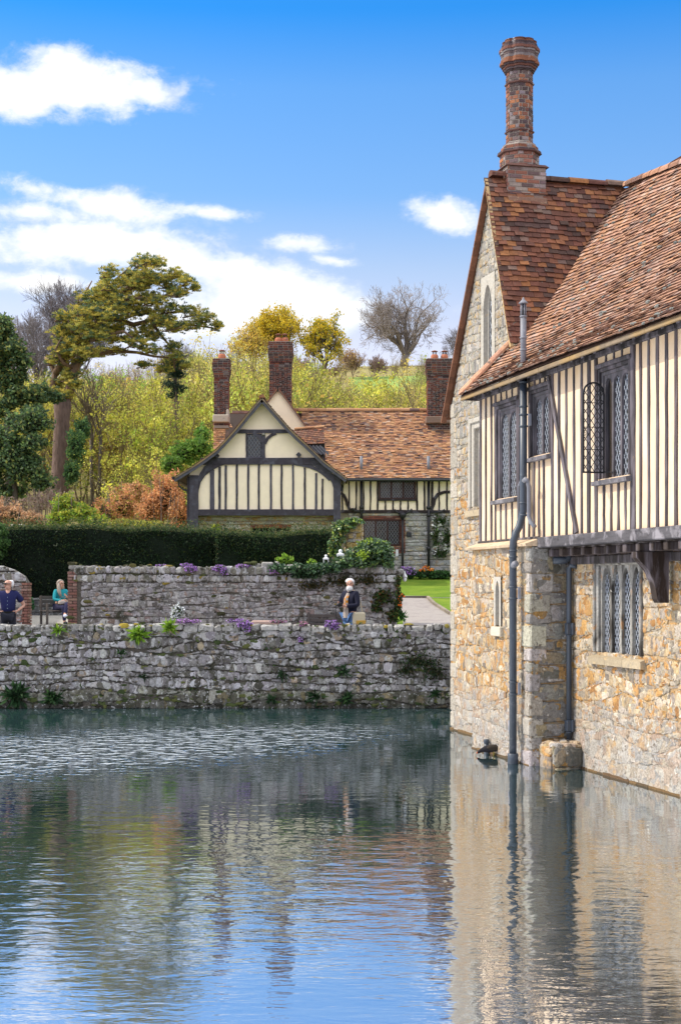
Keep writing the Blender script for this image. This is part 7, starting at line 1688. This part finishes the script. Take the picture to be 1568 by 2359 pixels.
CL = [(320, 602, 26, 13), (345, 612, 28, 12), (365, 608, 22, 11), (292, 622, 28, 13), (262, 640, 26, 13), (236, 632, 12, 8), (318, 632, 44, 15), (362, 636, 34, 12), (402, 634, 24, 11), (424, 640, 12, 8), (270, 664, 42, 16), (226, 664, 32, 15), (312, 660, 34, 13), (205, 692, 34, 17), (248, 694, 42, 18), (292, 690, 34, 14), (345, 676, 34, 10), (398, 668, 32, 11), (436, 660, 22, 11), (452, 668, 10, 8), (418, 684, 22, 9),
      (180, 724, 34, 17), (215, 728, 36, 18), (160, 752, 30, 14), (200, 760, 36, 17), (150, 775, 30, 14), (180, 795, 32, 15), (135, 760, 18, 9), (340, 712, 42, 10), (395, 712, 38, 12), (440, 720, 32, 13), (478, 738, 28, 14), (500, 752, 14, 11), (455, 750, 26, 12), (372, 742, 36, 12), (400, 760, 30, 11), (300, 722, 34, 11), (380, 735, 36, 15), (412, 752, 28, 13), (350, 770, 28, 10), (250, 752, 26, 9),
      (260, 775, 32, 11), (215, 800, 32, 12), (262, 800, 30, 9), (150, 815, 32, 12), (178, 830, 26, 10), (320, 800, 30, 10), (352, 812, 32, 11), (385, 822, 26, 11), (400, 800, 22, 12), (408, 820, 18, 12), (330, 838, 22, 8), (372, 842, 20, 8), (205, 745, 40, 24), (240, 712, 44, 22), (270, 682, 40, 20), (175, 775, 34, 20), (300, 650, 44, 18), (230, 680, 38, 20), (255, 740, 36, 18), (190, 815, 34, 16), (330, 655, 40, 15), (225, 775, 36, 16), (290, 705, 36, 16), (320, 690, 40, 14), (160, 870, 26, 12), (130, 880, 22, 12), (175, 890, 20, 10), (125, 905, 18, 10), (155, 912, 20, 9), (420, 832, 16, 9)]
CL += [(280, 730, 36, 14), (330, 745, 34, 12), (270, 755, 34, 13), (310, 775, 34, 12), (360, 700, 34, 12), (240, 655, 34, 16), (345, 640, 40, 14), (385, 650, 30, 12), (140, 790, 30, 18), (165, 800, 34, 18), (205, 820, 34, 16), (130, 830, 26, 14), (240, 785, 34, 14), (160, 850, 28, 14), (195, 735, 36, 20), (150, 735, 24, 12)]
blobs = []
for px, py, rx, ry in CL:
    dy = g.uniform(-1., 1.)*(1.6 if 180 < px < 440 else .7); blobs.append((pp(px, py, dy), (rx*K7*1.0, max(.5, rx*K7*.95), ry*K7*1.15)))
    c = pp(px, py, dy)
    for k in range(5): e = c+Vector((g.uniform(-.9, .9)*rx*K7, g.uniform(-.6, .6)*rx*K7, g.uniform(-.2, .6)*ry*K7)); s = c+Vector((g.uniform(-.2, .2)-rx*K7*.5, 0, -ry*K7*.9)); wb.tube([s, s.lerp(e, .5)+Vector((0, 0, -.06)), e], [.035, .022, .012], 4, BK_)
wb.build('branches', M['bark'], pine, True)
PN = [(.48, .42, .09, 3), (.36, .36, .09, 3), (.60, .49, .11, 1.5), (.13, .19, .09, 2.2), (.08, .13, .09, 1.2)]
rng = np.random.default_rng(77); Vs, Qs, Ks, off = [], [], [], 0
for c, r in blobs:
    nt = int(44+r[0]*r[1]*70); d = rng.normal(size=(nt, 3)); d /= np.linalg.norm(d, axis=1)[:, None]; Tc = np.array(c)+d*np.array(r)*(rng.uniform(.25, 1.0, (nt, 1))+rng.random((nt, 1))**4*.45)
    m = 13; Cc = np.repeat(Tc, m, axis=0); dd = rng.normal(size=(len(Cc), 3)); dd[:, 2] = abs(dd[:, 2])*.8+.1; dd /= np.linalg.norm(dd, axis=1)[:, None]; Cc = Cc+dd*.10
    cols = np.repeat(pick_cols(PN, nt, rng, .2), m, axis=0)*rng.uniform(.85, 1.15, (len(Cc), 1)); V, Q, K_ = leaf_quads(Cc, .17, cols, rng, .24, .2, dd*2.2); Vs.append(V); Qs.append(Q+off); Ks.append(K_); off += len(V)
fast_mesh('crown', np.concatenate(Vs), np.concatenate(Qs), np.concatenate(Ks), M['needle'], pine)
# slender dark pine
p0 = gp_(407, 78); t = thing('pine_tree', 'slender dark young pine left of the slim chimney', 'tree', p0); f2 = lambda px, py, dy=0.: Vector((at(px, py, 78).x-p0.x, dy, at(px, py, 78).z-p0.z))
mb = MB(); mb.tube([f2(407, 1110), f2(407, 1000), f2(405, 900), f2(402, 800)], [.17, .14, .10, .03], 8, (.15, .11, .10)); mb.build('trunk', M['bark'], t, True)
blob_leaves('crown', [(f2(402, 860), (.55, .5, .35)), (f2(392, 885), (.6, .5, .30)), (f2(412, 895), (.5, .5, .35)), (f2(404, 835), (.6, .5, .35)), (f2(398, 910), (.4, .4, .25)), (f2(412, 862), (.5, .4, .25))], 2200, .16, [(.03, .06, .045, 2), (.05, .085, .05, 1)], M['needle'], t, .2, .3, .3, 78)
for px, seed, lab in ((208, 1, 'thin bare trunk standing in the thicket left of the middle'), (560/2.7+15, 2, 'slim pole tree beside the thin bare trunk')):
    q = gp_(px+8, 79); oak('pole_tree', lab, 'tree', q, at(0, 880-seed*20, 79).z-q.z, 90+seed, 3, (.12, .10, .08), (.16, .13, .1), K=KB, limbs=4, trunk=.55, spread=(55, 85), r0=.012)

# ================================================================== light, sky, camera
w = bpy.data.worlds.new('World'); SC.world = w; w.use_nodes = True; wt = w.node_tree; wt.nodes.clear(); N = NT(wt)
EL = math.radians(46); SUN = Vector((-.992*math.cos(EL), .125*math.cos(EL), math.sin(EL)))
sky = N.n('ShaderNodeTexSky'); sky.sky_type = 'NISHITA'; sky.sun_disc = False; sky.sun_elevation = EL; sky.sun_rotation = math.atan2(SUN.x, SUN.y); sky.altitude = 50; sky.air_density = 1.; sky.dust_density = .6; sky.ozone_density = 2.
tc = N.n('ShaderNodeTexCoord').outputs['Generated']; sp = N.n('ShaderNodeSeparateXYZ'); N.l(tc, sp.inputs[0])
az = N.math('ARCTAN2', sp.outputs[0], sp.outputs[1]); el = N.math('ARCSINE', sp.outputs[2])
n1 = N.noise(N.mapping(tc, (1, 1, 1.5)), 17, 7, .60, .15); n2 = N.noise(N.mapping(tc, (1, 1, 1.7), (4, 2, 1)), 52, 6, .62, .3)
CLD = [(105, 205, 330, 62, 0, 1.), (150, 160, 150, 58, 0, .9), (340, 215, 150, 48, -8, .8), (20, 230, 200, 50, 0, .9),
       (250, 470, 330, 46, -6, .85), (60, 490, 240, 48, 0, .8), (480, 490, 180, 28, -6, .7), (200, 560, 420, 58, 0, 1.), (420, 600, 420, 60, -10, .95), (640, 665, 330, 74, -14, 1.05), (700, 560, 150, 36, -5, .80), (770, 600, 130, 26, -8, .6), (560, 720, 420, 80, 0, 1.), (90, 650, 300, 40, 0, .6),
       (1035, 500, 105, 42, -8, .95), (1010, 490, 60, 36, 0, .7)]
acc = None
for px, py, rx, ry, rot, st in CLD:
    a0 = math.atan((px-CX)/F_PX); e0 = math.atan((HZ-py)/math.hypot(F_PX, px-CX)); c, s = math.cos(math.radians(rot)), math.sin(math.radians(rot))
    dx = N.math('SUBTRACT', az, a0); dy = N.math('SUBTRACT', el, e0)
    u = N.math('MULTIPLY', N.math('ADD', N.math('MULTIPLY', dx, c), N.math('MULTIPLY', dy, s)), F_PX/rx); v = N.math('MULTIPLY', N.math('SUBTRACT', N.math('MULTIPLY', dy, c), N.math('MULTIPLY', dx, s)), F_PX/ry)
    d = N.math('SUBTRACT', st, N.math('SQRT', N.math('ADD', N.math('MULTIPLY', u, u), N.math('MULTIPLY', v, v)))); acc = d if acc is None else N.math('SMOOTH_MAX', acc, d, .18)
dens = N.math('ADD', acc, N.math('ADD', N.math('MULTIPLY', N.math('SUBTRACT', n1, .5), 1.9), N.math('MULTIPLY', N.math('SUBTRACT', n2, .5), 1.0)))
mask = N.ramp(N.math('ADD', dens, .12), [(.0, 0.), (.18, .14), (.40, .62), (.62, .92), (.95, 1.)])
# unseen clouds over the camera and behind it, added to whiten fill and reflections
n3 = N.noise(N.mapping(tc, (1, 1, 1.6), (7, 3, 5)), 3.2, 6, .6, .3)
hi = N.math('MULTIPLY', N.ramp(n3, [(.34, .55), (.50, 1.)]), N.ramp(el, [(.382, 0.), (.402, .95)]))
bk = N.math('MULTIPLY', N.ramp(n3, [(.45, 0.), (.6, .8)]), N.math('LESS_THAN', sp.outputs[1], 0.0))
mask = N.math('MAXIMUM', mask, N.math('MAXIMUM', hi, bk))
shade = N.ramp(N.math('ADD', N.math('MULTIPLY', dens, .45), N.math('MULTIPLY', N.noise(N.mapping(tc, (1, 1, 2.), (2, 5, 3)), 24, 5, .6), .8)), [(.36, (.66, .74, .90)), (.52, (.86, .91, .98)), (.72, (1., 1., 1.))])
# deeper blue with height
tint = N.ramp(el, [(.0, (1.5, 1.05, .95)), (.10, (1.45, 1.0, .88)), (.17, (1.22, .90, .83)), (.213, (.94, .84, .83)), (.26, (.55, .74, .90)), (.327, (.40, .71, .96)), (.374, (.11, .59, 1.01)), (.50, (.2, .58, 1.)), (1., (.6, .75, 1.))])
SKY_BLUE = N.mix(1., sky.outputs[0], tint, 'MULTIPLY')
cw = N.mix(1., shade, (5.0, 5.0, 5.05), 'MULTIPLY')
cc = N.mix(mask, SKY_BLUE, N.mix(N.ramp(el, [(.382, 0.), (.402, 1.)]), cw, (8.6, 8.6, 8.7)))
bg = N.n('ShaderNodeBackground'); N.l(cc, bg.inputs[0]); bg.inputs[1].default_value = .15
wo = N.n('ShaderNodeOutputWorld'); N.l(bg.outputs[0], wo.inputs[0])

ld = bpy.data.lights.new('sun', 'SUN'); ld.energy = 3.0; ld.angle = math.radians(.5); ld.color = (1., .90, .74)
lo = bpy.data.objects.new('sun', ld); COL.objects.link(lo); lo.rotation_euler = SUN.to_track_quat('Z', 'Y').to_euler(); lo.location = (-40, 20, 50)

cd = bpy.data.cameras.new('camera'); cam = bpy.data.objects.new('camera', cd); COL.objects.link(cam)
cam.location = (0, 0, CAM_H); cam.rotation_euler = (math.radians(90), 0, 0)
cd.sensor_fit = 'HORIZONTAL'; cd.sensor_width = 36; cd.lens = 36*F_PX/1568; cd.shift_x = 0.; cd.shift_y = (HZ-1179.5)/1568; cd.clip_end = 4000; cd.clip_start = .1
SC.camera = cam
SC.view_settings.view_transform = 'Standard'; SC.view_settings.look = 'None'; SC.view_settings.exposure = .6; SC.view_settings.gamma = 1.
try:
    SC.cycles.use_denoising = True; SC.cycles.denoiser = 'OPENIMAGEDENOISE'
except Exception: pass
SC.cycles.max_bounces = 6; SC.cycles.diffuse_bounces = 3; SC.cycles.glossy_bounces = 3; SC.cycles.transparent_max_bounces = 8; SC.cycles.transmission_bounces = 2
SC.cycles.sample_clamp_indirect = 6.
